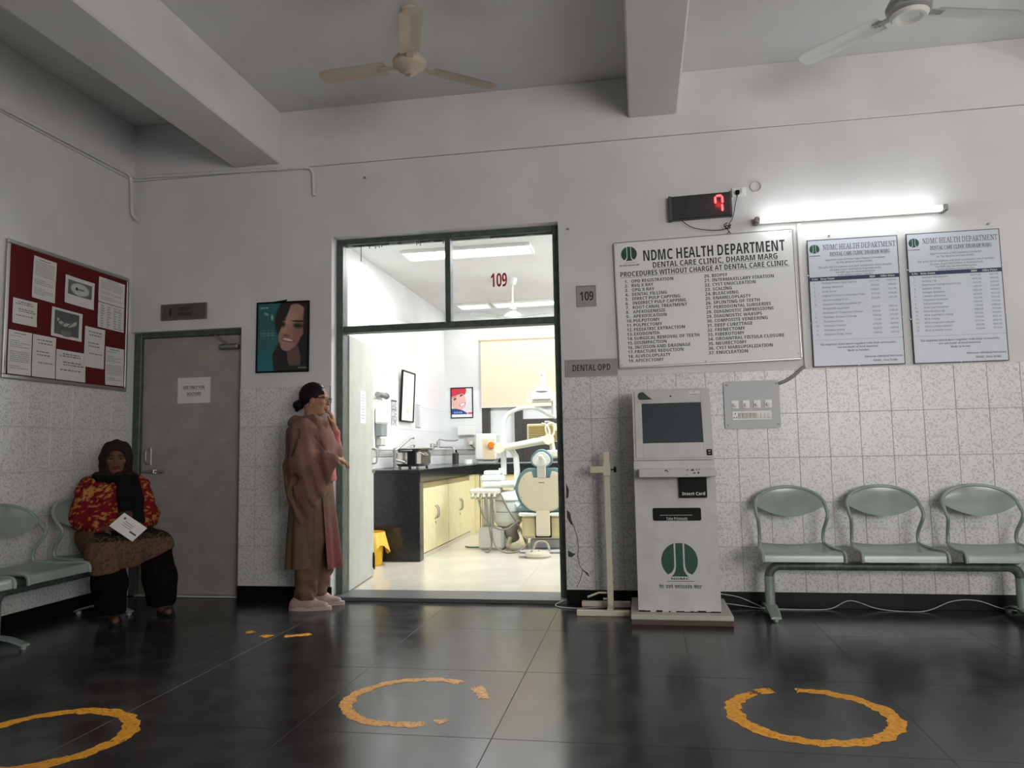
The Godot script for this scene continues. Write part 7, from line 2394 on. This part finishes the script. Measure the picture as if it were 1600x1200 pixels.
	# outline in the xy plane pushed from z0 to z1
	func prism(poly: PackedVector2Array, z0: float, z1: float, back := true) -> void:
		var area := 0.0
		for i in poly.size():
			area += poly[i].cross(poly[(i + 1) % poly.size()])
		if area < 0: poly.reverse()
		var id := Geometry2D.triangulate_polygon(poly)
		for i in range(0, id.size(), 3):
			var a := poly[id[i]]
			var b := poly[id[i + 1]]
			var d := poly[id[i + 2]]
			if (b - a).cross(d - a) < 0:
				var t := b; b = d; d = t
			tri(Vector3(a.x, a.y, z1), Vector3(b.x, b.y, z1), Vector3(d.x, d.y, z1))
			if back: tri(Vector3(a.x, a.y, z0), Vector3(d.x, d.y, z0), Vector3(b.x, b.y, z0))
		if absf(z1 - z0) < 1e-6: return
		for i in poly.size():
			var a := poly[i]
			var b := poly[(i + 1) % poly.size()]
			quad(Vector3(a.x, a.y, z0), Vector3(b.x, b.y, z0), Vector3(b.x, b.y, z1), Vector3(a.x, a.y, z1))

	func sheet(x0: float, y0: float, x1: float, y1: float, z: float, r := Rect2(0, 0, 1, 1)) -> void:
		quad(Vector3(x0, y0, z), Vector3(x1, y0, z), Vector3(x1, y1, z), Vector3(x0, y1, z), r)

	# flat lettering: cap height, optional width to fill; align 0 left, 0.5 centre, 1 right
	func text(s: String, at: Vector3, cap: float, font: Font, align := 0.0, width := 0.0) -> void:
		var tm := TextMesh.new()
		tm.font = font
		tm.font_size = 32
		tm.pixel_size = 0.01
		tm.depth = 0.0
		tm.curve_step = 2.0
		tm.text = s
		tm.horizontal_alignment = HORIZONTAL_ALIGNMENT_LEFT
		tm.vertical_alignment = VERTICAL_ALIGNMENT_BOTTOM
		var ar := tm.surface_get_arrays(0)
		var V: PackedVector3Array = ar[Mesh.ARRAY_VERTEX]
		var I: PackedInt32Array = ar[Mesh.ARRAY_INDEX]
		if V.is_empty(): return
		var lo := V[0]
		var hi := V[0]
		for p in V:
			lo = lo.min(p)
			hi = hi.max(p)
		var hm := TextMesh.new()
		hm.font = font; hm.font_size = 32; hm.pixel_size = 0.01; hm.depth = 0.0; hm.text = "H"
		hm.horizontal_alignment = HORIZONTAL_ALIGNMENT_LEFT
		hm.vertical_alignment = VERTICAL_ALIGNMENT_BOTTOM
		var box2 := hm.get_aabb()
		var base := box2.position.y
		var top := box2.end.y
		var sc := cap / maxf(top - base, 1e-4)
		var sx := sc if width <= 0.0 else width / (hi.x - lo.x)
		var w := (hi.x - lo.x) * sx
		for i in I:
			var p := V[i]
			vert(at + Vector3((p.x - lo.x) * sx - w * align, (p.y - base) * sc, 0), Vector3(0, 0, 1), Vector2(), col)

	func mesh() -> ArrayMesh:
		var ar := []
		ar.resize(Mesh.ARRAY_MAX)
		ar[Mesh.ARRAY_VERTEX] = v
		ar[Mesh.ARRAY_NORMAL] = n
		ar[Mesh.ARRAY_TEX_UV] = u
		ar[Mesh.ARRAY_COLOR] = c
		var m := ArrayMesh.new()
		m.add_surface_from_arrays(Mesh.PRIMITIVE_TRIANGLES, ar)
		return m


# ------------------------------------------------------------------ distance field for bodies and cloth
class Field:
	var o: Vector3
	var h: float
	var nx: int
	var ny: int
	var nz: int
	var d := PackedFloat32Array()

	func _init(lo: Vector3, hi: Vector3, cell: float) -> void:
		o = lo
		h = cell
		nx = int((hi.x - lo.x) / cell) + 2
		ny = int((hi.y - lo.y) / cell) + 2
		nz = int((hi.z - lo.z) / cell) + 2
		d.resize(nx * ny * nz)
		d.fill(9.0)

	func _range(lo: Vector3, hi: Vector3) -> Array:
		return [clampi(int((lo.x - o.x) / h), 0, nx), clampi(int((hi.x - o.x) / h) + 2, 0, nx), clampi(int((lo.y - o.y) / h), 0, ny), clampi(int((hi.y - o.y) / h) + 2, 0, ny), clampi(int((lo.z - o.z) / h), 0, nz), clampi(int((hi.z - o.z) / h) + 2, 0, nz)]

	func cap(a: Vector3, b: Vector3, ra: float, rb: float, k := 0.02, carve := false) -> void:
		var m := maxf(ra, rb) + k + 3.0 * h
		var mm := Vector3(m, m, m)
		var g := _range(a.min(b) - mm, a.max(b) + mm)
		var ab := b - a
		var il := 1.0 / maxf(ab.length_squared(), 1e-9)
		for z in range(g[4], g[5]):
			for y in range(g[2], g[3]):
				var i: int = (z * ny + y) * nx + g[0]
				for x in range(g[0], g[1]):
					var p := o + Vector3(x, y, z) * h - a
					var t := clampf(p.dot(ab) * il, 0.0, 1.0)
					var s := (p - ab * t).length() - lerpf(ra, rb, t)
					var e := d[i]
					if carve:
						d[i] = maxf(e, -s)
					else:
						var q := maxf(k - absf(e - s), 0.0) / maxf(k, 1e-5)
						d[i] = minf(e, s) - q * q * k * 0.25
					i += 1

	func chain(pts: Array, rs: Array, k := 0.02) -> void:
		for i in pts.size() - 1:
			cap(pts[i], pts[i + 1], rs[i], rs[i + 1], k)

	func ell(c: Vector3, r: Vector3, k := 0.02, b := Basis(), carve := false) -> void:
		var m := maxf(r.x, maxf(r.y, r.z)) + k + 3.0 * h
		var mm := Vector3(m, m, m)
		var g := _range(c - mm, c + mm)
		var bi := b.transposed()
		var r2 := r * r
		var small := minf(r.x, minf(r.y, r.z))
		for z in range(g[4], g[5]):
			for y in range(g[2], g[3]):
				var i: int = (z * ny + y) * nx + g[0]
				for x in range(g[0], g[1]):
					var p := bi * (o + Vector3(x, y, z) * h - c)
					var k0 := (p / r).length()
					var k1 := (p / r2).length()
					var s := k0 * (k0 - 1.0) / k1 if k1 > 1e-6 else -small
					var e := d[i]
					if carve:
						d[i] = maxf(e, -s)
					else:
						var q := maxf(k - absf(e - s), 0.0) / maxf(k, 1e-5)
						d[i] = minf(e, s) - q * q * k * 0.25
					i += 1

	func cut(nn: Vector3, c: float) -> void:
		var i := 0
		for z in nz:
			for y in ny:
				for x in nx:
					if d[i] < 1.0:
						d[i] = maxf(d[i], (o + Vector3(x, y, z) * h).dot(nn) - c)
					i += 1

	func warp(f: Callable) -> void:
		var i := 0
		for z in nz:
			for y in ny:
				for x in nx:
					if absf(d[i]) < 4.0 * h:
						d[i] += f.call(o + Vector3(x, y, z) * h)
					i += 1

	func to(mb: MB, color: Callable) -> void:
		var id := PackedInt32Array()
		id.resize(d.size())
		id.fill(-1)
		var V := PackedVector3Array()
		var N := PackedVector3Array()
		var C := PackedColorArray()
		var off := [0, 1, nx, nx + 1, nx * ny, nx * ny + 1, nx * ny + nx, nx * ny + nx + 1]
		var edges := [[0, 1], [2, 3], [4, 5], [6, 7], [0, 2], [1, 3], [4, 6], [5, 7], [0, 4], [1, 5], [2, 6], [3, 7]]
		for z in nz - 1:
			for y in ny - 1:
				for x in nx - 1:
					var i := (z * ny + y) * nx + x
					if absf(d[i]) > 4.0 * h: continue
					var s := [0.0, 0.0, 0.0, 0.0, 0.0, 0.0, 0.0, 0.0]
					var inside := 0
					for k in 8:
						s[k] = d[i + off[k]]
						if s[k] < 0.0: inside += 1
					if inside == 0 or inside == 8: continue
					var sum := Vector3()
					var cnt := 0
					for e in edges:
						var a: float = s[e[0]]
						var b: float = s[e[1]]
						if (a < 0.0) != (b < 0.0):
							var t := a / (a - b)
							var pa := Vector3(e[0] & 1, (e[0] >> 1) & 1, e[0] >> 2)
							var pb := Vector3(e[1] & 1, (e[1] >> 1) & 1, e[1] >> 2)
							sum += pa.lerp(pb, t)
							cnt += 1
					var p := o + (Vector3(x, y, z) + sum / cnt) * h
					id[i] = V.size()
					V.append(p)
					N.append(Vector3(s[1] + s[3] + s[5] + s[7] - s[0] - s[2] - s[4] - s[6], s[2] + s[3] + s[6] + s[7] - s[0] - s[1] - s[4] - s[5], s[4] + s[5] + s[6] + s[7] - s[0] - s[1] - s[2] - s[3]).normalized())
					C.append(color.call(p))
		var st := [1, nx, nx * ny]
		for z in range(1, nz - 1):
			for y in range(1, ny - 1):
				for x in range(1, nx - 1):
					var i := (z * ny + y) * nx + x
					if id[i] < 0: continue
					for ax in 3:
						var i2: int = i + st[ax]
						if (d[i] < 0.0) == (d[i2] < 0.0): continue
						var s1: int = st[(ax + 1) % 3]
						var s2: int = st[(ax + 2) % 3]
						var q := [id[i - s1 - s2], id[i - s2], id[i], id[i - s1]]
						if q[0] < 0 or q[1] < 0 or q[3] < 0: continue
						for k in ([0, 2, 1, 0, 3, 2] if d[i] < 0.0 else [0, 1, 2, 0, 2, 3]):
							var w: int = q[k]
							mb.vert(V[w], N[w], Vector2(), C[w])


# ------------------------------------------------------------------ scene helpers
func numbered(called: String) -> String:
	var k: int = taken.get(called, 0)
	taken[called] = k + 1
	return called if k == 0 else "%s_%03d" % [called, k]

func part(called: String, mb: MB, m: Material, parent: Node3D, label := "") -> MeshInstance3D:
	var o := MeshInstance3D.new()
	o.name = called
	o.mesh = mb.mesh()
	o.material_override = m
	parent.add_child(o, true)
	if label: o.set_meta("label", label)
	return o

func thing(called: String, label: String, category: String, at := Vector3.ZERO, turn := 0.0, group := "") -> Node3D:
	var o := Node3D.new()
	o.name = numbered(called)
	add_child(o)
	o.position = at
	o.rotation.y = turn
	o.set_meta("label", label)
	o.set_meta("category", category)
	if group: o.set_meta("group", group)
	return o

func single(called: String, mb: MB, m: Material, label: String, category: String, group := "") -> MeshInstance3D:
	var o := MeshInstance3D.new()
	o.name = numbered(called)
	o.mesh = mb.mesh()
	o.material_override = m
	add_child(o)
	o.set_meta("label", label)
	o.set_meta("category", category)
	if group: o.set_meta("group", group)
	return o

func struct(called: String, mb: MB, m: Material, label: String, category: String) -> MeshInstance3D:
	var o := single(called, mb, m, label, category)
	o.set_meta("kind", "structure")
	return o

func mat(c: Color, rough := 0.6, metal := 0.0, spec := 0.5) -> StandardMaterial3D:
	var m := StandardMaterial3D.new()
	m.albedo_color = c
	m.roughness = rough
	m.metallic = metal
	m.metallic_specular = spec
	return m

func vcol(rough := 0.8, rim := 0.0) -> StandardMaterial3D:
	var m := mat(Color(1, 1, 1), rough, 0.0, 0.25)
	m.vertex_color_use_as_albedo = true
	if rim > 0.0:
		m.rim_enabled = true
		m.rim = rim
		m.rim_tint = 0.7
	return m

func glow(c: Color, e: float) -> StandardMaterial3D:
	var m := mat(c, 0.5)
	m.emission_enabled = true
	m.emission = c
	m.emission_energy_multiplier = e
	return m

func tex_of(im: Image) -> ImageTexture:
	return ImageTexture.create_from_image(im)

# seamless noise between two colours
func noise_tex(a: Color, b: Color, freq: float, octaves: int, sd: int, size := 256, power := 1.0, lo := 0.3, hi := 0.7) -> ImageTexture:
	var f := FastNoiseLite.new()
	f.seed = sd
	f.noise_type = FastNoiseLite.TYPE_SIMPLEX_SMOOTH
	f.frequency = freq
	f.fractal_octaves = octaves
	var g := f.get_seamless_image(size, size)
	var im := Image.create_empty(size, size, false, Image.FORMAT_RGB8)
	for y in size:
		for x in size:
			var t := clampf((g.get_pixel(x, y).r - lo) / (hi - lo), 0.0, 1.0)
			im.set_pixel(x, y, a.lerp(b, pow(t, power)))
	return tex_of(im)

func tri_mat(t: Texture2D, scale: float, rough: float, world := true) -> StandardMaterial3D:
	var m := mat(Color(1, 1, 1), rough)
	m.albedo_texture = t
	m.uv1_triplanar = true
	m.uv1_world_triplanar = world
	m.uv1_scale = Vector3(scale, scale, scale)
	return m

func tex_mat(t: Texture2D, rough := 0.6) -> StandardMaterial3D:
	var m := mat(Color(1, 1, 1), rough)
	m.albedo_texture = t
	return m

func area_light(called: String, at: Vector3, dir: Vector3, size: Vector2, e: float, c: Color, parent: Node3D = self) -> void:
	var l := AreaLight3D.new()
	l.name = called
	l.area_size = size
	l.light_energy = e
	l.light_color = c
	l.shadow_enabled = true
	l.area_range = 25.0
	l.area_attenuation = 2.0
	parent.add_child(l, true)
	var up := Vector3.UP if absf(dir.y) < 0.9 else Vector3.BACK
	l.global_transform = Transform3D(Basis.looking_at(dir, up), at)

func spline(pts: Array, steps := 6) -> Array:
	var out := []
	for i in pts.size() - 1:
		var p0: Vector3 = pts[maxi(i - 1, 0)]
		var p1: Vector3 = pts[i]
		var p2: Vector3 = pts[i + 1]
		var p3: Vector3 = pts[mini(i + 2, pts.size() - 1)]
		for s in steps:
			out.append(p1.cubic_interpolate(p2, p0, p3, float(s) / steps))
	out.append(pts[-1])
	return out

func rrect(x0: float, y0: float, x1: float, y1: float, r: float, seg := 4) -> PackedVector2Array:
	var P := PackedVector2Array()
	for q in [[x1 - r, y1 - r, 0.0], [x0 + r, y1 - r, 0.25], [x0 + r, y0 + r, 0.5], [x1 - r, y0 + r, 0.75]]:
		for s in seg + 1:
			var a: float = TAU * (q[2] + 0.25 * s / seg)
			P.append(Vector2(q[0] + cos(a) * r, q[1] + sin(a) * r))
	return P

func moved(o: Vector3, b := Basis()) -> MB:
	var m := MB.new()
	m.xf = Transform3D(b, o)
	return m

func side_basis() -> Basis:   # outlines drawn as (z, y), pushed along -x
	return Basis(Vector3(0, 0, 1), Vector3(0, 1, 0), Vector3(-1, 0, 0))
